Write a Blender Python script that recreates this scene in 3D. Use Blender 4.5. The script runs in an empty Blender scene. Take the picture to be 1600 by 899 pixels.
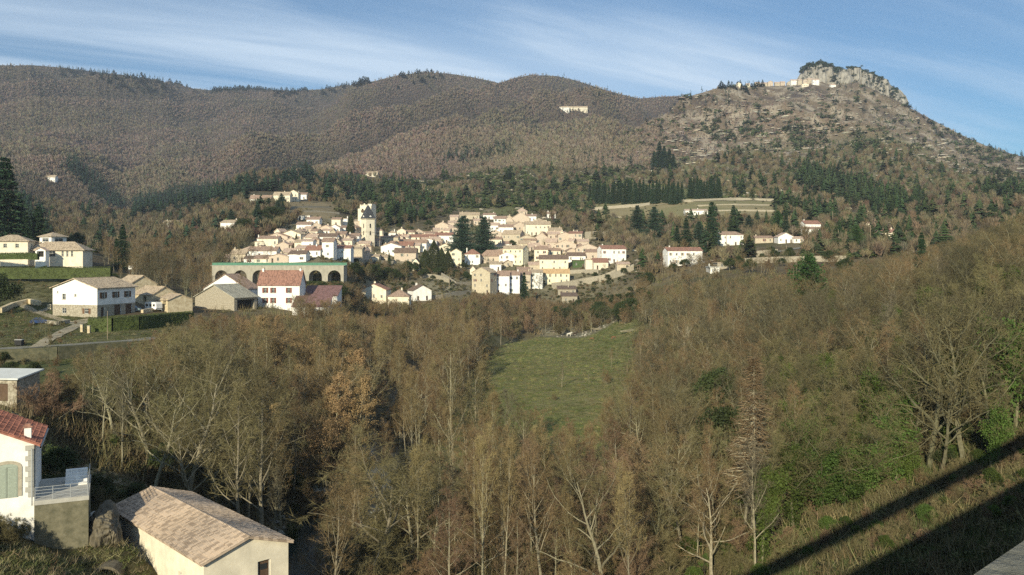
import bpy, math, random
import numpy as np
from mathutils import Vector, Matrix, noise as mnoise

random.seed(11)
rng = np.random.default_rng(11)
scene = bpy.context.scene
COL = scene.collection
R = math.radians
F, HV = 1331.0, 400.0        # focal length and horizon row of the photograph, in its own pixels; the eye is at z = 0

# ------------------------------------------------------------------ camera, light, exposure
cam_d = bpy.data.cameras.new('camera')
cam = bpy.data.objects.new('camera', cam_d)
COL.objects.link(cam)
cam.location = (0, 0, 0)
cam.rotation_euler = (R(90), 0, 0)
cam_d.sensor_width = 36
cam_d.lens = F / 1600 * 36
cam_d.shift_y = -49.5 / 1600
cam_d.clip_start = 0.1
cam_d.clip_end = 30000
scene.camera = cam

HAZE = 0.00008
CL1, CL2 = (9.0, -2.0, 0), (3.0, 3.0, 0)
SUN_EL = 21.5
SUN_AZ = math.atan2(-0.30, -0.954)          # clockwise from +Y
sdir = Vector((math.sin(SUN_AZ) * math.cos(R(SUN_EL)), math.cos(SUN_AZ) * math.cos(R(SUN_EL)), math.sin(R(SUN_EL))))
sun_d = bpy.data.lights.new('sun', 'SUN')
sun_d.energy = 5.0
sun_d.angle = R(0.5)
sun_d.color = (1.0, 0.91, 0.68)
sun = bpy.data.objects.new('sun', sun_d)
COL.objects.link(sun)
sun.rotation_euler = sdir.to_track_quat('Z', 'Y').to_euler()

world = bpy.data.worlds.new('World')
scene.world = world
world.use_nodes = True
wn = world.node_tree
wn.nodes.clear()
def N(nt, typ, **kw):
    n = nt.nodes.new(typ)
    for k, v in kw.items():
        if k == 'ins':
            for a, b in v.items():
                n.inputs[a].default_value = b
        else:
            setattr(n, k, v)
    return n
def ramp(nt, pts, interp='LINEAR'):
    n = nt.nodes.new('ShaderNodeValToRGB')
    n.color_ramp.interpolation = interp
    e = n.color_ramp.elements
    while len(e) < len(pts):
        e.new(0.5)
    for i, (p, c) in enumerate(pts):
        e[i].position = p
        e[i].color = (c, c, c, 1) if not hasattr(c, '__len__') else (*c, 1)
    return n
L = wn.links.new
out = N(wn, 'ShaderNodeOutputWorld')
bg = N(wn, 'ShaderNodeBackground', ins={'Strength': 0.080})
sky = N(wn, 'ShaderNodeTexSky')
sky.sky_type = 'NISHITA'
sky.sun_disc = False
sky.sun_elevation = R(SUN_EL)
sky.sun_rotation = SUN_AZ % (2 * math.pi)
sky.altitude = 400
sky.air_density = 1.0
sky.dust_density = 0.5
sky.ozone_density = 2.2
# cirrus: long streaks fanning over the valley, laid on a flat layer high above
tc = N(wn, 'ShaderNodeTexCoord')
sp = N(wn, 'ShaderNodeSeparateXYZ')
L(tc.outputs['Generated'], sp.inputs[0])
zz = N(wn, 'ShaderNodeMath', operation='ADD', ins={1: 0.10})
L(sp.outputs['Z'], zz.inputs[0])
zm = N(wn, 'ShaderNodeMath', operation='MAXIMUM', ins={1: 0.04})
L(zz.outputs[0], zm.inputs[0])
dx = N(wn, 'ShaderNodeMath', operation='DIVIDE')
dy = N(wn, 'ShaderNodeMath', operation='DIVIDE')
L(sp.outputs['X'], dx.inputs[0]); L(zm.outputs[0], dx.inputs[1])
L(sp.outputs['Y'], dy.inputs[0]); L(zm.outputs[0], dy.inputs[1])
cb = N(wn, 'ShaderNodeCombineXYZ')
L(dx.outputs[0], cb.inputs[0]); L(dy.outputs[0], cb.inputs[1])
def cloud_layer(rot, scl, loc, nscale, detail, dist, lo, hi):
    mp = N(wn, 'ShaderNodeMapping', vector_type='TEXTURE')
    mp.inputs['Rotation'].default_value = (0, 0, R(rot))
    mp.inputs['Scale'].default_value = scl
    mp.inputs['Location'].default_value = loc
    L(cb.outputs[0], mp.inputs['Vector'])
    nz = N(wn, 'ShaderNodeTexNoise', ins={'Scale': nscale, 'Detail': detail, 'Roughness': 0.55, 'Distortion': dist})
    L(mp.outputs[0], nz.inputs['Vector'])
    r = ramp(wn, [(lo, 0.0), (hi, 1.0)], 'EASE')
    L(nz.outputs['Fac'], r.inputs[0])
    return r.outputs[0]
c1 = cloud_layer(24, (4.5, 1.0, 1), CL1, 0.62, 5, 0.5, 0.47, 0.72)
c2 = cloud_layer(30, (6.0, 0.8, 1), CL2, 1.3, 10, 1.2, 0.43, 0.80)
m1 = N(wn, 'ShaderNodeMath', operation='MULTIPLY', ins={1: 0.95}); L(c1, m1.inputs[0])
m2 = N(wn, 'ShaderNodeMath', operation='MULTIPLY_ADD', ins={1: 0.70}); L(c2, m2.inputs[0]); L(m1.outputs[0], m2.inputs[2])
cl = N(wn, 'ShaderNodeMath', operation='MINIMUM', ins={1: 0.85}); L(m2.outputs[0], cl.inputs[0])
mx = N(wn, 'ShaderNodeMixRGB', ins={'Color2': (7.2, 8.8, 10.6, 1)})
tint = N(wn, 'ShaderNodeMixRGB', blend_type='MULTIPLY', ins={'Fac': 1.0, 'Color2': (0.46, 0.82, 1.04, 1)})
L(sky.outputs[0], tint.inputs['Color1'])
L(tint.outputs[0], mx.inputs['Color1']); L(cl.outputs[0], mx.inputs['Fac'])
L(mx.outputs[0], bg.inputs['Color'])
L(bg.outputs[0], out.inputs['Surface'])

scene.view_settings.view_transform = 'Standard'
scene.view_settings.look = 'None'
scene.view_settings.exposure = 0.34
scene.view_settings.gamma = 1
scene.render.engine = 'CYCLES'
cy = scene.cycles
cy.max_bounces = 4; cy.diffuse_bounces = 2; cy.glossy_bounces = 2; cy.transmission_bounces = 2; cy.volume_bounces = 0
cy.use_denoising = False
cy.volume_step_rate = 4

# ------------------------------------------------------------------ terrain heights
def pchip_rows(xs, ys, xq):
    """Monotone cubic interpolation of ys[..., n] at xs[n] for xq[m] -> [..., m]."""
    xs = np.asarray(xs, float); ys = np.asarray(ys, float)
    h = np.diff(xs); d = np.diff(ys, axis=-1) / h
    m = np.zeros_like(ys)
    w1 = 2 * h[1:] + h[:-1]; w2 = h[1:] + 2 * h[:-1]
    a, b = d[..., :-1], d[..., 1:]
    same = (a * b) > 0
    with np.errstate(divide='ignore', invalid='ignore'):
        hm = (w1 + w2) / (w1 / np.where(same, a, 1) + w2 / np.where(same, b, 1))
    m[..., 1:-1] = np.where(same, hm, 0)
    m[..., 0] = d[..., 0]; m[..., -1] = d[..., -1]
    i = np.clip(np.searchsorted(xs, xq) - 1, 0, len(xs) - 2)
    t = (xq - xs[i]) / h[i]
    y0, y1, m0, m1_ = ys[..., i], ys[..., i + 1], m[..., i] * h[i], m[..., i + 1] * h[i]
    return y0 * (2*t**3 - 3*t**2 + 1) + m0 * (t**3 - 2*t**2 + t) + y1 * (-2*t**3 + 3*t**2) + m1_ * (t**3 - t**2)

def lattice(ix, iy, seed):
    h = (ix.astype(np.int64) * 374761393 + iy.astype(np.int64) * 668265263 + seed * 1442695041) & 0xffffffff
    h = ((h ^ (h >> 13)) * 1274126177) & 0xffffffff
    return ((h ^ (h >> 16)) & 0xffff) / 65535.0
def vnoise(x, y, seed=0):
    ix = np.floor(x); iy = np.floor(y)
    fx = x - ix; fy = y - iy
    fx = fx*fx*(3-2*fx); fy = fy*fy*(3-2*fy)
    a = lattice(ix, iy, seed); b = lattice(ix+1, iy, seed); c = lattice(ix, iy+1, seed); d = lattice(ix+1, iy+1, seed)
    return (a*(1-fx)+b*fx)*(1-fy) + (c*(1-fx)+d*fx)*fy
def fbm(x, y, seed=0, oct=4):
    x = np.asarray(x, float); y = np.asarray(y, float)
    s = 0; a = 0.5; t = 0
    for i in range(oct):
        s = s + a * vnoise(x * 2**i, y * 2**i, seed + i * 17); t += a; a *= 0.55
    return s / t

US = [-900, -400, 0, 100, 200, 300, 400, 500, 600, 700, 800, 900, 1000, 1100, 1200, 1300, 1400, 1500, 1600, 2000, 2500]
YN = [60, 75, 90, 110, 140, 180, 230, 280, 340, 400]
NEAR = {
 -900: [-20, -18, -16, -14, -12, -8, -3, 4, 16, 30],
 -400: [-20, -19, -16.5, -15.5, -15, -14, -9, -1, 10, 20],
 0:    [-22.2, -22.0, -17.6, -17.2, -19.6, -17.6, -15.8, -6.4, 1.5, 8],
 100:  [-23.6, -24.3, -22.5, -20.4, -19.4, -17.8, -16.0, -7.4, 0, 4],
 200:  [-25.6, -26.2, -25.6, -23, -20.2, -18, -16.3, -10, -6, -2],
 300:  [-27, -28, -28.6, -27.4, -24, -19.5, -17.2, -16.2, -14, -8.5],
 400:  [-29, -31, -32.6, -33, -30, -25, -19.5, -16.6, -13, -3.6],
 500:  [-31, -33, -34, -34, -33, -30, -25, -19.5, -12.5, -2.4],
 600:  [-32, -33, -33.5, -34, -34, -33, -31, -27, -22, -18.0],
 700:  [-32, -33, -33, -33.5, -34, -34, -33.5, -31.5, -27, -19.5],
 800:  [-32, -33, -33, -33, -33, -33, -33, -33, -32, -25.5],
 900:  [-32.5, -33, -33, -33, -33, -33, -33, -33, -33, -27.5],
 1000: [-32, -33, -33, -33, -33, -32.6, -31, -28, -22, -11],
 1100: [-31, -32.5, -33, -32.5, -31, -29, -25, -20, -13, -5],
 1200: [-30, -31.5, -32, -31, -28, -24, -19, -14, -8, -3],
 1300: [-29, -30, -30, -28, -24, -19, -14.5, -10, -6, -2],
 1400: [-28, -29, -28, -25, -20, -14, -9, -6, -3, -1],
 1500: [-27, -27.5, -26.5, -22, -15, -9, -4, -1, 1, 2],
 1600: [-26, -26, -24.5, -19, -11, -5, 0, 3, 5, 6],
 2000: [-22, -20, -17, -11, -3, 4, 9, 12, 14, 15],
 2500: [-20, -17, -13, -6, 3, 10, 15, 18, 20, 22]}
YF = [500, 650, 800, 1000, 1300, 1700, 2200, 2600, 3300, 4500]
FAR = {
 -900: [320, 280, 250, 220, 180, 130, 90, 60, 80, 150],
 -400: [345, 310, 284, 255, 215, 165, 115, 80, 110, 160],
 0:    [370, 340, 318, 298, 265, 215, 140, 103, 130, 200],
 100:  [385, 360, 335, 310, 275, 225, 150, 107, 130, 200],
 200:  [392, 368, 350, 333, 310, 260, 180, 118, 140, 200],
 300:  [378, 350, 335, 322, 300, 262, 205, 160, 137, 200],
 400:  [362, 313, 296, 282, 262, 225, 185, 160, 138, 200],
 500:  [362, 322, 300, 285, 262, 225, 180, 158, 139, 200],
 600:  [392, 345, 318, 290, 255, 205, 140, 119, 140, 200],
 700:  [415, 350, 320, 288, 250, 200, 135, 115, 150, 200],
 800:  [422, 350, 318, 285, 245, 195, 135, 123, 160, 220],
 900:  [412, 352, 318, 282, 240, 190, 138, 128, 170, 230],
 1000: [398, 350, 308, 272, 232, 188, 155, 165, 200, 250],
 1100: [388, 338, 300, 262, 215, 162, 160, 185, 220, 260],
 1200: [380, 338, 300, 258, 208, 145, 160, 190, 230, 270],
 1300: [374, 338, 305, 258, 208, 148, 160, 190, 230, 270],
 1400: [366, 335, 300, 262, 215, 165, 175, 200, 240, 280],
 1500: [360, 325, 298, 265, 235, 208, 215, 240, 260, 290],
 1600: [354, 322, 298, 278, 255, 242, 250, 260, 280, 300],
 2000: [350, 330, 310, 300, 290, 285, 280, 285, 300, 320],
 2500: [340, 330, 320, 310, 300, 300, 300, 305, 310, 330]}
CREST_U = [-900, 0, 50, 100, 150, 200, 250, 300, 325, 350, 400, 450, 500, 540, 580, 620, 660, 700, 740, 780, 800, 830, 870, 900, 940, 980, 1000, 1040, 1080, 1120, 1150, 1200, 1250, 1280, 1340, 1400, 1450, 1500, 1550, 1600, 2000, 2500]
CREST_V = [70, 102, 102, 106, 113, 118, 125, 138, 141, 140, 139, 142, 140, 133, 128, 118, 113, 115, 121, 130, 123, 117, 119, 126, 139, 150, 154, 151, 150, 138, 135, 135, 133, 128, 128, 157, 184, 210, 232, 245, 285, 300]
UG = np.arange(-900, 2501, 5.0)
YG = np.exp(np.linspace(math.log(60), math.log(4500), 560))
tab = []
for u in US:
    zf = [(HV - v) / F * y for v, y in zip(FAR[u], YF)]
    tab.append(pchip_rows(np.log(YN + YF), np.array(NEAR[u] + zf, float), np.log(YG)))
tab = np.array(tab)                                  # [US, YG]
ZT = pchip_rows(US, tab.T, UG).T.copy()              # [UG, YG]
UU, YY = np.meshgrid(UG, YG, indexing='ij')
XX = (UU - 800) / F * YY
def sstep(a, b, x):
    t = np.clip((x - a) / (b - a), 0, 1)
    return t * t * (3 - 2 * t)
# relief: spurs and gullies of the far hills, small bumps nearer
wx_ = XX + 90 * (fbm(XX / 300, YY / 300, 6, 2) - 0.5); rid = 1 - np.abs(2 * fbm((wx_ - 0.55 * YY) / 380, (YY + .4 * XX) / 1100, 5, 3) - 1) * 2
rid2 = fbm(XX / 110, YY / 170, 9, 4) - 0.5
ZT += sstep(750, 1500, YY) * (115 * (rid - 0.55) + 42 * rid2)
ZT += sstep(420, 900, YY) * 9 * (fbm(XX / 60, YY / 60, 3, 4) - 0.5)
ZT += sstep(60, 100, YY) * 0.8 * (fbm(XX / 9, YY / 9, 4, 3) - 0.5)
# the silhouette of the skyline
wst = sstep(850, 1500, YY)
tan_ = ZT / YY
cur = np.max(np.where(YY > 900, tan_, -1), axis=1)
tgt = (HV - np.interp(UG, CREST_U, CREST_V)) / F
ZT *= 1 + wst * (tgt / cur - 1)[:, None]
# river bed
ZT += 1.9 * np.exp(-((XX + 32.6) / 3.2) ** 2 - ((YY - 70.4) / 1.7) ** 2)
RIV_Y = np.array([-400, 60, 85, 102, 118, 135, 165, 200, 240, 300, 345, 372, 420])
RIV_X = np.array([-14, -17, -22, -24.5, -23, -19, -27, -23, -28, -14, 6, 40, 110])
rx = np.interp(YY, RIV_Y, RIV_X)
rd = np.abs(XX - rx)
RIVER_Z = -34.2
carve = (1 - sstep(2.2, 6.5, rd)) * (YY < 420)
ZT = np.where(YY < 420, ZT * (1 - carve) + np.minimum(ZT, RIVER_Z - 0.9) * carve, ZT)

LOGY = np.log(YG)
def ground(x, y):
    """Terrain height at world points (arrays or scalars)."""
    x = np.asarray(x, float); y = np.asarray(y, float)
    yc = np.clip(y, 60, 4499)
    u = np.clip(800 + F * x / yc, -899, 2499)
    fu = (u + 900) / 5.0
    fy = (np.log(yc) - LOGY[0]) / (LOGY[1] - LOGY[0])
    i = np.clip(fu.astype(int), 0, len(UG) - 2); j = np.clip(fy.astype(int), 0, len(YG) - 2)
    a = fu - i; b = fy - j
    return (ZT[i, j]*(1-a) + ZT[i+1, j]*a)*(1-b) + (ZT[i, j+1]*(1-a) + ZT[i+1, j+1]*a)*b
VT = HV - F * ZT / YG[None, :]                       # photo row of each terrain sample
VMIN = np.minimum.accumulate(VT, axis=1)
def hit(u, v, ymin=0):
    """Distance Y at which the sight line through photo point (u, v) meets the ground."""
    i = int(round((u + 900) / 5.0))
    row = VT[i]
    j = np.nonzero((row <= v) & (YG >= ymin))[0]
    if len(j) == 0:
        return None
    j = j[0]
    if j == 0:
        return float(YG[0])
    t = (row[j-1] - v) / (row[j-1] - row[j] + 1e-9)
    return float(YG[j-1] + np.clip(t, 0, 1) * (YG[j] - YG[j-1]))
def spot(u, v, ymin=0):
    y = hit(u, v, ymin)
    x = (u - 800) / F * y
    return x, y, float(ground(x, y))

# ------------------------------------------------------------------ object helpers
def link(o, parent=None):
    COL.objects.link(o)
    if parent is not None:
        o.parent = parent
    return o
def tag(o, label=None, cat=None, group=None, kind=None):
    if label: o['label'] = label
    if cat: o['category'] = cat
    if group: o['group'] = group
    if kind: o['kind'] = kind
    return o
def empty(name, loc=(0, 0, 0), rz=0.0):
    o = bpy.data.objects.new(name, None)
    o.empty_display_size = 0.3
    o.location = loc
    o.rotation_euler = (0, 0, rz)
    return link(o)
class MB:
    """Collects faces and builds ONE mesh object."""
    def __init__(s): s.v = []; s.f = []; s.m = []
    def face(s, pts, mi=0):
        n = len(s.v); s.v.extend([tuple(p) for p in pts]); s.f.append(tuple(range(n, n + len(pts)))); s.m.append(mi)
    def box(s, c, d, mi=0, rz=0.0, top=None):
        """Centre of the base, full sizes; top scales the upper face."""
        n = len(s.v); t = top or (1, 1); cr, sr = math.cos(rz), math.sin(rz)
        for z in (0, 1):
            kx, ky = (1, 1) if z == 0 else t
            for sx, sy in ((-1, -1), (1, -1), (1, 1), (-1, 1)):
                x, y = sx * d[0] / 2 * kx, sy * d[1] / 2 * ky
                s.v.append((c[0] + x * cr - y * sr, c[1] + x * sr + y * cr, c[2] + z * d[2]))
        for q in ((3, 2, 1, 0), (4, 5, 6, 7), (0, 1, 5, 4), (1, 2, 6, 5), (2, 3, 7, 6), (3, 0, 4, 7)):
            s.f.append(tuple(n + k for k in q)); s.m.append(mi)
    def tube(s, p0, p1, r0, r1, k=5, mi=0, cap=False):
        p0, p1 = Vector(p0), Vector(p1)
        d = (p1 - p0)
        if d.length < 1e-6: return
        d.normalize()
        a = d.cross(Vector((0.3, 0.1, 1))) if abs(d.z) < 0.9 else d.cross(Vector((1, 0, 0)))
        a.normalize(); b = d.cross(a)
        n = len(s.v)
        for p, r in ((p0, r0), (p1, r1)):
            for i in range(k):
                t = 2 * math.pi * i / k
                s.v.append(tuple(p + a * (r * math.cos(t)) + b * (r * math.sin(t))))
        for i in range(k):
            j = (i + 1) % k
            s.f.append((n + i, n + j, n + k + j, n + k + i)); s.m.append(mi)
        if cap:
            s.f.append(tuple(n + k + i for i in range(k))); s.m.append(mi)
            s.f.append(tuple(n + i for i in reversed(range(k)))); s.m.append(mi)
    def mesh(s, name, mats, smooth=False):
        me = bpy.data.meshes.new(name)
        me.from_pydata(s.v, [], s.f)
        for m in (mats if isinstance(mats, (list, tuple)) else [mats]): me.materials.append(m)
        if any(s.m): me.polygons.foreach_set('material_index', s.m)
        if smooth: me.polygons.foreach_set('use_smooth', [True] * len(s.f))
        me.update()
        return me
    def build(s, name, mats, parent=None, loc=(0, 0, 0), rz=0.0, smooth=False):
        o = bpy.data.objects.new(name, s.mesh(name, mats, smooth))
        o.location = loc; o.rotation_euler = (0, 0, rz)
        return link(o, parent)
def np_mesh(name, V, Fc, mats, cols=None, smooth=False):
    """Mesh from numpy arrays: V [n,3], Fc [m,k]; cols [n,3] becomes the attribute Col."""
    me = bpy.data.meshes.new(name)
    k = Fc.shape[1]
    me.vertices.add(len(V)); me.vertices.foreach_set('co', np.ascontiguousarray(V, dtype=np.float32).ravel())
    me.loops.add(Fc.size); me.loops.foreach_set('vertex_index', np.ascontiguousarray(Fc, dtype=np.int32).ravel())
    me.polygons.add(len(Fc)); me.polygons.foreach_set('loop_start', np.arange(0, Fc.size, k, dtype=np.int32))
    if smooth: me.polygons.foreach_set('use_smooth', np.ones(len(Fc), dtype=bool))
    for m in (mats if isinstance(mats, (list, tuple)) else [mats]): me.materials.append(m)
    me.update(calc_edges=True)
    if cols is not None:
        a = me.color_attributes.new('Col', 'FLOAT_COLOR', 'POINT')
        c4 = np.ones((len(V), 4), dtype=np.float32); c4[:, :3] = cols
        a.data.foreach_set('color', c4.ravel())
    return me

# ------------------------------------------------------------------ materials
def new_mat(name):
    m = bpy.data.materials.new(name); m.use_nodes = True
    nt = m.node_tree; b = nt.nodes['Principled BSDF']
    b.inputs['Specular IOR Level'].default_value = 0.25
    return m, nt, b
def mat(name, col, var=0.25, scale=1.0, rough=0.85, bump=0.0, col2=None, objvar=0.0, detail=5, spec=0.25, stretch=None, thr=(0.3, 0.7)):
    m, nt, b = new_mat(name)
    tc = N(nt, 'ShaderNodeTexCoord')
    src = tc.outputs['Object']
    if stretch:
        mp = N(nt, 'ShaderNodeMapping'); mp.inputs['Scale'].default_value = stretch
        nt.links.new(src, mp.inputs['Vector']); src = mp.outputs[0]
    nz = N(nt, 'ShaderNodeTexNoise', ins={'Scale': scale, 'Detail': detail, 'Roughness': 0.65})
    nt.links.new(src, nz.inputs['Vector'])
    c2 = col2 if col2 else tuple(c * (1 - var) for c in col)
    c1 = col if col2 else tuple(min(1, c * (1 + var * 0.6)) for c in col)
    r = ramp(nt, [(thr[0], c2), (thr[1], c1)])
    nt.links.new(nz.outputs['Fac'], r.inputs[0])
    cur_ = r.outputs[0]
    if objvar:
        oi = N(nt, 'ShaderNodeObjectInfo')
        hs = N(nt, 'ShaderNodeHueSaturation')
        mr = N(nt, 'ShaderNodeMapRange', ins={'To Min': 1 - objvar, 'To Max': 1 + objvar})
        nt.links.new(oi.outputs['Random'], mr.inputs['Value'])
        nt.links.new(mr.outputs[0], hs.inputs['Value'])
        mul = N(nt, 'ShaderNodeMath', operation='MULTIPLY', ins={1: 7.31}); nt.links.new(oi.outputs['Random'], mul.inputs[0])
        fr = N(nt, 'ShaderNodeMath', operation='FRACT'); nt.links.new(mul.outputs[0], fr.inputs[0])
        mh = N(nt, 'ShaderNodeMapRange', ins={'To Min': 0.5 - objvar * 0.05, 'To Max': 0.5 + objvar * 0.05})
        nt.links.new(fr.outputs[0], mh.inputs['Value']); nt.links.new(mh.outputs[0], hs.inputs['Hue'])
        nt.links.new(cur_, hs.inputs['Color']); cur_ = hs.outputs[0]
    nt.links.new(cur_, b.inputs['Base Color'])
    b.inputs['Roughness'].default_value = rough
    b.inputs['Specular IOR Level'].default_value = spec
    if bump:
        bp = N(nt, 'ShaderNodeBump', ins={'Strength': bump, 'Distance': 0.1})
        nt.links.new(nz.outputs['Fac'], bp.inputs['Height']); nt.links.new(bp.outputs[0], b.inputs['Normal'])
    return m
def attr_mat(name, scale=3.0, lo=0.7, hi=1.25, bump=0.3, rough=0.95, dist=0.1, fine=None):
    """Surface colour from the mesh's own attribute, broken up by noise."""
    m, nt, b = new_mat(name)
    at = N(nt, 'ShaderNodeAttribute', attribute_name='Col')
    tc = N(nt, 'ShaderNodeTexCoord')
    nz = N(nt, 'ShaderNodeTexNoise', ins={'Scale': scale, 'Detail': 8, 'Roughness': 0.7})
    nt.links.new(tc.outputs['Object'], nz.inputs['Vector'])
    mr = N(nt, 'ShaderNodeMapRange', ins={'From Min': 0.25, 'From Max': 0.75, 'To Min': lo, 'To Max': hi})
    nt.links.new(nz.outputs['Fac'], mr.inputs['Value'])
    mu = N(nt, 'ShaderNodeVectorMath', operation='SCALE')
    nt.links.new(at.outputs['Color'], mu.inputs[0]); nt.links.new(mr.outputs[0], mu.inputs['Scale'])
    nt.links.new(mu.outputs[0], b.inputs['Base Color'])
    b.inputs['Roughness'].default_value = rough; b.inputs['Specular IOR Level'].default_value = 0.1
    if bump:
        bp = N(nt, 'ShaderNodeBump', ins={'Strength': bump, 'Distance': dist})
        nt.links.new(nz.outputs['Fac'], bp.inputs['Height']); nt.links.new(bp.outputs[0], b.inputs['Normal'])
    return m
def tile_mat(name, c1, c2, pitch=0.24, rowlen=0.4, rib=0.7):
    """Roman tiles: ribs run down the slope (object y), the ridge lies along object x."""
    m, nt, b = new_mat(name)
    tc = N(nt, 'ShaderNodeTexCoord'); s = N(nt, 'ShaderNodeSeparateXYZ')
    nt.links.new(tc.outputs['Object'], s.inputs[0])
    w = N(nt, 'ShaderNodeMath', operation='MULTIPLY', ins={1: 2 * math.pi / pitch}); nt.links.new(s.outputs['X'], w.inputs[0])
    sn = N(nt, 'ShaderNodeMath', operation='SINE'); nt.links.new(w.outputs[0], sn.inputs[0])
    cm = N(nt, 'ShaderNodeCombineXYZ')
    for ax, k in (('X', 1 / pitch), ('Y', 1 / rowlen)):
        q = N(nt, 'ShaderNodeMath', operation='MULTIPLY', ins={1: k}); nt.links.new(s.outputs[ax], q.inputs[0])
        fl = N(nt, 'ShaderNodeMath', operation='FLOOR'); nt.links.new(q.outputs[0], fl.inputs[0]); nt.links.new(fl.outputs[0], cm.inputs[ax])
    wn_ = N(nt, 'ShaderNodeTexWhiteNoise'); wn_.noise_dimensions = '2D'; nt.links.new(cm.outputs[0], wn_.inputs['Vector'])
    nz = N(nt, 'ShaderNodeTexNoise', ins={'Scale': 2.2, 'Detail': 8, 'Roughness': 0.75}); nt.links.new(tc.outputs['Object'], nz.inputs['Vector'])
    ad = N(nt, 'ShaderNodeMath', operation='MULTIPLY_ADD', ins={1: 0.9}); nt.links.new(wn_.outputs['Value'], ad.inputs[0]); nt.links.new(nz.outputs['Fac'], ad.inputs[2])
    r = ramp(nt, [(0.38, c2), (0.85, c1), (1.35 / 1.35, tuple(min(1, c * 1.35) for c in c1))])
    nt.links.new(ad.outputs[0], r.inputs[0]); nt.links.new(r.outputs[0], b.inputs['Base Color'])
    oi = N(nt, 'ShaderNodeObjectInfo')
    bp = N(nt, 'ShaderNodeBump', ins={'Strength': rib, 'Distance': 0.06}); nt.links.new(sn.outputs[0], bp.inputs['Height'])
    nt.links.new(bp.outputs[0], b.inputs['Normal'])
    b.inputs['Roughness'].default_value = 0.9
    return m

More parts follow.
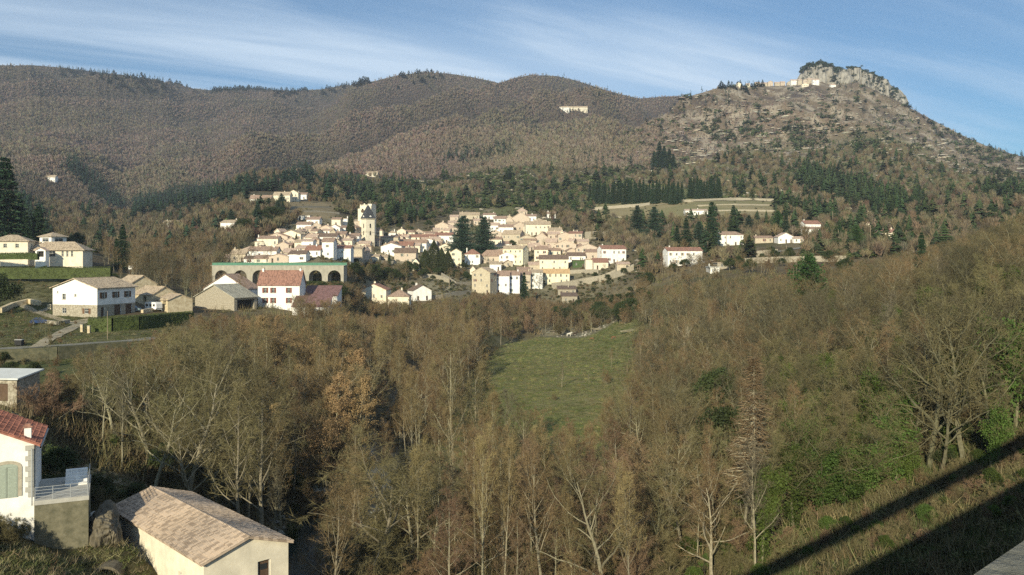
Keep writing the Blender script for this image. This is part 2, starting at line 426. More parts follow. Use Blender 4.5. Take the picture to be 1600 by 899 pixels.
# ------------------------------------------------------------------ ground sheet
def build_ground():
    ya = YG[::1]
    ynear = np.array([-500, -300, -150, -80, -40, -10, 15, 35, 50])
    ys = np.concatenate([ynear, ya])
    us = UG
    U2, Y2 = np.meshgrid(us, ys, indexing='ij')
    X2 = (U2 - 800) / F * np.maximum(Y2, 60)
    Z2 = np.concatenate([np.repeat(ZT[:, :1], len(ynear), axis=1), ZT], axis=1)
    V2 = HV - F * Z2 / np.maximum(Y2, 60)
    n1 = fbm(X2 / 18, Y2 / 18, 31, 5); n2 = fbm(X2 / 70, Y2 / 45, 32, 5); n3 = fbm(X2 / 5, Y2 / 5, 33, 3)
    def c(*a): return np.array(a, float)
    col = np.empty(X2.shape + (3,)); col[:] = c(0.105, 0.082, 0.048)
    def mixin(cc, w):
        w = np.clip(w, 0, 1)[..., None]; col[:] = col * (1 - w) + np.array(cc) * w
    mixin((0.16, 0.13, 0.075), sstep(0.45, 0.62, n1))
    mixin((0.065, 0.07, 0.03), sstep(0.52, 0.68, n2) * 0.7)
    far = sstep(420, 900, Y2)
    mixin((0.092, 0.078, 0.050), far)
    fh = sstep(900, 1300, Y2)
    mixin((0.085, 0.066, 0.056), fh)
    mixin((0.060, 0.055, 0.040), fh * sstep(0.5, 0.7, n2) * 0.7)
    # pale stony slopes of the hill under the crag
    st = sstep(960, 1090, U2) * sstep(850, 1050, Y2) * (Y2 < 2100)
    mixin((0.19, 0.145, 0.10), st * sstep(0.30, 0.55, n2))
    mixin((0.38, 0.32, 0.24), st * sstep(0.54, 0.62, fbm(X2 / 14, Y2 / 30, 35, 4)) * 0.8)
    st2 = sstep(560, 700, U2) * (1 - sstep(1500, 1620, U2)) * sstep(520, 700, Y2) * (1 - sstep(1050, 1250, Y2))
    mixin((0.125, 0.135, 0.055), st2 * sstep(0.36, 0.55, n2) * 0.85)
    mixin((0.24, 0.2, 0.14), st2 * sstep(0.60, 0.68, fbm(X2 / 10, Y2 / 20, 37, 4)) * 0.8)
    # village ground
    vg = sstep(335, 400, U2) * (1 - sstep(960, 1010, U2)) * sstep(385, 410, Y2) * (1 - sstep(560, 640, Y2))
    mixin((0.25, 0.22, 0.14), vg * (0.45 + 0.5 * sstep(0.4, 0.6, n1)))
    # straw fields above the cedars, terraces above the tower
    fld = sstep(920, 940, U2) * (1 - sstep(1205, 1215, U2)) * (V2 > 314) * (V2 < 352) * (Y2 > 450) * (Y2 < 1100)
    mixin((0.27, 0.225, 0.125), fld * (0.8 + 0.2 * n1)); mixin((0.15, 0.155, 0.07), fld * sstep(0.54, 0.64, n2) * 0.5)
    fl2 = sstep(448, 456, U2) * (1 - sstep(520, 530, U2)) * (V2 > 316) * (V2 < 342) * (Y2 > 450) * (Y2 < 1100)
    mixin((0.24, 0.19, 0.11), fl2 * (0.6 + 0.4 * n1))
    # meadow by the river
    mx_ = np.clip((X2 - np.interp(Y2, [120, 180, 260, 350], [-14, -16, -10, -2])) / 5, 0, 1) * np.clip((np.interp(Y2, [120, 200, 290, 350], [12, 26, 40, 50]) + n1 * 8 - X2) / 6, 0, 1)
    me_ = mx_ * sstep(125, 150, Y2) * (1 - sstep(336, 348, Y2))
    mixin((0.185, 0.165, 0.072), me_ * 0.95); mixin((0.21, 0.185, 0.085), me_ * sstep(0.46, 0.62, n2) * 0.75); mixin((0.11, 0.135, 0.04), me_ * sstep(0.56, 0.66, n1) * 0.6)
    mixin((0.20, 0.18, 0.12), sstep(340, 347, Y2) * (1 - sstep(368, 376, Y2)) * sstep(8, 14, X2) * (1 - sstep(56, 64, X2)) * sstep(0.38, 0.55, n1) * 0.8)
    # lawns and grass banks around the farmhouse
    lw = (X2 < np.interp(Y2, [90, 130, 170, 200, 235, 300], [-62, -60, -52, -70, -110, -120])) * sstep(100, 110, Y2) * (1 - sstep(285, 300, Y2))
    mixin((0.075, 0.095, 0.033), lw * (0.55 + 0.5 * n1)); mixin((0.15, 0.135, 0.075), lw * sstep(0.5, 0.62, n2) * 0.8)
    gl = (X2 < -17) * (Y2 < 92)
    mixin((0.075, 0.082, 0.030), gl * 0.9); mixin((0.125, 0.115, 0.055), gl * sstep(0.46, 0.6, n3)); mixin((0.04, 0.035, 0.02), gl * sstep(0.6, 0.7, n1) * 0.6)
    mixin((0.17, 0.15, 0.085), (X2 > -39) * (X2 < -26) * (Y2 > 80) * (Y2 < 93) * 0.8)
    gr = (X2 > 18) * (Y2 < 105)
    mixin((0.13, 0.125, 0.055), gr * 0.75 * sstep(0.3, 0.5, n1)); mixin((0.075, 0.10, 0.03), gr * 0.8 * sstep(0.5, 0.65, n3))
    # stones along the river
    rr = np.abs(X2 - np.interp(Y2, RIV_Y, RIV_X))
    mixin((0.17, 0.16, 0.12), (1 - sstep(4, 7, rr)) * (Y2 < 420) * sstep(0.4, 0.6, n3) * .7)
    Vt = np.stack([X2, Y2, Z2], axis=-1).reshape(-1, 3)
    nu, ny = X2.shape
    idx = np.arange(nu * ny).reshape(nu, ny)
    Fc = np.stack([idx[:-1, :-1], idx[1:, :-1], idx[1:, 1:], idx[:-1, 1:]], axis=-1).reshape(-1, 4)
    gm = attr_mat('ground_earth', 1.1, 0.62, 1.3, 0.55, dist=0.35)
    me = np_mesh('ground', Vt, Fc, gm, col.reshape(-1, 3), smooth=True)
    tag(link(bpy.data.objects.new('ground', me)), kind='structure')
build_ground()

# ------------------------------------------------------------------ palettes
def wall_mat(name, c, c2=None, sc=0.7, v=0.16, thr=(0.35, 0.65)):
    return mat(name, c, v, sc, 0.9, 0.25, col2=c2, detail=8, thr=thr)
WALL = {
 'W': wall_mat('white_render', (0.82, 0.79, 0.73)), 'C': wall_mat('cream_render', (0.74, 0.66, 0.51)),
 'B': wall_mat('beige_stone', (0.60, 0.52, 0.39), (0.36, 0.30, 0.22), 2.2), 'P': wall_mat('pink_stone', (0.64, 0.53, 0.42), (0.42, 0.34, 0.26), 2.0),
 'Y': wall_mat('yellow_render', (0.77, 0.70, 0.50)), 'O': wall_mat('ochre_render', (0.55, 0.48, 0.35), (0.40, 0.34, 0.24), 1.6),
 'L': wall_mat('pale_lilac_render', (0.76, 0.74, 0.74)), 'G': wall_mat('grey_render', (0.5, 0.48, 0.42)),
 'V': mat('ivy_covered_wall', (0.07, 0.11, 0.04), 0.4, 1.5, 0.9, 0.8), 'S': wall_mat('rubble_stone', (0.46, 0.41, 0.32), (0.20, 0.17, 0.12), 3.0)}
TILE = {
 't': tile_mat('tan_roof_tiles', (0.40, 0.315, 0.22), (0.23, 0.17, 0.12)), 'b': tile_mat('brown_roof_tiles', (0.31, 0.215, 0.16), (0.19, 0.13, 0.095)),
 'r': tile_mat('red_roof_tiles', (0.27, 0.145, 0.105), (0.18, 0.10, 0.075)), 'd': tile_mat('dark_brown_roof_tiles', (0.17, 0.12, 0.09), (0.10, 0.07, 0.055)),
 'o': tile_mat('orange_roof_tiles', (0.52, 0.35, 0.18), (0.40, 0.26, 0.13)), 'u': tile_mat('mottled_barn_tiles', (0.39, 0.30, 0.22), (0.27, 0.20, 0.145)), 'k': tile_mat('dark_slates', (0.05, 0.052, 0.058), (0.03, 0.03, 0.035), rib=0.2),
 'p': tile_mat('plum_metal_roof', (0.15, 0.085, 0.08), (0.11, 0.065, 0.06), rib=0.3), 'g': tile_mat('grey_fibre_cement', (0.30, 0.28, 0.22), (0.20, 0.19, 0.15), 0.18, 1.2, 0.4),
 'n': tile_mat('pinkish_old_tiles', (0.47, 0.35, 0.27), (0.32, 0.23, 0.17)), 'w': mat('white_metal_sheet', (0.62, 0.62, 0.58), 0.15, 0.6, 0.5)}
GLASS = mat('dark_window_glass', (0.035, 0.04, 0.045), 0.3, 1.0, 0.08, spec=0.6)
FRAME = mat('window_frame_paint', (0.6, 0.58, 0.52), 0.1, 2)
SHUT = [mat('brown_shutter_paint', (0.16, 0.09, 0.05), 0.25, 3), mat('grey_green_shutter_paint', (0.22, 0.26, 0.21), 0.2, 3), mat('pale_shutter_paint', (0.48, 0.38, 0.25), 0.2, 3), mat('dark_red_shutter_paint', (0.2, 0.06, 0.04), 0.2, 3)]
DOORM = mat('weathered_door_wood', (0.11, 0.07, 0.045), 0.3, 2)
DARK = mat('unlit_opening', (0.03, 0.026, 0.022), 0.2, 1)
STONE = mat('cut_stone', (0.42, 0.37, 0.28), 0.25, 2.2, 0.9, 0.5)
CONC = mat('pale_concrete', (0.42, 0.40, 0.35), 0.2, 1.2, 0.9, 0.2)
METAL = mat('grey_galvanised_metal', (0.35, 0.36, 0.36), 0.15, 2, 0.45, spec=0.5)
WOOD = mat('weathered_pole_wood', (0.28, 0.22, 0.15), 0.25, 3)
_wc = {}
def opening_mesh(kind, w, h, sh):
    """Window or door fitting for a wall opening; front towards -y, origin at the opening's lower centre, wall face at y = 0."""
    key = (kind, round(w, 2), round(h, 2), sh)
    if key in _wc: return _wc[key]
    b = MB()
    if kind in ('d', 'g'):
        b.box((0, 0.19, 0), (w, 0.05, h), 3)
        if kind == 'd':
            b.box((0, 0.13, h * 0.62), (w * 0.5, 0.05, h * 0.22), 0)
            b.box((-w / 2 + 0.04, 0.12, 0), (0.08, 0.08, h), 1); b.box((w / 2 - 0.04, 0.12, 0), (0.08, 0.08, h), 1)
        else:
            for i in range(4): b.box((-w / 2 + w * (i + 0.5) / 4, 0.145, 0.05), (w / 4 - 0.08, 0.03, h - 0.12), 3)
    elif kind == 'o':
        b.box((0, 1.2, 0), (w, 0.05, h), 3)
    else:
        b.box((0, 0.19, 0), (w, 0.03, h), 0)
        t = 0.07
        for x in (-w / 2 + t / 2, 0, w / 2 - t / 2): b.box((x, 0.15, 0), (t, 0.06, h), 1)
        for z in (0, h * 0.55, h - t): b.box((0, 0.147, z), (w - t * 2.1, 0.05, t), 1)
        b.box((0, -0.02, -0.1), (w + 0.2, 0.2, 0.1), 4)
    me = b.mesh({'d': 'door', 'g': 'garage_door', 'o': 'opening'}.get(kind, 'window'), [GLASS, FRAME, SHUT[0], DARK if kind == 'o' else DOORM, STONE])
    _wc[key] = me
    return me
_sc = {}
def shutter_mesh(w, h, sh):
    key = (round(w, 2), round(h, 2), sh)
    if key not in _sc:
        b = MB(); b.box((0, -0.035, 0), (w / 2, 0.05, h), 0)
        for z in (0.15, h - 0.25): b.box((0, -0.075, z), (w / 2 - 0.06, 0.03, 0.1), 0)
        _sc[key] = b.mesh('shutter', SHUT[sh])
    return _sc[key]

def house(label, x, y, z, yaw, W, D, h, roof='e', rise=1.6, wall='C', tile='t', ops=(), chim=(), group=None, ov=0.4, deep=5.0, name='house', cat='house', shut=1, wall2=None, tiles=None):
    """A house whose front wall (local -y) has its foot's middle at (x, y, z). ops: (side, s, z, w, h, kind)."""
    rz = R(yaw)
    cx, cy = x - math.sin(rz) * D / 2, y + math.cos(rz) * D / 2
    root = empty(name, (cx, cy, z), rz)
    tag(root, label, cat, group)
    wb = MB()
    sides = {'f': (0, W / 2, D / 2), 'r': (90, D / 2, W / 2), 'b': (180, W / 2, D / 2), 'l': (270, D / 2, W / 2)}
    if roof == 'shed': h_of = lambda lx, ly: h + rise * (ly + D / 2) / D
    for sd, (th, half, dist) in sides.items():
        c_, s_ = round(math.cos(R(th))), round(math.sin(R(th)))
        P = lambda s, zz_, d=0.0, c_=c_, s_=s_, dist=dist: (s * c_ + (dist - d) * s_, s * s_ - (dist - d) * c_, zz_)
        op = [o for o in ops if o[0] == sd]
        z1 = wall2[0] if wall2 else None
        xs = sorted({-half, half} | {round(o[1] - o[3] / 2, 3) for o in op} | {round(o[1] + o[3] / 2, 3) for o in op})
        zs = sorted({-deep, h} | ({z1} if z1 else set()) | {round(o[2], 3) for o in op} | {round(o[2] + o[4], 3) for o in op})
        for a, b_ in zip(xs[:-1], xs[1:]):
            for c0, c1_ in zip(zs[:-1], zs[1:]):
                mxx, mzz = (a + b_) / 2, (c0 + c1_) / 2
                if any(abs(mxx - o[1]) < o[3] / 2 and o[2] < mzz < o[2] + o[4] for o in op): continue
                wb.face([P(a, c0), P(b_, c0), P(b_, c1_), P(a, c1_)], 1 if z1 and c1_ <= z1 + 1e-4 else 0)
        for o in op:
            a, b_, c0, c1_ = o[1] - o[3] / 2, o[1] + o[3] / 2, o[2], o[2] + o[4]
            dd = 0.2 if o[5] != 'o' else 1.2
            for q in (((a, c0), (a, c1_)), ((a, c1_), (b_, c1_)), ((b_, c1_), (b_, c0)), ((b_, c0), (a, c0))):
                wb.face([P(*q[0]), P(*q[1]), P(*q[1], dd), P(*q[0], dd)], 0)
            pos = P(o[1], c0)
            nm = {'d': 'door', 'g': 'garage_door', 'o': 'opening'}.get(o[5], 'window')
            w_ = bpy.data.objects.new(nm, opening_mesh('w' if o[5] == 's' else o[5], o[3], o[4], shut))
            w_.location = pos; w_.rotation_euler = (0, 0, R(th)); link(w_, root)
            if o[5] == 's':
                for sg in (-1, 1):
                    so = bpy.data.objects.new('shutter', shutter_mesh(o[3], o[4], shut))
                    so.location = (sg * (o[3] * 0.76), 0, 0); link(so, w_)
        if (roof == 'e' and sd in 'rl') or (roof == 'g' and sd in 'fb'):
            wb.face([P(-half, h), P(half, h), P(0, h + rise)], 0)
        if roof == 'shed' and sd in 'rl':
            hi = half if sd == 'r' else -half
            wb.face([P(-half, h), P(half, h), P(hi, h + rise)], 0)
        if roof == 'shed' and sd == 'b': wb.face([P(-half, h), P(half, h), P(half, h + rise), P(-half, h + rise)], 0)
    wb.build('wall', [WALL[wall], WALL[wall2[1]] if wall2 else WALL[wall]], root)
    # roof, in its own frame: ridge along local x
    if roof == 'flat':
        rb = MB(); rb.box((0, 0, h + 0.003), (W + 2 * ov, D + 2 * ov, 0.25), 0); ro = rb.build('roof', TILE[tile], root)
    else:
        A, B_ = (W / 2, D / 2) if roof != 'g' else (D / 2, W / 2)
        t = 0.17; a, b_ = A + ov, B_ + ov
        rb = MB()
        if roof in ('e', 'g'):
            s = rise / B_; e = h - s * ov + 0.004
            for sg in (-1, 1):
                lo = [(-a, sg * b_, e), (a, sg * b_, e), (a, 0, h + rise + 0.004), (-a, 0, h + rise + 0.004)]
                up = [(p[0], p[1], p[2] + t) for p in lo]
                rb.face(up if sg < 0 else up[::-1]); rb.face(lo[::-1] if sg < 0 else lo)
                rb.face([lo[0], lo[1], up[1], up[0]])
                for i, j in ((1, 2), (3, 0)): rb.face([lo[i], lo[j], up[j], up[i]])
            rb.tube((-a, 0, h + rise + t), (a, 0, h + rise + t), 0.11, 0.11, 6, 0, True)
            if tiles:
                pt, rl, rr_ = tiles; nc = int(2 * a / pt); nr = int(math.hypot(b_, s * b_) / rl) + 1; trd = random.Random(1)
                for sg in (-1, 1):
                    for i in range(nc):
                        xc = -a + (i + .5) * pt
                        for j in range(nr):
                            y0, y1 = b_ + .06 - j * b_ / nr, b_ - (j + 1.12) * b_ / nr
                            if y1 < 0: y1 = 0
                            dz = trd.uniform(-.012, .012); dxx = trd.uniform(-.012, .012)
                            A0 = []; A1 = []
                            for k in range(5):
                                an = math.pi * k / 4; ww = rr_ * math.cos(an); hh = rr_ * .75 * math.sin(an)
                                A0.append((xc + dxx + ww * 1.08, sg * y0, h + rise - s * y0 + t + hh + .035 + dz)); A1.append((xc + dxx + ww * .9, sg * y1, h + rise - s * y1 + t + hh * .9 + .004 + dz))
                            for k in range(4):
                                q = [A0[k], A0[k + 1], A1[k + 1], A1[k]]; rb.face(q if sg > 0 else q[::-1])
                            rb.face([A0[k] for k in range(5)])
        elif roof == 'h':
            s = rise / min(A, B_); e = h - s * ov + 0.004; k = min(A, B_); T = h + rise + t
            rx_ = max(0.0, A - k); ry_ = max(0.0, B_ - k)
            lo = [(-a, -b_, e), (a, -b_, e), (a, b_, e), (-a, b_, e)]; up = [(p[0], p[1], p[2] + t) for p in lo]
            if A >= B_:
                r0, r1 = (-rx_, 0, T), (rx_, 0, T)
                rb.face([up[0], up[1], r1, r0]); rb.face([up[2], up[3], r0, r1]); rb.face([up[1], up[2], r1]); rb.face([up[3], up[0], r0])
            else:
                r0, r1 = (0, -ry_, T), (0, ry_, T)
                rb.face([up[0], up[1], r0]); rb.face([up[2], up[3], r1]); rb.face([up[1], up[2], r1, r0]); rb.face([up[3], up[0], r0, r1])
            rb.face(lo[::-1])
            for i in range(4): j = (i + 1) % 4; rb.face([lo[i], lo[j], up[j], up[i]])
        else:
            s = rise / (2 * B_)
            lo = [(-a, -b_, h - s * ov + .004), (a, -b_, h - s * ov + .004), (a, b_, h + rise + s * ov + .004), (-a, b_, h + rise + s * ov + .004)]
            up = [(p[0], p[1], p[2] + t) for p in lo]
            rb.face(up); rb.face(lo[::-1])
            for i in range(4): j = (i + 1) % 4; rb.face([lo[i], lo[j], up[j], up[i]])
        ro = rb.build('roof', TILE[tile], root, rz=R(90) if roof == 'g' else 0)
    for (fx, fy) in chim:
        cb_ = MB(); zc = h - 0.1
        ch = rise + 0.9
        cb_.box((0, 0, 0), (0.55, 0.8, ch), 0); cb_.box((0, 0, ch + 0.001), (0.7, 0.95, 0.12), 1)
        cb_.box((0, 0, ch + 0.122), (0.4, 0.55, 0.2), 1)
        A, B_ = (W / 2, D / 2) if roof != 'g' else (D / 2, W / 2)
        cb_.build('chimney', [WALL[wall], STONE], ro, (fx * A, fy * B_, zc))
    return root

def auto_ops(W, D, h, rnd, yaw, roof, dens=0.8):
    """Rows of windows for a village house; the side turned to the eye gets its own."""
    ops = []
    fl = max(1, int(h / 2.7)); fh = h / fl
    def row(sd, width):
        n = max(1, int(width / 2.9))
        for k in range(fl):
            z0 = k * fh + fh * 0.34
            for i in range(n):
                if rnd.random() > dens: continue
                s = -width / 2 + width * (i + 0.5) / n + rnd.uniform(-0.2, 0.2)
                w = rnd.choice([0.75, 0.85, 0.95]); hh = min(rnd.choice([1.1, 1.3, 1.45]), fh * 0.52)
                kind = 's' if (rnd.random() < 0.4 and width / n > 2.4) else 'w'
                if k == 0 and rnd.random() < 0.3: ops.append((sd, s, 0.02, 1.0, min(2.1, fh * 0.8), 'd')); continue
                ops.append((sd, s, z0, w, hh, kind))
    row('f', W)
    if yaw > 6: row('l', D)
    elif yaw < -6: row('r', D)
    return ops

def stone_wall(name, label, pts, height, th=0.5, m=None, group=None, cat='stone wall', drop=2.0, cope=True):
    """A wall along world points (x, y, z of its foot)."""
    b = MB()
    n = len(b.v)
    for i in range(len(pts) - 1):
        p, q = Vector(pts[i]), Vector(pts[i + 1])
        d = Vector((q.x - p.x, q.y - p.y, 0)); 
        if d.length < 1e-3: continue
        nrm = Vector((-d.y, d.x, 0)).normalized() * th / 2
        for (tz, bz, k, mi) in ((height, -drop, 1.0, 0),) + (((height + 0.1, height + 0.002, 1.25, 1),) if cope else ()):
            a = [p + nrm * k, p - nrm * k, q - nrm * k, q + nrm * k]
            lo = [(v.x, v.y, v.z + bz) for v in a]; up = [(v.x, v.y, v.z + tz) for v in a]
            b.face(up, mi); b.face([lo[1], lo[2], up[2], up[1]], mi); b.face([lo[3], lo[0], up[0], up[3]], mi); b.face([lo[0], lo[1], up[1], up[0]], mi); b.face([lo[2], lo[3], up[3], up[2]], mi)
    o = b.build(name, [m or WALL['S'], STONE])
    return tag(o, label, cat, group)
def path_pts(px_pts, ymin=0, off=0.0):
    out_ = []
    for (u, v) in px_pts:
        x, y, z = spot(u, v, ymin); out_.append((x, y, z + off))
    return out_
def resample(pts, step):
    P = [Vector(p) for p in pts]; out_ = [P[0]]
    for a, b in zip(P[:-1], P[1:]):
        n = max(1, int((b - a).length / step))
        for i in range(1, n + 1): out_.append(a.lerp(b, i / n))
    return out_
def ribbon(name, pts, width, m, off=0.06, step=2.0, kind='structure', cross=4):
    """A strip draped over the ground along world points."""
    P = resample([(p[0], p[1], 0) for p in pts], step)
    b = MB(); rows = []
    for i, p in enumerate(P):
        d = (P[min(i + 1, len(P) - 1)] - P[max(i - 1, 0)]); d.normalize(); n_ = Vector((-d.y, d.x, 0))
        w = width * (0.9 + 0.2 * mnoise.noise(p * 0.15))
        r_ = []
        for k in range(cross + 1):
            q = p + n_ * (w * (k / cross - 0.5))
            r_.append((q.x, q.y, float(ground(q.x, q.y)) + off))
        rows.append(r_)
    for r0, r1 in zip(rows[:-1], rows[1:]):
        for k in range(cross): b.face([r0[k], r0[k + 1], r1[k + 1], r1[k]])
    o = b.build(name, m); tag(o, kind=kind)
    return o

# ------------------------------------------------------------------ trees
BARK = mat('pale_grey_bark', (0.27, 0.24, 0.16), 0.35, 3.0, 0.95, 0.4, objvar=0.25)
BARKD = mat('dark_mossy_bark', (0.15, 0.14, 0.085), 0.35, 3.0, 0.95, 0.4, objvar=0.25)
def twig_mat(name, c, ov=0.22):
    return mat(name, c, 0.3, 0.5, 0.9, objvar=ov, spec=0.1)
def leaf_mat(name, c, var=0.4, ov=0.18, transl=0.25):
    m = mat(name, c, var, 0.8, 0.7, objvar=ov, spec=0.2)
    nt = m.node_tree; b = nt.nodes['Principled BSDF']; o = nt.nodes['Material Output']
    tr = N(nt, 'ShaderNodeBsdfTranslucent'); mxs = N(nt, 'ShaderNodeMixShader', ins={'Fac': transl})
    src = b.inputs['Base Color'].links[0].from_socket
    nt.links.new(src, tr.inputs['Color']); nt.links.new(b.outputs[0], mxs.inputs[1]); nt.links.new(tr.outputs[0], mxs.inputs[2]); nt.links.new(mxs.outputs[0], o.inputs['Surface'])
    return m
TW = {'olive': twig_mat('olive_grey_twigs', (0.165, 0.142, 0.070)), 'brown': twig_mat('brown_twigs', (0.19, 0.135, 0.070)), 'gold': twig_mat('golden_willow_twigs', (0.215, 0.165, 0.08)),
      'red': twig_mat('reddish_budding_twigs', (0.20, 0.135, 0.082)), 'grey': twig_mat('grey_twigs', (0.15, 0.13, 0.085)), 'dark': twig_mat('dark_twigs', (0.10, 0.088, 0.05))}
LF = {'ochre': leaf_mat('dry_ochre_leaves', (0.34, 0.235, 0.115), transl=.12), 'russet': leaf_mat('dry_russet_needles', (0.19, 0.13, 0.075)), 'ivy': leaf_mat('ivy_leaves', (0.078, 0.120, 0.026), ov=0.35),
      'fir': leaf_mat('fir_needles', (0.032, 0.062, 0.028), transl=0.1), 'cedar': leaf_mat('cedar_needles', (0.040, 0.070, 0.042), transl=0.1), 'pine': leaf_mat('pine_needles', (0.050, 0.095, 0.028), transl=0.15),
      'cypress': leaf_mat('cypress_sprays', (0.055, 0.065, 0.026), transl=0.1), 'holm': leaf_mat('evergreen_oak_leaves', (0.048, 0.066, 0.022), transl=0.15), 'hedge': leaf_mat('clipped_hedge_leaves', (0.080, 0.105, 0.030), transl=0.1),
      'straw': leaf_mat('dry_grass_blades', (0.26, 0.21, 0.10)), 'grass': leaf_mat('green_grass_blades', (0.10, 0.14, 0.04))}
def rperp(rnd, d):
    v = Vector((rnd.gauss(0, 1), rnd.gauss(0, 1), rnd.gauss(0, 1)))
    v -= d * v.dot(d)
    return v.normalized() if v.length > 1e-4 else Vector((1, 0, 0))
def gen_bare(seed, H, shape, leaf=None, twigw=0.026):
    """A leafless tree: limbs as tubes, branchlets and twigs as slender blades. Returns trunk and crown builders."""
    rnd = random.Random(seed)
    tr, cr, lf = MB(), MB(), MB()
    S = shape
    def blade(p, q, w, side=None):
        d = (q - p); sd = side or rperp(rnd, d.normalized()) * (w / 2)
        cr.v.extend([tuple(p - sd), tuple(p + sd), tuple(q)]); n = len(cr.v) - 3
        cr.f.append((n, n + 1, n + 2)); cr.m.append(0)
    def limb(p, d, Lh, r, lev):
        n = (9, 6, 4, 3)[lev]; pts = [p.copy()]; ds = [d.copy()]
        for i in range(n):
            d = (d + rperp(rnd, d) * S['wig'][lev] + Vector((0, 0, S['up'][lev]))).normalized()
            p = p + d * (Lh / n); pts.append(p.copy()); ds.append(d.copy())
        tip = 0.30 if lev else 0.16
        for i in range(n):
            ra = r * (1 - (1 - tip) * i / n); rb = r * (1 - (1 - tip) * (i + 1) / n)
            if lev <= 1: tr.tube(pts[i], pts[i + 1], ra, rb, 6 if lev == 0 else 4)
            elif lev == 2: cr.tube(pts[i], pts[i + 1], ra, rb, 3)
            else:
                blade(pts[i], pts[i + 1] + (pts[i + 1] - pts[i]) * 0.3, max(ra * 2, twigw))
        if lev < 3:
            m_ = S['n'][lev]
            for k in range(m_):
                t = S['t0'][lev] + (1 - S['t0'][lev]) * ((k + rnd.random()) / m_)
                f = t * n; i = min(n - 1, int(f)); q = pts[i].lerp(pts[i + 1], f - i)
                ang = R(rnd.gauss(S['ang'][lev], 9)) * (1.0 - 0.35 * t if lev == 0 else 1)
                dd = (ds[i] * math.cos(ang) + rperp(rnd, ds[i]) * math.sin(ang)).normalized()
                if lev == 0:   # spread round the trunk
                    az = k * 2.4 + rnd.uniform(-0.5, 0.5)
                    hz = Vector((math.cos(az), math.sin(az), 0)); dd = (ds[i] * math.cos(ang) + hz * math.sin(ang)).normalized()
                LL = Lh * S['len'][lev] * rnd.uniform(0.7, 1.15) * (S['prof'](t) if lev == 0 else (1.1 - 0.55 * t))
                limb(q, dd, LL, max(0.012, r * (1 - (1 - tip) * t) * S['rr'][lev]), lev + 1)
        else:
            for k in range(S['tw']):
                t = rnd.random(); f = t * n; i = min(n - 1, int(f)); q = pts[i].lerp(pts[i + 1], f - i)
                dd = (ds[i] + rperp(rnd, ds[i]) * rnd.uniform(0.5, 1.3) + Vector((0, 0, S['up'][3]))).normalized()
                e = q + dd * rnd.uniform(0.3, 0.85) * S['tl']
                blade(q, e, twigw)
                if leaf and rnd.random() < leaf[0]:
                    for _ in range(leaf[2]):
                        c = q.lerp(e, rnd.random()) + Vector((rnd.gauss(0, .08), rnd.gauss(0, .08), rnd.gauss(0, .08)))
                        a = rperp(rnd, dd) * leaf[1]; b2 = rperp(rnd, a.normalized()) * leaf[1]
                        lf.face([c - a, c - b2, c + a, c + b2])
    stems = S.get('stems', 1)
    for s_ in range(stems):
        d0 = Vector((rnd.gauss(0, S['lean']), rnd.gauss(0, S['lean']), 1)).normalized()
        p0 = Vector((0, 0, -0.5)) if s_ == 0 else Vector((rnd.gauss(0, .35), rnd.gauss(0, .35), -0.5))
        limb(p0, d0, H * S['trunk'] * (1 if s_ == 0 else rnd.uniform(0.6, 0.95)) + 0.5, S['r'] * H * (1 if stems == 1 else 0.7), 0)
    return tr, cr, lf
ROUND = lambda t: 0.55 + 0.6 * math.sin(math.pi * min(1, max(0, (t * 0.9 + 0.05))))
SH = {
 'oak': dict(trunk=.80, r=.017, n=(15, 7, 7), t0=(.28, .2, .15), ang=(62, 48, 48), len=(.46, .48, .5), rr=(.6, .55, .5), wig=(.10, .20, .25, .3), up=(.03, .05, .03, .03), tw=5, tl=1.0, prof=ROUND, lean=.07),
 'tall': dict(trunk=.92, r=.011, n=(18, 6, 6), t0=(.35, .2, .15), ang=(42, 40, 45), len=(.30, .5, .5), rr=(.5, .5, .5), wig=(.05, .13, .2, .25), up=(.05, .12, .08, .06), tw=5, tl=1.0, prof=lambda t: 1.15 - .6 * t, lean=.04),
 'pole': dict(trunk=.95, r=.008, n=(20, 6, 5), t0=(.40, .2, .15), ang=(38, 36, 42), len=(.30, .5, .5), rr=(.45, .5, .5), wig=(.03, .08, .15, .2), up=(.05, .22, .15, .1), tw=5, tl=1.0, prof=lambda t: 1.2 - .7 * t, lean=.03),
 'shrub': dict(trunk=.75, r=.010, n=(6, 6, 6), t0=(.15, .15, .15), ang=(45, 42, 45), len=(.5, .5, .5), rr=(.6, .5, .5), wig=(.14, .18, .22, .3), up=(.04, .06, .05, .05), tw=6, tl=.8, prof=lambda t: 1.1 - .5 * t, lean=.38, stems=6),
 'alder': dict(trunk=.95, r=.010, n=(24, 6, 5), t0=(.18, .15, .15), ang=(66, 46, 45), len=(.30, .5, .5), rr=(.4, .5, .5), wig=(.04, .10, .2, .25), up=(.05, .04, .04, .04), tw=7, tl=.9, prof=lambda t: 1.25 - 1.0 * t, lean=.03),
 'weep': dict(trunk=.66, r=.016, n=(13, 8, 6), t0=(.3, .2, .15), ang=(55, 50, 45), len=(.60, .5, .5), rr=(.5, .5, .5), wig=(.10, .16, .2, .2), up=(.03, -.06, -.12, -.16), tw=7, tl=1.1, prof=ROUND, lean=.12)}
def tufts(b, rnd, c, rad, n, size, up=0.0, flat=1.0):
    for _ in range(n):
        v = Vector((rnd.gauss(0, 1), rnd.gauss(0, 1), rnd.gauss(0, 1))).normalized() * rad * rnd.random() ** 0.4
        v.z *= flat; q = c + v
        a = Vector((rnd.gauss(0, 1), rnd.gauss(0, 1), rnd.gauss(0, 1) + up)).normalized() * size * rnd.uniform(.6, 1.2)
        s = rperp(rnd, a.normalized()) * size * .55
        b.face([q - s, q + s, q + a])
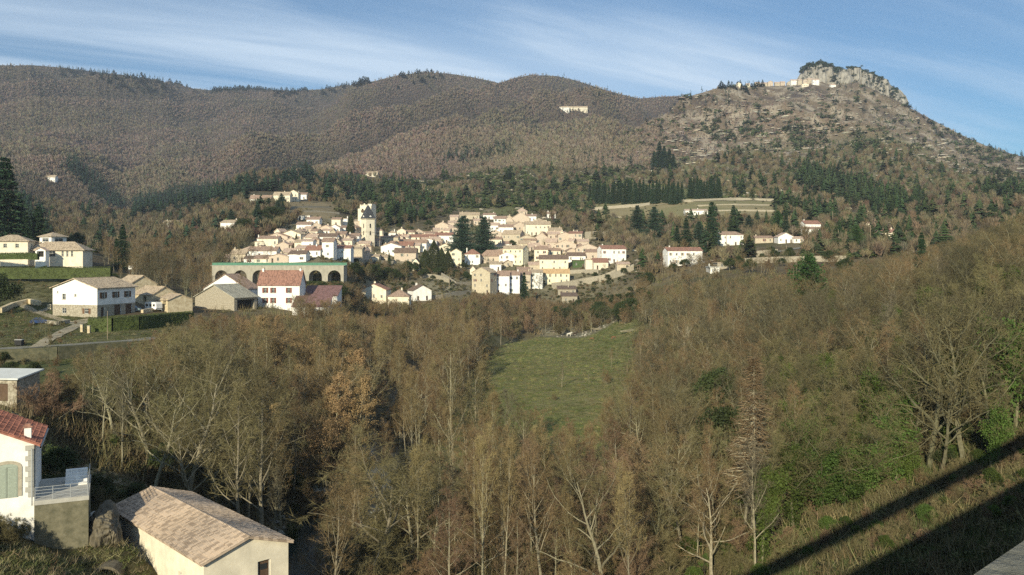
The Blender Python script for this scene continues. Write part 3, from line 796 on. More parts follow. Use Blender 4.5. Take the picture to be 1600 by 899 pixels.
def gen_conifer(seed, H, Rb, kind):
    rnd = random.Random(seed); tr, cr = MB(), MB()
    n = 8
    for i in range(n): tr.tube((0, 0, -0.5 + (H + .3) * i / n), (0, 0, -0.5 + (H + .3) * (i + 1) / n), .017 * H * (1 - .93 * i / n), .017 * H * (1 - .93 * (i + 1) / n), 6)
    t0 = {'fir': .06, 'cedar': .12, 'pine': .25, 'larch': .28}[kind]
    lay = {'fir': 26, 'cedar': 25, 'pine': 15, 'larch': 32}[kind]
    for k in range(lay):
        t = t0 + (1 - t0) * (k + rnd.random() * .6) / lay
        if kind == 'cedar': rad = Rb * (1 - t) ** .55 * rnd.uniform(.65, 1.15)
        elif kind == 'pine': rad = Rb * (math.sin(math.pi * min(1, (t - t0) / (1 - t0) * .8 + .2))) ** .7 * rnd.uniform(.6, 1.1)
        else: rad = Rb * (1.02 - t) ** .85 * rnd.uniform(.8, 1.15)
        nb = {'fir': 9, 'cedar': 7, 'pine': 6, 'larch': 7}[kind]
        for j in range(nb):
            az = 2 * math.pi * (j + rnd.random()) / nb; LL = rad * rnd.uniform(.6, 1.1)
            if LL < .25: LL = .25
            sl = {'fir': -.28, 'cedar': rnd.uniform(-.12, .22), 'pine': .18, 'larch': -.02}[kind] + (rnd.uniform(-.1, .1) if kind != 'larch' else rnd.uniform(-.4, .35))
            d = Vector((math.cos(az), math.sin(az), sl)); p = Vector((0, 0, t * H)); side = Vector((-math.sin(az), math.cos(az), 0))
            q = p + d * LL; tr.tube(p, q, .05 + .006 * LL, .015, 3)
            m_ = max(3, int(LL / .42))
            for s in range(m_):
                f = (s + .7) / m_; c = p + d * (LL * f); c.z -= .10 * LL * f * f if kind == 'fir' else 0
                wd = LL * .38 * (1 - f * .6) + .12
                cnt = {'fir': 9, 'cedar': 11, 'pine': 12, 'larch': 5}[kind]
                for _ in range(cnt):
                    o = c + side * rnd.uniform(-wd, wd) + Vector((0, 0, rnd.gauss(0, {'pine': .28, 'cedar': .22}.get(kind, .10))))
                    a = (d * .5 + side * rnd.uniform(-.6, .6) + Vector((0, 0, rnd.uniform(-.45, .25) if kind != 'pine' else rnd.uniform(-.2, .6)))).normalized() * rnd.uniform(.25, .55)
                    if kind == 'larch': s_ = rperp(rnd, a.normalized()) * .035; a *= 1.4
                    else: s_ = rperp(rnd, a.normalized()) * .13
                    cr.face([o - s_, o + s_, o + a])
    return tr, cr
def gen_cypress(seed, H, Rb):
    rnd = random.Random(seed); tr, cr = MB(), MB()
    tr.tube((0, 0, -.5), (0, 0, H * .8), .16, .03, 6)
    for _ in range(5200):
        t = rnd.random(); az = rnd.uniform(0, 2 * math.pi)
        rad = Rb * (min(1, t * 7) ** .5) * (1 - max(0, (t - .35) / .65) ** 1.7) * (1 + .10 * math.sin(3 * az + 5 * t))
        rr = rad * rnd.uniform(.75, 1.05)
        c = Vector((math.cos(az) * rr, math.sin(az) * rr, .2 + t * H * .96)); a = Vector((math.cos(az) * .3, math.sin(az) * .3, 1)).normalized() * rnd.uniform(.3, .6)
        s = rperp(rnd, a.normalized()) * .10; cr.face([c - s, c + s, c + a])
    return tr, cr
def gen_round(seed, H, Rb, leafsize=.16, n=5000):
    """Round evergreen with leaf clumps on short limbs."""
    rnd = random.Random(seed); tr, cr = MB(), MB()
    tr.tube((0, 0, -.5), (0, 0, H * .5), .03 * H, .02 * H, 6)
    cl = []
    for k in range(34):
        az = rnd.uniform(0, 6.28); el = rnd.uniform(-.35, 1.5); rr = rnd.uniform(.55, 1)
        c = Vector((math.cos(az) * math.cos(el) * Rb * rr, math.sin(az) * math.cos(el) * Rb * rr, H * .52 + math.sin(el) * H * .42 * rr))
        tr.tube((0, 0, H * .3), c, .05, .02, 3); cl.append(c)
    for c in cl: tufts(cr, rnd, c, Rb * rnd.uniform(.26, .42), n // 34, leafsize * 1.5, .3, .8)
    return tr, cr
def gen_ivy(seed, H, tr_src):
    """Ivy mantle around a trunk and its lower limbs."""
    rnd = random.Random(seed); b = MB()
    vs = [Vector(v) for v in tr_src.v if v[2] < H * .72 and math.hypot(v[0], v[1]) < H * .17]
    for v in rnd.sample(vs, min(len(vs), 620)):
        k = 1.25 * (1 - .45 * v.z / H)
        for _ in range(17):
            c = v + Vector((rnd.gauss(0, .42 * k), rnd.gauss(0, .42 * k), rnd.gauss(-.1, .5)))
            a = Vector((rnd.gauss(0, .5), rnd.gauss(0, .5), -1)).normalized() * rnd.uniform(.12, .24); s = rperp(rnd, a.normalized()) * .11
            b.face([c - a * .5 - s * .4, c - a * .2 + s, c + a, c - a * .2 - s])
    return b
PROTO = {}
def proto(key, parts):
    """parts: [(name, builder, material)] -> shared meshes."""
    PROTO[key] = [(n_, b.mesh(n_, m_)) for n_, b, m_ in parts if b.f]
    zs = [v[2] for _, b, _ in parts for v in b.v]; PROTO[key + '_h'] = max(zs)
def bare_proto(key, seed, H, sh, tw, bark=BARK, leaf=None, lm=None, ivy=False, twigw=.026):
    tr, cr, lf = gen_bare(seed, H, SH[sh], leaf, twigw)
    parts = [('trunk', tr, bark), ('crown', cr, TW[tw])]
    if leaf: parts.append(('leaves', lf, LF[lm]))
    if ivy: parts.append(('ivy', gen_ivy(seed, H, tr), LF['ivy']))
    proto(key, parts)
for i in range(3):
    bare_proto('oak%d' % i, 20 + i, 15, 'oak', ('olive', 'brown', 'olive')[i])
    bare_proto('oakd%d' % i, 30 + i, 14, 'oak', ('dark', 'dark', 'olive')[i], BARKD)
bare_proto('tall0', 40, 17, 'tall', 'olive'); bare_proto('tall1', 41, 17, 'tall', 'grey'); bare_proto('tall2', 42, 16, 'tall', 'brown')
bare_proto('pole0', 50, 18, 'pole', 'gold'); bare_proto('pole1', 51, 17, 'pole', 'gold'); bare_proto('pole2', 52, 16, 'pole', 'brown')
bare_proto('shrub0', 60, 7, 'shrub', 'brown'); bare_proto('shrub1', 61, 7, 'shrub', 'red'); bare_proto('shrub2', 62, 6, 'shrub', 'olive')
bare_proto('alder0', 70, 15, 'alder', 'red'); bare_proto('alder1', 71, 14, 'alder', 'brown')
bare_proto('weep0', 80, 11, 'weep', 'olive')
bare_proto('leafy0', 90, 14, 'alder', 'brown', leaf=(.9, .07, 2), lm='ochre'); bare_proto('leafy1', 91, 12, 'oak', 'brown', leaf=(.6, .07, 2), lm='ochre')
bare_proto('ivy0', 100, 15, 'oak', 'olive', BARKD, ivy=True); bare_proto('ivy1', 101, 15, 'tall', 'olive', BARKD, ivy=True)
for k, args, ms in (('fir0', (110, 16, 3.6, 'fir'), 'fir'), ('fir1', (111, 15, 3.0, 'fir'), 'fir'), ('cedar0', (112, 18, 7.0, 'cedar'), 'cedar'), ('cedar1', (113, 17, 6.0, 'cedar'), 'cedar'),
                    ('pine0', (114, 12, 3.8, 'pine'), 'pine'), ('pine1', (115, 11, 3.2, 'pine'), 'pine'), ('larch0', (116, 16, 3.4, 'larch'), 'russet')):
    tr, cr = gen_conifer(*args); proto(k, [('trunk', tr, BARK if k == 'larch0' else BARKD), ('crown', cr, LF[ms])])
for k, s in (('cyp0', 120), ('cyp1', 121)):
    tr, cr = gen_cypress(s, 12, 1.9); proto(k, [('trunk', tr, BARKD), ('crown', cr, LF['cypress'])])
for k, s in (('holm0', 130), ('holm1', 131)):
    tr, cr = gen_round(s, 7, 3.2); proto(k, [('trunk', tr, BARKD), ('crown', cr, LF['holm'])])
for k, s in (('ivybush0', 140), ('ivybush1', 141)):
    tr, cr = gen_round(s, 7, 3.2, .17, 6500); proto(k, [('trunk', tr, BARKD), ('crown', cr, LF['ivy'])])
def plant(key, name, label, x, y, H, group=None, cat='tree', z=None, rz=None, wide=1.0, lean=0.0):
    s = H / PROTO[key + '_h']
    z = float(ground(x, y)) if z is None else z
    root = empty(name, (x, y, z - 0.15), random.uniform(0, 6.28) if rz is None else rz)
    root.scale = (s * wide, s * wide, s)
    root.rotation_euler.x = lean * random.uniform(-1, 1); root.rotation_euler.y = lean * random.uniform(-1, 1)
    tag(root, label, cat, group)
    for n_, me in PROTO[key]:
        link(bpy.data.objects.new(n_, me), root)
    return root

# the same trees as single meshes, for the parts of the wood that read as one mass
FILL = {}
def fill_source(key):
    if key not in FILL:
        b = bpy.data.collections.new('fill_' + key)
        for n_, me in PROTO[key]: b.objects.link(bpy.data.objects.new('source_' + n_, me))
        FILL[key] = b
    return FILL[key]
def instance_mass(name, items, label=None):
    """items: [(key, x, y, z, height, turn)] -> ONE object that repeats the tree meshes."""
    keys = sorted({i[0] for i in items})
    ng = bpy.data.node_groups.new(name, 'GeometryNodeTree')
    ng.interface.new_socket('Geometry', in_out='INPUT', socket_type='NodeSocketGeometry'); ng.interface.new_socket('Geometry', in_out='OUTPUT', socket_type='NodeSocketGeometry')
    gi = ng.nodes.new('NodeGroupInput'); go = ng.nodes.new('NodeGroupOutput'); jn = ng.nodes.new('GeometryNodeJoinGeometry')
    def att(nm, typ):
        a = ng.nodes.new('GeometryNodeInputNamedAttribute'); a.data_type = typ; a.inputs[0].default_value = nm
        return next(o for o in a.outputs if o.enabled)
    for k, key in enumerate(keys):
        ip = ng.nodes.new('GeometryNodeInstanceOnPoints'); ci = ng.nodes.new('GeometryNodeCollectionInfo'); ci.inputs[0].default_value = fill_source(key); ci.transform_space = 'ORIGINAL'
        cmp_ = ng.nodes.new('FunctionNodeCompare'); cmp_.data_type = 'INT'; cmp_.operation = 'EQUAL'
        ins = [i for i in cmp_.inputs if i.enabled]; ng.links.new(att('pick', 'INT'), ins[0]); ins[1].default_value = k
        ng.links.new(gi.outputs[0], ip.inputs['Points']); ng.links.new(cmp_.outputs[0], ip.inputs['Selection']); ng.links.new(ci.outputs[0], ip.inputs['Instance'])
        ng.links.new(att('turn', 'FLOAT_VECTOR'), ip.inputs['Rotation']); ng.links.new(att('size', 'FLOAT_VECTOR'), ip.inputs['Scale']); ng.links.new(ip.outputs[0], jn.inputs[0])
    ng.links.new(jn.outputs[0], go.inputs[0])
    me = bpy.data.meshes.new(name); me.from_pydata([(i[1], i[2], i[3] - .15) for i in items], [], [])
    a = me.attributes.new('pick', 'INT', 'POINT'); a.data.foreach_set('value', [keys.index(i[0]) for i in items])
    a = me.attributes.new('turn', 'FLOAT_VECTOR', 'POINT'); a.data.foreach_set('vector', np.array([(0, 0, i[5]) for i in items], dtype=np.float32).ravel())
    a = me.attributes.new('size', 'FLOAT_VECTOR', 'POINT'); a.data.foreach_set('vector', np.array([[i[4] / PROTO[i[0] + '_h']] * 3 for i in items], dtype=np.float32).ravel())
    o = link(bpy.data.objects.new(name, me)); md = o.modifiers.new('fill', 'NODES'); md.node_group = ng
    tag(o, label, None, None, 'stuff'); return o

# ------------------------------------------------------------------ river, tracks, viaducts, crag
WATER = mat('dark_river_water', (0.030, 0.038, 0.030), 0.3, 0.4, 0.12, 0.15, spec=0.5)
b = MB(); P = resample([(x, y, 0) for x, y in zip(RIV_X, RIV_Y)], 6)
for p, q in zip(P[:-1], P[1:]): b.face([(p.x - 7, p.y, RIVER_Z), (p.x + 7, p.y, RIVER_Z), (q.x + 7, q.y, RIVER_Z), (q.x - 7, q.y, RIVER_Z)])
tag(b.build('water', WATER), kind='structure')
TRACK = mat('pale_dirt_track', (0.34, 0.29, 0.20), 0.3, 1.2, 0.95, 0.3)
ASPH = mat('worn_asphalt', (0.20, 0.19, 0.16), 0.25, 1.0, 0.9, 0.2)
ribbon('road', path_pts([(-60, 549), (0, 546), (45, 543), (100, 540), (160, 536), (225, 531), (262, 527)]), 3.2, ASPH, 0.10)
ribbon('path', path_pts([(58, 543), (74, 532), (94, 522), (110, 514), (122, 509)]), 3.0, TRACK, 0.14)
ribbon('path', path_pts([(124, 510), (106, 504), (88, 498), (70, 492), (58, 489), (40, 480), (28, 474)]), 2.4, TRACK, 0.12)
ribbon('path', path_pts([(60, 489), (72, 484), (84, 480)]), 2.6, TRACK, 0.13)
ribbon('path', path_pts([(118, 507), (128, 502), (142, 499), (166, 500), (190, 498)]), 4.5, TRACK, 0.10)
ribbon('road', path_pts([(1075, 420), (1130, 404), (1190, 398), (1250, 388), (1320, 385), (1360, 386)], 300), 4.5, ASPH, 0.3)
ribbon('path', path_pts([(925, 327), (960, 324), (1000, 322), (1040, 319), (1075, 316), (1120, 314), (1170, 313), (1212, 316)], 450), 3.0, TRACK, 0.3)
ribbon('path', path_pts([(560, 362), (600, 360)], 400), 3.0, TRACK, 0.3)
ribbon('path', [(-24.5, 78, 0), (-28, 84, 0), (-33, 90, 0), (-37, 97, 0)], 2.2, TRACK, 0.08)
ribbon('path', [(-57, 98, 0), (-53, 94, 0), (-46, 93, 0), (-41, 96, 0)], 3.2, TRACK, 0.08)

def viaduct(name, label, p0, ang, length, width, ztop, bay, pier, spring, zfoot, m, cat='viaduct', rail=None, parapet=1.0):
    """Masonry arches; p0 = one end of the near face, ang = heading; near face on the local -y side."""
    root = empty(name, (p0[0], p0[1], 0), ang)
    tag(root, label, cat)
    n = max(1, round(length / bay)); bay = length / n; rad = (bay - pier) / 2
    b = MB(); K = 10; deck = ztop - parapet
    for i in range(n):
        x0 = i * bay; c = x0 + bay / 2; crown = min(deck - 0.5, spring + rad); k = (crown - spring) / rad
        arc = [(c - rad * math.cos(math.pi * j / K), spring + rad * k * math.sin(math.pi * j / K)) for j in range(K + 1)]
        for y, fl in ((0, 1), (width, -1)):
            for (xa, za), (xb, zb) in zip(arc[:-1], arc[1:]):
                q = [(xa, y, za), (xb, y, zb), (xb, y, deck), (xa, y, deck)]; b.face(q if fl > 0 else q[::-1])
            for xa, xb in ((x0, c - rad), (c + rad, x0 + bay)):
                q = [(xa, y, zfoot), (xb, y, zfoot), (xb, y, deck), (xa, y, deck)]; b.face(q if fl > 0 else q[::-1])
        for (xa, za), (xb, zb) in zip(arc[:-1], arc[1:]): b.face([(xa, 0, za), (xa, width, za), (xb, width, zb), (xb, 0, zb)])
        for xa in (c - rad, c + rad): b.face([(xa, 0, zfoot), (xa, width, zfoot), (xa, width, spring), (xa, 0, spring)])
    for xa in (0, length): b.face([(xa, 0, zfoot), (xa, width, zfoot), (xa, width, deck), (xa, 0, deck)])
    b.build('arches', m, root)
    d = MB(); d.box((length / 2, width / 2, deck + 0.003), (length + 1, width + 0.3, 0.12)); d.build('deck', CONC, root)
    for y in (0.34, width - 0.34):
        if rail is None:
            w_ = MB(); 
            for i in range(int(length / 1.5)):
                w_.box((i * 1.5 + 0.75, y, deck + 0.13), (1.494, 0.44, parapet - 0.30 + 0.0), 0)
                w_.box((i * 1.5 + 0.75, y, deck + parapet - 0.168), (1.49, 0.60, 0.168), 1)
            w_.build('parapet', [m, COPE], root)
        else:
            w_ = MB(); w_.box((length / 2, y, deck + 0.13), (length, 0.06, parapet - .13)); 
            for i in range(int(length / 2) + 1): w_.box((i * 2, y, deck + 0.125), (0.12, 0.14, parapet), 0)
            w_.build('railing', rail, root)
    return root
COPE = mat('lichened_coping_stone', (0.36, 0.35, 0.30), 0.5, 9.0, 0.95, 1.0, col2=(0.15, 0.15, 0.12), detail=12)
VIA = mat('viaduct_stone', (0.44, 0.40, 0.32), 0.4, 0.8, 0.95, 0.5, col2=(0.26, 0.24, 0.19), detail=9, stretch=(1, 1, .5))
GREEN = mat('green_painted_railing', (0.075, 0.20, 0.13), 0.2, 2, 0.6)
viaduct('village_viaduct', 'low grey stone arched bridge with green railing below the village', (-119, 338, 0), R(-1.5), 52.5, 6, -2.75, 7.5, 2.3, -8.3, -19, VIA, rail=GREEN, parapet=1.1)
A_ = R(42.4)
viaduct('stone_viaduct', 'lichen spotted grey stone parapet coping of the bridge at the bottom corner', (0.649 - 60 * math.cos(A_) + 7.96 * math.sin(A_), 1.2 - 60 * math.sin(A_) - 7.96 * math.cos(A_), 0), A_, 240, 8, -0.45, 16, 3.5, -11.5, -36, VIA, parapet=1.0)
# unseen pipe added overhead to lay the narrow stripe of shade beside the bridge's own
g = MB(); ga = (0.649 - 60 * math.cos(A_) - 0.7 * -math.sin(A_), 1.2 - 60 * math.sin(A_) - 0.7 * math.cos(A_))
for i in range(24):
    p = (-2.0 + i * 10, 0, 3.9); g.tube(p, (p[0] + 10.0, 0, 3.9), .8, .8, 12)
for t in (2, 228):
    g.box((t, -.6, -1.2), (1.0, 1.0, 4.6))
o = g.build('added_shadow_pipe', METAL, None, (0.649 - 60 * math.cos(A_), 1.2 - 60 * math.sin(A_), 0), A_)
tag(o, 'unseen thick metal pipe added above the bridge to cast the narrow shadow stripe', 'pipe')

def crag():
    rnd = random.Random(5)
    m = mat('pale_limestone', (0.36, 0.33, 0.28), 0.4, 0.16, 0.95, 1.0, col2=(0.13, 0.12, 0.10), detail=12, stretch=(1, 1, 0.35), thr=(0.36, 0.58))
    top_u = [1255, 1262, 1272, 1285, 1298, 1304, 1309, 1316, 1326, 1340, 1352, 1362, 1376, 1386, 1396, 1407, 1413]
    top_v = [120, 105, 101, 100, 105, 111, 116, 108, 106, 105, 109, 114, 124, 131, 139, 150, 161]
    bot_v = [124, 122, 124, 128, 129, 128, 128, 128, 131, 134, 136, 138, 144, 148, 153, 158, 162]
    tops = []
    for part, (ua, ub) in enumerate(((1256, 1308), (1310, 1411))):
        b = MB()
        for i in range(30 if part == 0 else 62):
            u = rnd.uniform(ua, ub); Y = 1830 + rnd.uniform(0, 75); r = rnd.choice([6, 8, 12, 16]) * rnd.uniform(.8, 1.2)
            tv = np.interp(u, top_u, top_v) + (rnd.random() ** 2 * 12 if Y < 1862 else rnd.uniform(0, 4)) ; bv = np.interp(u, top_u, bot_v)
            x = (u - 800) / F * Y; z1 = (HV - tv) / F * Y; z0 = (HV - bv) / F * Y - 26
            if z1 < z0 + 20: continue
            k = 9; n0 = len(b.v); rings = 6; sl = (rnd.uniform(-.5, .5), rnd.uniform(-.3, .6))
            ph = [rnd.uniform(.75, 1.25) for _ in range(k)]
            for j in range(rings):
                t = j / (rings - 1); rr = r * (1.3 - .6 * t * t) * rnd.uniform(.82, 1.15)
                for a in range(k):
                    an = 2 * math.pi * a / k; q = rr * ph[a]
                    b.v.append((x + q * math.cos(an), Y + q * math.sin(an), z0 + (z1 - z0) * t + (q * .45 * (sl[0] * math.cos(an) + sl[1] * math.sin(an)) - rnd.uniform(0, 5) if j == rings - 1 else 0)))
            for j in range(rings - 1):
                for a in range(k):
                    a2 = (a + 1) % k; b.f.append((n0 + j*k + a, n0 + j*k + a2, n0 + (j+1)*k + a2, n0 + (j+1)*k + a)); b.m.append(0)
            b.f.append(tuple(n0 + (rings-1)*k + a for a in range(k))); b.m.append(0)
            if Y > 1845: tops.append((x, Y, z1 - 2))
        tag(b.build('rock_crag', m), kind='structure')
    return tops
CRAG_TOPS = crag()

# ------------------------------------------------------------------ the hillside village, one row per house
VG = 'houses of the hillside village'
HR = random.Random(3)
PLACED_H = []
def vill(u0, u1, ve, vb, rp, typ, yaw, wall, tile, label, chim=1, D=8.0, group=VG, dens=.8, ymin=300, hh=None, deep=6):
    um = (u0 + u1) / 2
    Y = hit(um, vb, ymin)
    if Y is None:
        i_ = int(round((um + 900) / 5)); j_ = int(np.argmax(ZT[i_] / YG)); Y = float(YG[j_]); sh_ = VT[i_, j_] + .6 - vb; vb += sh_; ve += sh_
    x = (um - 800) / F * Y; k = Y / F
    for _h in PLACED_H:
        if group == 'packed' and math.hypot(_h[0] - x, (_h[1] - Y) * .6) < 5.5: return
    PLACED_H.append((x, Y))
    W = max(3.0, ((u1 - u0) * k - D * abs(math.sin(R(yaw)))) / math.cos(R(yaw)))
    h = max(2.3, (vb - ve) * k); rise = max(0.7, rp * k)
    z = (HV - vb) * k
    cs = [(HR.choice([-.75, .7, .2]), HR.choice([-.1, .12]))] if chim and HR.random() < .8 else []
    if yaw: x += math.sin(R(yaw)) * D / 2 * .6
    house(label, x, Y, z, yaw, W, D, h, typ, rise, wall, tile, auto_ops(W, D, h, HR, yaw, typ, dens), cs, group, .35, deep, shut=HR.randrange(4))
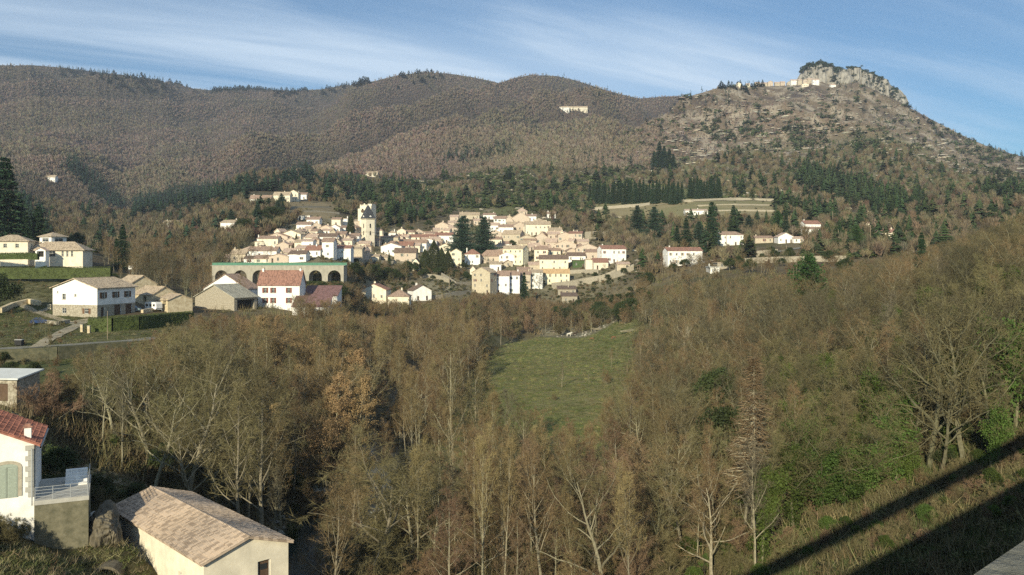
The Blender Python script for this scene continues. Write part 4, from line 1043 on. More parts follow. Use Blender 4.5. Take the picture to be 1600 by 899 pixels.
ROWS = [
# beyond the viaduct, lowest left part of the village
(349,370,406,411,5,'e',8,'B','n','small stone house at the far low tip of the village'),
(358,387,397,410,7,'e',-8,'B','t','stone house with tan roof second from the village tip'),
(376,398,391,400,6,'h',0,'P','n','pinkish house with a rounded hipped roof behind the village tip'),
(388,432,392,403,6,'e',0,'W','b','long white house under a broad brown roof near the village tip'),
(381,399,406,412,4,'e',0,'W','d','tiny white house directly behind the green railing'),
(397,424,407,412,5,'e',0,'C','b','low cream house with brown roof just behind the green railing'),
(398,411,378,386,2,'flat',0,'C','t','cream annexe with two arched windows on the village edge'),
(404,434,373,386,4,'e',0,'C','b','cream house with brown roof on the upper village edge'),
(413,455,370,380,6,'g',-14,'P','b','wide pink stone gabled house near the dark cedars'),
(437,476,366,378,6,'g',-16,'C','t','large cream house beside the thin cypress'),
(432,451,383,392,5,'g',0,'P','n','pinkish stone gable below the wide pink house'),
(440,462,395,402,6,'e',10,'B','n','stone house with patched tan roof above the white terrace'),
(420,450,401,411,4,'g',0,'P','n','low pink stone gable wall above the green railing'),
(448,472,398,410,5,'e',-10,'W','b','white house with brown roof above the middle of the bridge'),
(463,483,337,344,2,'flat',0,'W','t','topmost white house on the terraced slope beside the tower'),
(479,499,343,353,4,'e',0,'W','b','white house with a pair of dark windows under the terraces'),
(463,486,351,361,4,'e',0,'W','b','white house with brown roof below the topmost white house'),
(484,502,352,360,4,'g',10,'P','n','small pink gable under the house with paired windows'),
(497,520,357,365,5,'g',0,'P','n','pink stone gable in the upper middle of the village roofs'),
(518,532,343,353,3,'e',0,'C','b','narrow cream house beside the dark conifer near the tower'),
(532,543,342,354,2,'flat',0,'W','t','narrow tall white house touching the dark conifer'),
(514,531,356,365,5,'g',0,'W','n','bright white gable left below the dark conifer'),
(529,540,356,365,3,'e',0,'W','b','small white house tucked under the dark conifer'),
(503,518,361,367,3,'e',0,'W','n','little white house front between rounded pink roofs'),
(493,526,370,377,5,'e',0,'W','d','long white house under a dark roof above the tall white block'),
(470,495,373,378,5,'e',0,'C','n','low cream house with faded roof beside the thin cypress'),
(460,475,379,389,4,'e',0,'C','t','cream house with a tall door below the thin cypress'),
(471,489,377,390,3,'e',0,'W','n','square white house right below the thin cypress'),
(476,503,391,402,7,'e',-6,'W','r','white house with dark red roof beside the tall white block'),
(452,478,397,410,5,'e',0,'W','d','white house with dark roof above the garden pergola'),
(503,521,378,403,6,'e',0,'W','b','tall bright white block above the end of the bridge'),
(520,548,388,410,4,'e',0,'W','r','big bright white house with dark red roof by the bridge end'),
(520,533,379,388,5,'g',0,'B','b','beige stone gable behind the big bright white house'),
(532,550,376,386,3,'e',0,'C','n','pale house behind the big bright white house'),
(547,566,389,409,3,'e',0,'B','t','beige stone house joined to the big bright white house'),
(543,561,369,376,4,'e',0,'W','b','small white fronted house left below the clock tower'),
(562,573,391,409,5,'g',-10,'P','n','narrow stone gable with two dark openings below the church nave'),
(548,562,404,411,4,'e',0,'B','t','open stone shed at the foot of the beige stone house'),
(574,592,401,411,3,'e',0,'C','t','cream garage with a pale door below the clock tower'),
(592,606,402,411,3,'e',0,'B','t','open porch shed beside the cream garage'),
(593,622,371,382,2,'e',0,'O','b','ochre house with deep windows beside the clock tower'),
(594,630,385,399,5,'g',-8,'W','b','wide white gabled house below the ochre house'),
(618,645,384,390,6,'e',0,'B','r','house with a dark red roof behind the wide white gable'),
(616,650,395,412,7,'e',0,'P','d','pinkish house with a dark roof and terrace beside the porch tower'),
(643,655,411,424,7,'g',0,'C','d','narrow porch tower with pointed gable beside the cypresses'),
(620,634,361,369,4,'g',0,'C','n','small cream gable at the back row beyond the ochre house'),
(632,648,363,370,3,'e',0,'C','b','low cream house in the back row with brown roof'),
(645,662,363,370,5,'g',0,'P','n','pale pink gable in the back row below the green wood'),
(660,682,365,372,3,'e',0,'C','b','low back row house under the pink stone mansion'),
(620,682,371,376,4,'e',0,'C','r','very long low building with brownish red roof above the cypresses'),
(634,668,380,392,5,'e',-6,'W','b','white house with brown roof behind the cypress cluster'),
(655,682,377,392,4,'g',0,'W','n','bright sunlit gable behind the cypress cluster'),
(679,704,352,363,5,'g',-8,'P','b','pink stone mansion standing before the green wood'),
(700,716,348,356,3,'e',0,'P','n','small pink house beside the pink stone mansion'),
(680,708,368,380,4,'e',0,'W','r','white house with reddish roof left of the big cedars'),
(703,716,339,346,3,'e',0,'P','n','pale back row house peeping over the big cedars'),
(718,749,336,343,4,'e',0,'B','t','long beige house with tan roof behind the cedar tops'),
(704,721,394,418,5,'g',0,'Y','t','tall yellow blank gable beside the cypress cluster'),
(755,774,336,343,3,'e',0,'W','b','white back row house right of the cedar tops'),
(771,792,342,354,4,'e',-8,'W','b','white house below the back row next to the cedars'),
(788,801,343,354,4,'g',0,'P','n','small pink gable under the summit house'),
(799,829,341,352,9,'g',-6,'P','n','broad stone gable at the summit of the village'),
(807,824,330,336,5,'h',0,'P','n','highest little house on the village summit'),
(822,838,338,347,3,'e',0,'W','b','pale house adjoining the summit gable'),
(836,848,344,352,3,'h',0,'P','t','small hipped house on the ridge of the village'),
(779,802,355,366,4,'e',0,'W','b','white fronted house between cedar and big cream block'),
(800,822,352,362,5,'g',10,'P','n','rose coloured gable left of the big cream block'),
(820,861,351,368,5,'e',6,'C','t','big cream block with three rows of small windows'),
(783,818,366,384,6,'e',-22,'B','t','beige house with sunny side wall beside a round bush'),
(811,836,372,385,5,'g',0,'B','b','brown stone gable between beige house and cream block'),
(836,856,371,383,7,'g',0,'P','n','brownish pink gable below the cream block'),
(852,872,379,388,6,'e',-8,'P','n','faded pink house in the thick of the east quarter'),
(858,878,360,370,4,'e',0,'P','t','low house behind the cream block with greyish roof'),
(872,894,367,379,4,'g',0,'P','r','pink gable with red roof on the east quarter'),
(888,912,365,380,3,'e',-10,'P','r','square pink stone house with a chimney on the east edge'),
(866,902,382,396,7,'g',-6,'P','n','rough stone gable with a dark loft opening'),
(900,936,388,402,7,'g',0,'P','n','pale pink gabled house before the white corner house'),
(915,938,394,405,4,'e',0,'P','b','small brown roofed house against the white corner house'),
(936,980,389,411,5,'e',14,'W','r','big white corner house with red roof at the east end'),
(887,915,400,409,5,'e',0,'W','d','low white house under an olive dark roof'),
(895,917,407,418,1,'flat',0,'V','d','ivy clad green wall building in the east gardens'),
(915,933,406,421,1,'flat',0,'C','t','plain cream cube beside the ivy clad building'),
(926,951,410,421,6,'e',6,'C','r','small red roofed house below the white corner house'),
(726,750,397,414,7,'h',0,'W','r','white house with raspberry red hipped roof beside the cedars'),
(750,784,388,400,7,'g',-14,'P','t','pink gabled house with olive roof above the raspberry roof'),
(750,792,400,412,9,'h',0,'P','b','low building under a huge brown hipped roof'),
(780,804,399,414,5,'g',0,'W','n','white gable with a dark balcony in the middle quarter'),
(784,824,389,414,5,'e',-26,'Y','t','large yellow house with a tall sunny gable'),
(835,856,390,408,5,'e',0,'C','b','cream house with a tall dark door beside the yellow house'),
(824,845,386,392,6,'e',10,'P','n','tangle of tan roofs behind the yellow house'),
(843,888,405,424,6,'e',0,'C','d','cream house with dark roof and three twin windows'),
(846,890,427,444,6,'e',0,'Y','o','yellow house with a vivid orange roof'),
(827,848,426,452,4,'e',0,'W','t','tall white house with a bare tree in front'),
(735,774,426,460,8,'g',-24,'O','t','tall ochre stone gabled house above the riverside trees'),
(773,796,431,460,7,'e',0,'L','b','lilac white house with balcony and brown garage doors'),
(794,812,430,459,6,'e',0,'L','b','white house with a first floor terrace beside the lilac white one'),
(811,829,429,454,5,'e',0,'B','b','beige stone house behind the tall spruce'),
(735,742,421,430,5,'g',0,'C','n','tiny cream gable behind the ochre stone house'),
(765,783,413,423,4,'e',0,'W','t','small white outbuilding below the dark balcony gable'),
(785,802,411,417,4,'g',8,'B','b','little stone shed under the yellow house'),
(872,900,452,462,4,'shed',0,'S','d','low stone ruin with dark roof below the gardens'),
(878,902,463,474,4,'shed',0,'S','d','second low stone ruin close to the meadow trees'),
(964,984,413,420,3,'e',0,'B','n','stone shed at the foot of the white corner house'),
(575,593,376,383,3,'e',0,'P','b','low pink house at the foot of the clock tower'),
(560,578,381,389,4,'e',0,'C','n','pale house wedged under the church nave'),
(606,622,376,383,4,'g',0,'P','n','small pink gable above the ochre house'),
(622,640,377,384,3,'e',0,'C','b','cream house between the long low building and white gable'),
(640,656,384,394,4,'e',0,'C','n','cream house just above the porch tower'),
(566,580,385,392,4,'h',0,'P','b','hipped house by the bare street trees'),
(668,690,380,390,4,'e',0,'P','n','pink house peeping over the cypress tips'),
(686,704,385,397,4,'g',0,'C','b','cream gable between cypresses and big cedars'),
(700,716,356,366,4,'e',0,'P','n','pinkish house left of the cedar crown'),
(716,735,349,356,3,'e',0,'C','t','cream house hidden in the cedar branches'),
(740,762,345,352,3,'e',0,'P','n','pink house showing through the cedar tops'),
(760,780,352,362,4,'e',0,'W','n','white house against the right flank of the cedars'),
(764,784,364,376,4,'g',0,'P','n','pink gable against the right flank of the cedars'),
(764,784,374,384,4,'e',0,'C','b','cream house above the olive roofed gable'),
(818,838,376,386,4,'e',0,'P','b','house under the brown stone gable'),
(838,858,356,366,4,'g',0,'C','n','pale gable on the shoulder of the cream block'),
(856,874,366,374,4,'e',0,'P','n','pink house stepping down from the cream block'),
(872,888,384,392,4,'e',0,'P','n','little pink house below the gable with red roof'),
(884,902,392,401,4,'g',8,'P','b','small gable under the rough stone one'),
(858,876,392,400,4,'e',0,'C','b','cream house above the dark roofed one with twin windows'),
(902,920,378,386,4,'e',0,'P','n','pink house at the outer edge above the corner house'),
(808,828,422,432,4,'e',0,'P','b','roof cluster house above the beige stone front'),
(826,846,414,424,4,'e',0,'B','n','stone house between the yellow house and twin windows'),
(398,414,388,395,4,'g',0,'C','b','cream gable behind the long white house at the tip'),
(462,478,388,396,4,'e',0,'P','n','small pink house in the thick of the lower village'),
(440,455,384,391,4,'e',0,'B','b','beige house beside the pinkish stone gable'),
(478,494,368,375,4,'g',0,'P','n','pink gable among the middle roofs of the west quarter'),
(524,540,366,373,4,'e',0,'P','b','pink house below the bright white gable'),
(536,552,360,367,3,'e',0,'B','n','low house joining the castle wing'),
]
for r_ in ROWS: vill(*r_)
for (u0, u1, v0, v1, n_, lab) in ((395, 560, 362, 402, 60, 'small pale house packed among the roofs of the west quarter'), (585, 700, 368, 398, 36, 'small pale house packed among the roofs behind the cypresses'), (770, 925, 346, 412, 90, 'small pale house packed among the roofs of the east quarter')):
    for _ in range(n_):
        uc = HR.uniform(u0, u1); vb_ = HR.uniform(v0, v1)
        if vb_ < np.interp(uc, [395, 440, 560], [386, 366, 360]) and uc < 570: continue
        if uc > 760 and vb_ < np.interp(uc, [770, 810, 850, 925], [352, 346, 356, 384]): continue
        w_ = HR.uniform(12, 19); hh_ = HR.uniform(7, 10)
        vill(uc - w_ / 2, uc + w_ / 2, vb_ - hh_, vb_, HR.uniform(3, 4.5), HR.choice('eegh'), HR.choice([0, 0, -10, 12, -20]), HR.choice('WCPPBC'), HR.choice('nnbtb'), lab, 1, 7.0, 'packed')
for o_ in list(COL.objects):
    if o_.get('group') == 'packed': o_['group'] = 'houses packed in ' + o_['label'].split('roofs ')[1]
CG = 'houses outside the village'
for r_ in [
(563,606,453,472,9,'g',-6,'C','r','cream gabled riverside house with reddish roof edge'),
(606,639,463,483,9,'h',0,'C','b','cream riverside house under a brown hipped roof'),
(637,676,454,470,8,'g',26,'W','d','bright white riverside house with slate grey roof'),
(390,423,311,318,6,'e',0,'W','b','white hillside villa with a dark glazed veranda'),
(427,453,305,315,5,'e',0,'C','t','big cream farmhouse with two chimneys on the hill above the village'),
(450,466,302,315,5,'g',0,'C','t','sunlit gable wing of the cream hill farmhouse'),
(463,479,304,312,3,'e',0,'W','b','small white house beside the hill farmhouse'),
(355,374,320,326,2,'flat',0,'C','t','small pale shed on the slope below the hill villa'),
(342,372,348,361,4,'e',-16,'W','t','white house alone among trees below the hill farm'),
(255,279,348,354,3,'e',0,'W','t','tiny white farmhouse on the wooded slope beyond the valley'),
(1040,1099,392,414,5,'e',8,'W','r','long white house with many windows east of the village'),
(1020,1037,406,414,4,'g',0,'W','n','little white shelter beside the long white house'),
(1121,1162,367,384,5,'h',0,'W','b','square white house on pillars behind the road'),
(1121,1148,411,420,1,'flat',0,'S','t','roofless stone outbuilding beside the road wall'),
(1110,1124,418,427,1,'flat',0,'W','w','small white cabin above the bare trees'),
(1071,1106,329,336,2,'e',0,'W','n','low white house lying in the straw field'),
(1255,1284,350,362,5,'e',10,'W','r','white stepped house on the eastern slope'),
(1258,1283,358,366,3,'e',0,'W','b','white lower storey below the stepped house'),
(1216,1240,370,380,6,'g',0,'W','n','white gabled bungalow near the eastern road'),
(1240,1256,373,380,3,'e',0,'W','n','small white annexe next to the gabled bungalow'),
(1180,1208,372,380,3,'e',0,'B','b','low house half hidden between the square house and bungalow'),
(1378,1400,363,373,5,'e',0,'C','r','cream cottage with pink roof above the oak wood'),
(1348,1368,349,356,3,'e',0,'C','b','half hidden cream house behind the green pine'),
(1240,1254,301,306,2,'e',0,'C','n','lone pale hut under the pine plantation'),
(865,890,168,173,2,'e',0,'W','t','long white farm building high on the brown hill'),
(890,918,168,173,2,'e',0,'C','t','paler farm building beside the long white one on the hill'),
(62,86,277,284,3,'e',0,'W','t','pale farmhouse on the dark wooded slope beyond the villas'),
(571,590,271,277,3,'e',0,'C','t','pale hut on the slope above the clock tower'),
(690,700,305,309,2,'e',0,'C','t','little light hut in the green wood above the village'),
(855,868,334,341,3,'e',0,'W','b','tiny white cabin at the edge of the wood east of the summit'),
]: vill(*r_, group=CG)
# the hamlet strung along the crest under the crag
for i, (u0, u1, ve, vb, wl, lab) in enumerate([
 (1151,1158,131,137,'C','lone pale house at the near end of the crest'), (1166,1172,132,137,'C','pale house half lost in the crest trees'), (1190,1199,128,133,'B','first greyish house of the crest row beyond the trees'),
 (1200,1208,126,133,'P','tall narrow stone house of the crest row'), (1211,1219,128,133,'B','stone house mid way along the crest row'), (1220,1227,129,134,'P','cream house mid way along the crest row'),
 (1230,1236,128,133,'B','crest house where the row starts to climb'), (1236,1246,123,131,'W','pale broad house on the climbing crest row'), (1247,1253,122,130,'B','taller cream house close under the first crag'),
 (1255,1262,121,127,'P','white house touching the first crag'), (1262,1270,124,131,'B','stone house at the foot of the first crag'), (1270,1280,125,133,'W','bright wide house under the first crag'),
 (1253,1264,132,136,'C','lower house below the crest row'), (1298,1306,133,137,'W','small white house under the gap between the crags'), (1180,1188,130,135,'B','small stone house before the crest row')]):
    vill(u0, u1, ve, vb, 2, 'e' if i % 3 else 'g', 0, wl, 'n', lab, 0, 7, 'hamlet houses on the crest', .5, 1000)

# ------------------------------------------------------------------ church tower and castle keep
def church():
    Y = 505.0; k = Y / F; x = (575 - 800) * k; zb = (HV - 378) * k
    root = empty('church_tower', (x, Y, zb), R(38)); tag(root, 'square cream clock tower with a steep dark slate spire', 'church tower')
    w = 21 * k / 1.40; h = (378 - 343) * k
    b = MB(); b.box((0, 0, -8), (w, w, h + 8), 0)
    b.box((0, 0, h + .003), (w + .7, w + .7, .5), 1); b.box((0, 0, h * .42), (w + .16, w + .16, .25), 1)
    b.build('wall', [WALL['C'], STONE], root)
    s = MB(); z0 = h + .51; a = w / 2 + .5; lv = [(a, z0), (a * .76, z0 + 1.9), (a * .52, z0 + 4.3), (a * .20, z0 + 7.0), (.03, z0 + 8.2)]
    for (a0, q0), (a1, q1) in zip(lv[:-1], lv[1:]):
        for sx, sy in ((-1, -1), (1, -1), (1, 1), (-1, 1)):
            tx, ty = -sy, sx
            s.face([(sx*a0, sy*a0, q0), (tx*a0, ty*a0, q0), (tx*a1, ty*a1, q1), (sx*a1, sy*a1, q1)])
    sp_ = s.build('spire', TILE['k'], root)
    f = MB(); f.tube((0, 0, z0 + 7.2), (0, 0, z0 + 9), .06, .04, 5); f.tube((-.4, 0, z0 + 8.4), (.4, 0, z0 + 8.4), .05, .05, 5); f.build('cross', METAL, sp_)
    for th in (0, 270):
        c, s_ = math.cos(R(th)), math.sin(R(th))
        for zc in (h * .30, h * .62):
            m = bpy.data.objects.new('window', opening_mesh('o', .95, 2.1, 0)); 
            o_ = MB(); o_.box((0, -.02, 0), (.9, .08, 2.0), 0); o_.box((0, -.03, -.16), (1.2, .14, .15), 1); o_.tube((0, .03, 2.0), (0, -.06, 2.0), .45, .45, 12, 0, True)
            q = o_.build('window', [DARK, STONE], root, (s_ * (w / 2 + .01), -c * (w / 2 + .01), zc), R(th))
        d_ = MB(); d_.box((0, 0, 0), (1.3, 1.2, 1.2), 0); d_.face([(-.9, -.75, 1.5), (.9, -.75, 1.5), (0, -.75, 2.4)], 0)
        d_.face([(-.9, -.75, 1.5), (0, -.75, 2.4), (0, 1.1, 2.4), (-.9, 1.1, 1.5)], 0); d_.face([(0, -.75, 2.4), (.9, -.75, 1.5), (.9, 1.1, 1.5), (0, 1.1, 2.4)], 0)
        dz = d_.build('dormer', TILE['k'], sp_, (s_ * w * .40, -c * w * .40, z0 + .25), R(th))
        e_ = MB(); e_.tube((s_ * (w * .40 + .6), -c * (w * .40 + .6), z0 + 1.1), (s_ * (w * .40 + .72), -c * (w * .40 + .72), z0 + 1.1), .62, .62, 16, 0, True); e_.build('clock_face', WALL['W'], sp_)
    # nave behind and to the side
    house('low church nave under a broad brown red roof', (556 - 800) * k, Y + 4, zb - 2, -4, 11.5, 9, 3.6, 'e', 3.4, 'C', 'r', [('f', -3, 1, .8, 1.5, 'w'), ('f', 1, 1, .8, 1.5, 'w')], (), None, .4, 6, 'church_nave', 'church')
church()
def keep():
    Y = 545.0; k = Y / F; zb = (HV - 366) * k
    root = empty('castle_keep', ((575 - 800) * k, Y, zb), R(-14)); tag(root, 'tall square pale stone keep with battered top behind the clock tower', 'castle')
    b = MB(); W_ = 22 * k / 1.15; H = (366 - 322) * k
    b.box((0, 0, -6), (W_, W_, H + 6), 0); b.box((-W_ * .62, .6, -6), (W_ * .3, W_ * .7, H + 6 - 1.8), 0)
    b.box((W_ * .33, -.1, H + .003), (W_ * .34, W_ * .8, 1.1), 0); b.box((-W_ * .3, 0, H + .003), (.8, .8, 1.6), 0)
    for i in range(5): b.box((-W_ * .44 + i * W_ * .14, -W_ * .46, H + .003), (.55, .5, .7), 0)
    b.build('wall', WALL['C'], root)
    bl = MB(); bl.box((0, -W_ / 2 - .45, H - 4.2), (W_ * .7, .9, .3), 0); bl.box((0, -W_ / 2 - .85, H - 3.9), (W_ * .7, .1, .9), 0); bl.build('balcony', DOORM, root)
    for s, z in ((-.25, H - 3.9), (.22, H - 3.9), (-.2, H - 8), (.2, H - 8)):
        o_ = MB(); o_.box((0, -.01, 0), (1.2, .08, 1.9), 0); o_.box((0, -.03, -.15), (1.5, .14, .14), 1); o_.build('window', [DARK, STONE], root, (s * W_, -W_ / 2, z))
    for s, z in ((-.2, H - 6), (-.2, H - 11), (-.2, 3)):
        o_ = MB(); o_.box((0, -.01, 0), (.9, .08, 2.2), 0); o_.box((0, -.03, -.15), (1.2, .14, .14), 1); o_.build('window', [DARK, STONE], root, (W_ / 2, s * W_, z), R(90))
    house('roofless stone wing against the castle keep', (557 - 800) * k, Y - 1, zb - 1, 0, 4.2, 7, (364 - 342) * k, 'shed', 1.5, 'P', 't', [('f', .6, 3, .8, 1.2, 'w'), ('f', -.8, 6, .8, 1.2, 'w')], (), None, .1, 5, 'castle_wing', 'castle wing')
keep()

# ------------------------------------------------------------------ red roofed house and barns by the bridge
def at(u, v, Y): return ((u - 800) / F * Y, Y, (HV - v) / F * Y)
x, y, z = at(435.5, 478, 278)
house('white house with brick red roof and red shutters before the bridge', x, y, z, 0, 13.6, 8, 6.9, 'e', 4.4, 'W', 'r',
      [('f', -4.4, 4.2, .95, 1.7, 's'), ('f', -1.8, 4.2, .95, 1.7, 's'), ('f', 3.3, 4.2, .95, 1.7, 's'), ('f', -4.4, .9, .95, 1.7, 's'), ('f', -1.8, .9, .95, 1.7, 's'), ('f', 3.3, .9, .95, 1.7, 's')], [(-.9, 0), (.9, .05)], CG, .35, 6, shut=3)
x, y, z = at(500, 480, 284); house('long shed with plum metal roof, the upper of two', x, y, z, -3, 11.6, 6, 3.8, 'shed', 2.9, 'W', 'p', [('f', -3, 1.8, 1.2, 1, 'w'), ('f', 2, 1.8, 1.2, 1, 'w')], (), CG, .3, 5, 'shed', 'shed')
x, y, z = at(485, 500, 270); house('patchy white shed with plum metal roof, the lower of two', x, y, z, 0, 11.4, 5.5, 4.2, 'shed', 2.9, 'W', 'p', [('f', -3.3, .02, 1.5, 2.6, 'g'), ('f', -.6, 1.2, .9, 2, 'd'), ('f', 3, .4, 1.6, 2.6, 'g')], (), CG, .3, 6, 'shed', 'shed')
x, y, z = at(352, 478, 300); house('wide white barn gable with a long sloping side before the bridge', x, y, z, -12, 17.0, 9, 6.0, 'g', 5.0, 'W', 'b', [('f', -1, 5, .8, .8, 'w'), ('f', 4.4, 4.2, 1, 1.1, 'w'), ('f', -5.5, 1, 1.2, 2, 'd'), ('f', 2, 1, 1, 1.2, 'w')], (), CG, .4, 5, 'barn', 'barn')
x, y, z = at(335, 486, 268); house('grey roofed stone barn with an open dark side', x, y, z, -26, 16.5, 10, 4.3, 'g', 3.8, 'S', 'g', [('r', 0, .3, 7.5, 3.2, 'o')], (), CG, .5, 5, 'barn', 'barn')

# ------------------------------------------------------------------ farmhouse, outbuildings and villas of the other bank
zf = float(ground(-116, 228))
house('big white gabled farmhouse over a cream stone ground floor', -116, 226, zf - .1, -15.9, 14.4, 14.3, 7.7, 'g', 2.4, 'W', 't',
      [('f', -3.5, 4.6, 1.1, 1.5, 'w'), ('f', 0.2, 5.4, .7, .7, 'w'), ('f', -5.6, 6.3, .5, .5, 'w'), ('f', -3.4, .9, 1.3, 1.4, 'w'), ('f', 3.8, .9, 1.3, 1.4, 's'),
       ('r', -5.0, 4.9, 1.3, 1.6, 's'), ('r', -.4, 4.9, 1.3, 1.6, 's'), ('r', 4.1, 4.9, 1.3, 1.6, 's'), ('r', -5.2, .05, 1.2, 2.5, 'd'), ('r', 0.3, .05, 2.5, 2.9, 'g'), ('r', 4.6, .05, 2.5, 2.9, 'g')],
      (), CG, .6, 3, 'farmhouse', 'house', 0, (3.2, 'S'))
WALL['T'] = wall_mat('cream_rubble', (0.66, 0.56, 0.38), (0.42, 0.33, 0.2), 1.6)
for (u, v, Y, W_, D_, h_, r_, yw, lab) in ((222, 474, 252, 11, 8, 2.6, 2.2, -38, 'long stone outbuilding behind the white farmhouse'), (253, 478, 246, 7, 7.5, 1.7, 1.5, -42, 'low stone shed with sagging roof beside the caravan'), (190, 462, 262, 9, 9, 3.4, 2.6, -38, 'upper stone barn roof rising behind the white farmhouse')):
    x, y, z = at(u, v, Y); house(lab, x, y, z, yw, W_, D_, h_, 'e', r_, 'T', 't', [('f', 1.5, .3, 1.8, 1.8, 'o')], (), CG, .3, 4, 'outbuilding', 'outbuilding')
x, y, z = at(14, 394, 300); house('cream villa with a low hipped roof beside the tall firs', x, y, z, 14, 12, 9, 4.0, 'h', 2.0, 'C', 't', [('f', -1.2, 1.6, 1.1, 1.3, 'w'), ('f', 2.6, 1.6, 1.1, 1.3, 'w'), ('r', 0, 1.6, 1.1, 1.3, 'w')], (), CG, .6, 5, 'villa', 'house')
x, y, z = at(86, 403, 305); house('wide bungalow with a long tan hipped roof above the hedge', x, y, z, 6, 19, 9, 3.1, 'h', 2.6, 'C', 't', [('f', -1, .5, 2.2, 1.9, 'w'), ('f', 2.6, .5, .7, 1.9, 'w'), ('f', 4.2, .5, .7, 1.9, 'w'), ('f', 5.8, .5, .7, 1.9, 'w'), ('f', -6, .1, 3.6, 2.2, 'o')], (), CG, .8, 5, 'villa', 'house')
x, y, z = at(71, 390, 311); house('square look-out tower room on the wide bungalow', x, y, z, -24, 6.2, 6.2, 4.9, 'h', 1.3, 'W', 't', [('f', 0, 2.9, 3.4, 1.2, 'w'), ('r', 0, 2.9, 3.4, 1.2, 'w')], (), CG, .7, 5, 'tower_room', 'house')
x, y, z = at(43, 396, 308); house('low tan roofed link between villa and bungalow', x, y, z, 6, 6.0, 6, 2.4, 'e', 1.6, 'B', 't', (), (), CG, .4, 5, 'villa_wing', 'house')
x, y, z = at(63, 402, 298); house('small white gabled porch against the wide bungalow', x, y, z, 0, 3.6, 2.5, 2.3, 'g', .9, 'W', 'n', [('f', 0, .1, 2.4, 2.0, 'o')], (), CG, .3, 4, 'porch', 'porch')

# the barn with mottled tiles at the bottom of the photograph
house('long low barn with mottled tan tiles and a cream gable', -20.55, 66.2, -26.9, 43.7, 7.0, 19.3, 3.85, 'g', 1.12, 'C', 'u',
      [('f', 1.4, 1.0, 1.1, 1.9, 'd'), ('l', 5.3, 1.3, .55, .8, 'w'), ('l', 7.5, 1.4, .5, .8, 'w'), ('l', -7.9, 2.2, .35, .6, 'w')], (), None, .3, 4, 'barn', 'barn', tiles=(.235, .42, .10))
bx_ = MB()
# gutter along the barn's lower eave and its downpipe
c_, s_ = math.cos(R(43.7)), math.sin(R(43.7))
# red roofed house of the near bank
TILE['R'] = tile_mat('ribbed_red_tiles', (0.30, 0.125, 0.085), (0.20, 0.085, 0.06), 0.36, 0.45, .3)
hz = -19.55; th_ = R(25); cor = Vector((-38.7, 69.0, 0)); wd = 9.0
mid = cor - Vector((math.cos(th_), math.sin(th_), 0)) * wd / 2
rr_ = house('red tiled house with a grey arched door and a white chimney', mid.x, mid.y, hz, 25, wd, 7.4, 4.35, 'g', 2.1, 'W', 'R', [('f', 2.6, .15, 1.5, 2.5, 'd'), ('f', -2, .15, 1.5, 2.5, 'd')], (), None, .45, 5, tiles=(.36, .45, .11))
DGREY = mat('grey_green_louvred_door', (0.34, 0.38, 0.31), 0.15, 6)
for s in (2.6,):
    ab = MB(); K = 10
    for i in range(K):
        a0, a1 = math.pi * i / K, math.pi * (i + 1) / K; r0, r1 = .76, 1.04
        ab.face([(-r0*math.cos(a0), -.04, r0*.35*math.sin(a0) + 2.45), (-r0*math.cos(a1), -.04, r0*.35*math.sin(a1) + 2.45), (-r1*math.cos(a1), -.04, r1*.5*math.sin(a1) + 2.45), (-r1*math.cos(a0), -.04, r1*.5*math.sin(a0) + 2.45)])
    for sg in (-1, 1): ab.box((sg * .90, -.03, .1), (.28, .06, 2.35))
    ab.build('door_surround', STONE, rr_, (s, -3.7, .15))
    lv_ = MB()
    for i in range(9): lv_.face([(.76*math.cos(math.pi*(i+1)/9), -.02, 2.45+.27*math.sin(math.pi*(i+1)/9)), (.76*math.cos(math.pi*i/9), -.02, 2.45+.27*math.sin(math.pi*i/9)), (0, -.02, 2.45)])
    for sg in (-1, 1):
        lv_.box((sg * .38, -.03, .02), (.72, .05, 2.42))
        for i in range(22): lv_.box((sg * .38, -.065, .1 + i * .105), (.58, .03, .05))
    lv_.build('shutter', DGREY, rr_, (s, -3.7, .15))
q_ = MB()
for i in range(10): q_.box((4.5 - (.32 if i % 2 else .22), -3.72, .05 + i * .42), (.64 if i % 2 else .44, .07, .40)); q_.box((4.52, -3.7 + (.22 if i % 2 else .32), .05 + i * .42), (.06, .44 if i % 2 else .64, .40))
q_.build('quoins', CONC, rr_)
dp = MB(); dp.tube((4.35, -3.95, 4.0), (4.35, -3.95, -.6), .06, .06, 8); dp.tube((4.98, -4.1, 4.07), (4.98, 4.1, 4.07), .09, .09, 6); dp.build('downpipe', METAL, rr_)
ch = MB(); ch.box((0, 0, 0), (.5, .5, 1.5), 0); ch.box((0, 0, 1.501), (.7, .7, .12), 1); ch.box((0, 0, 1.62), (.4, .4, .18), 1)
ro_ = [c for c in rr_.children if c.name.startswith('roof')][0]
ch.build('chimney', [WALL['W'], TILE['r']], ro_, (-3.0, -4.0, 4.1))
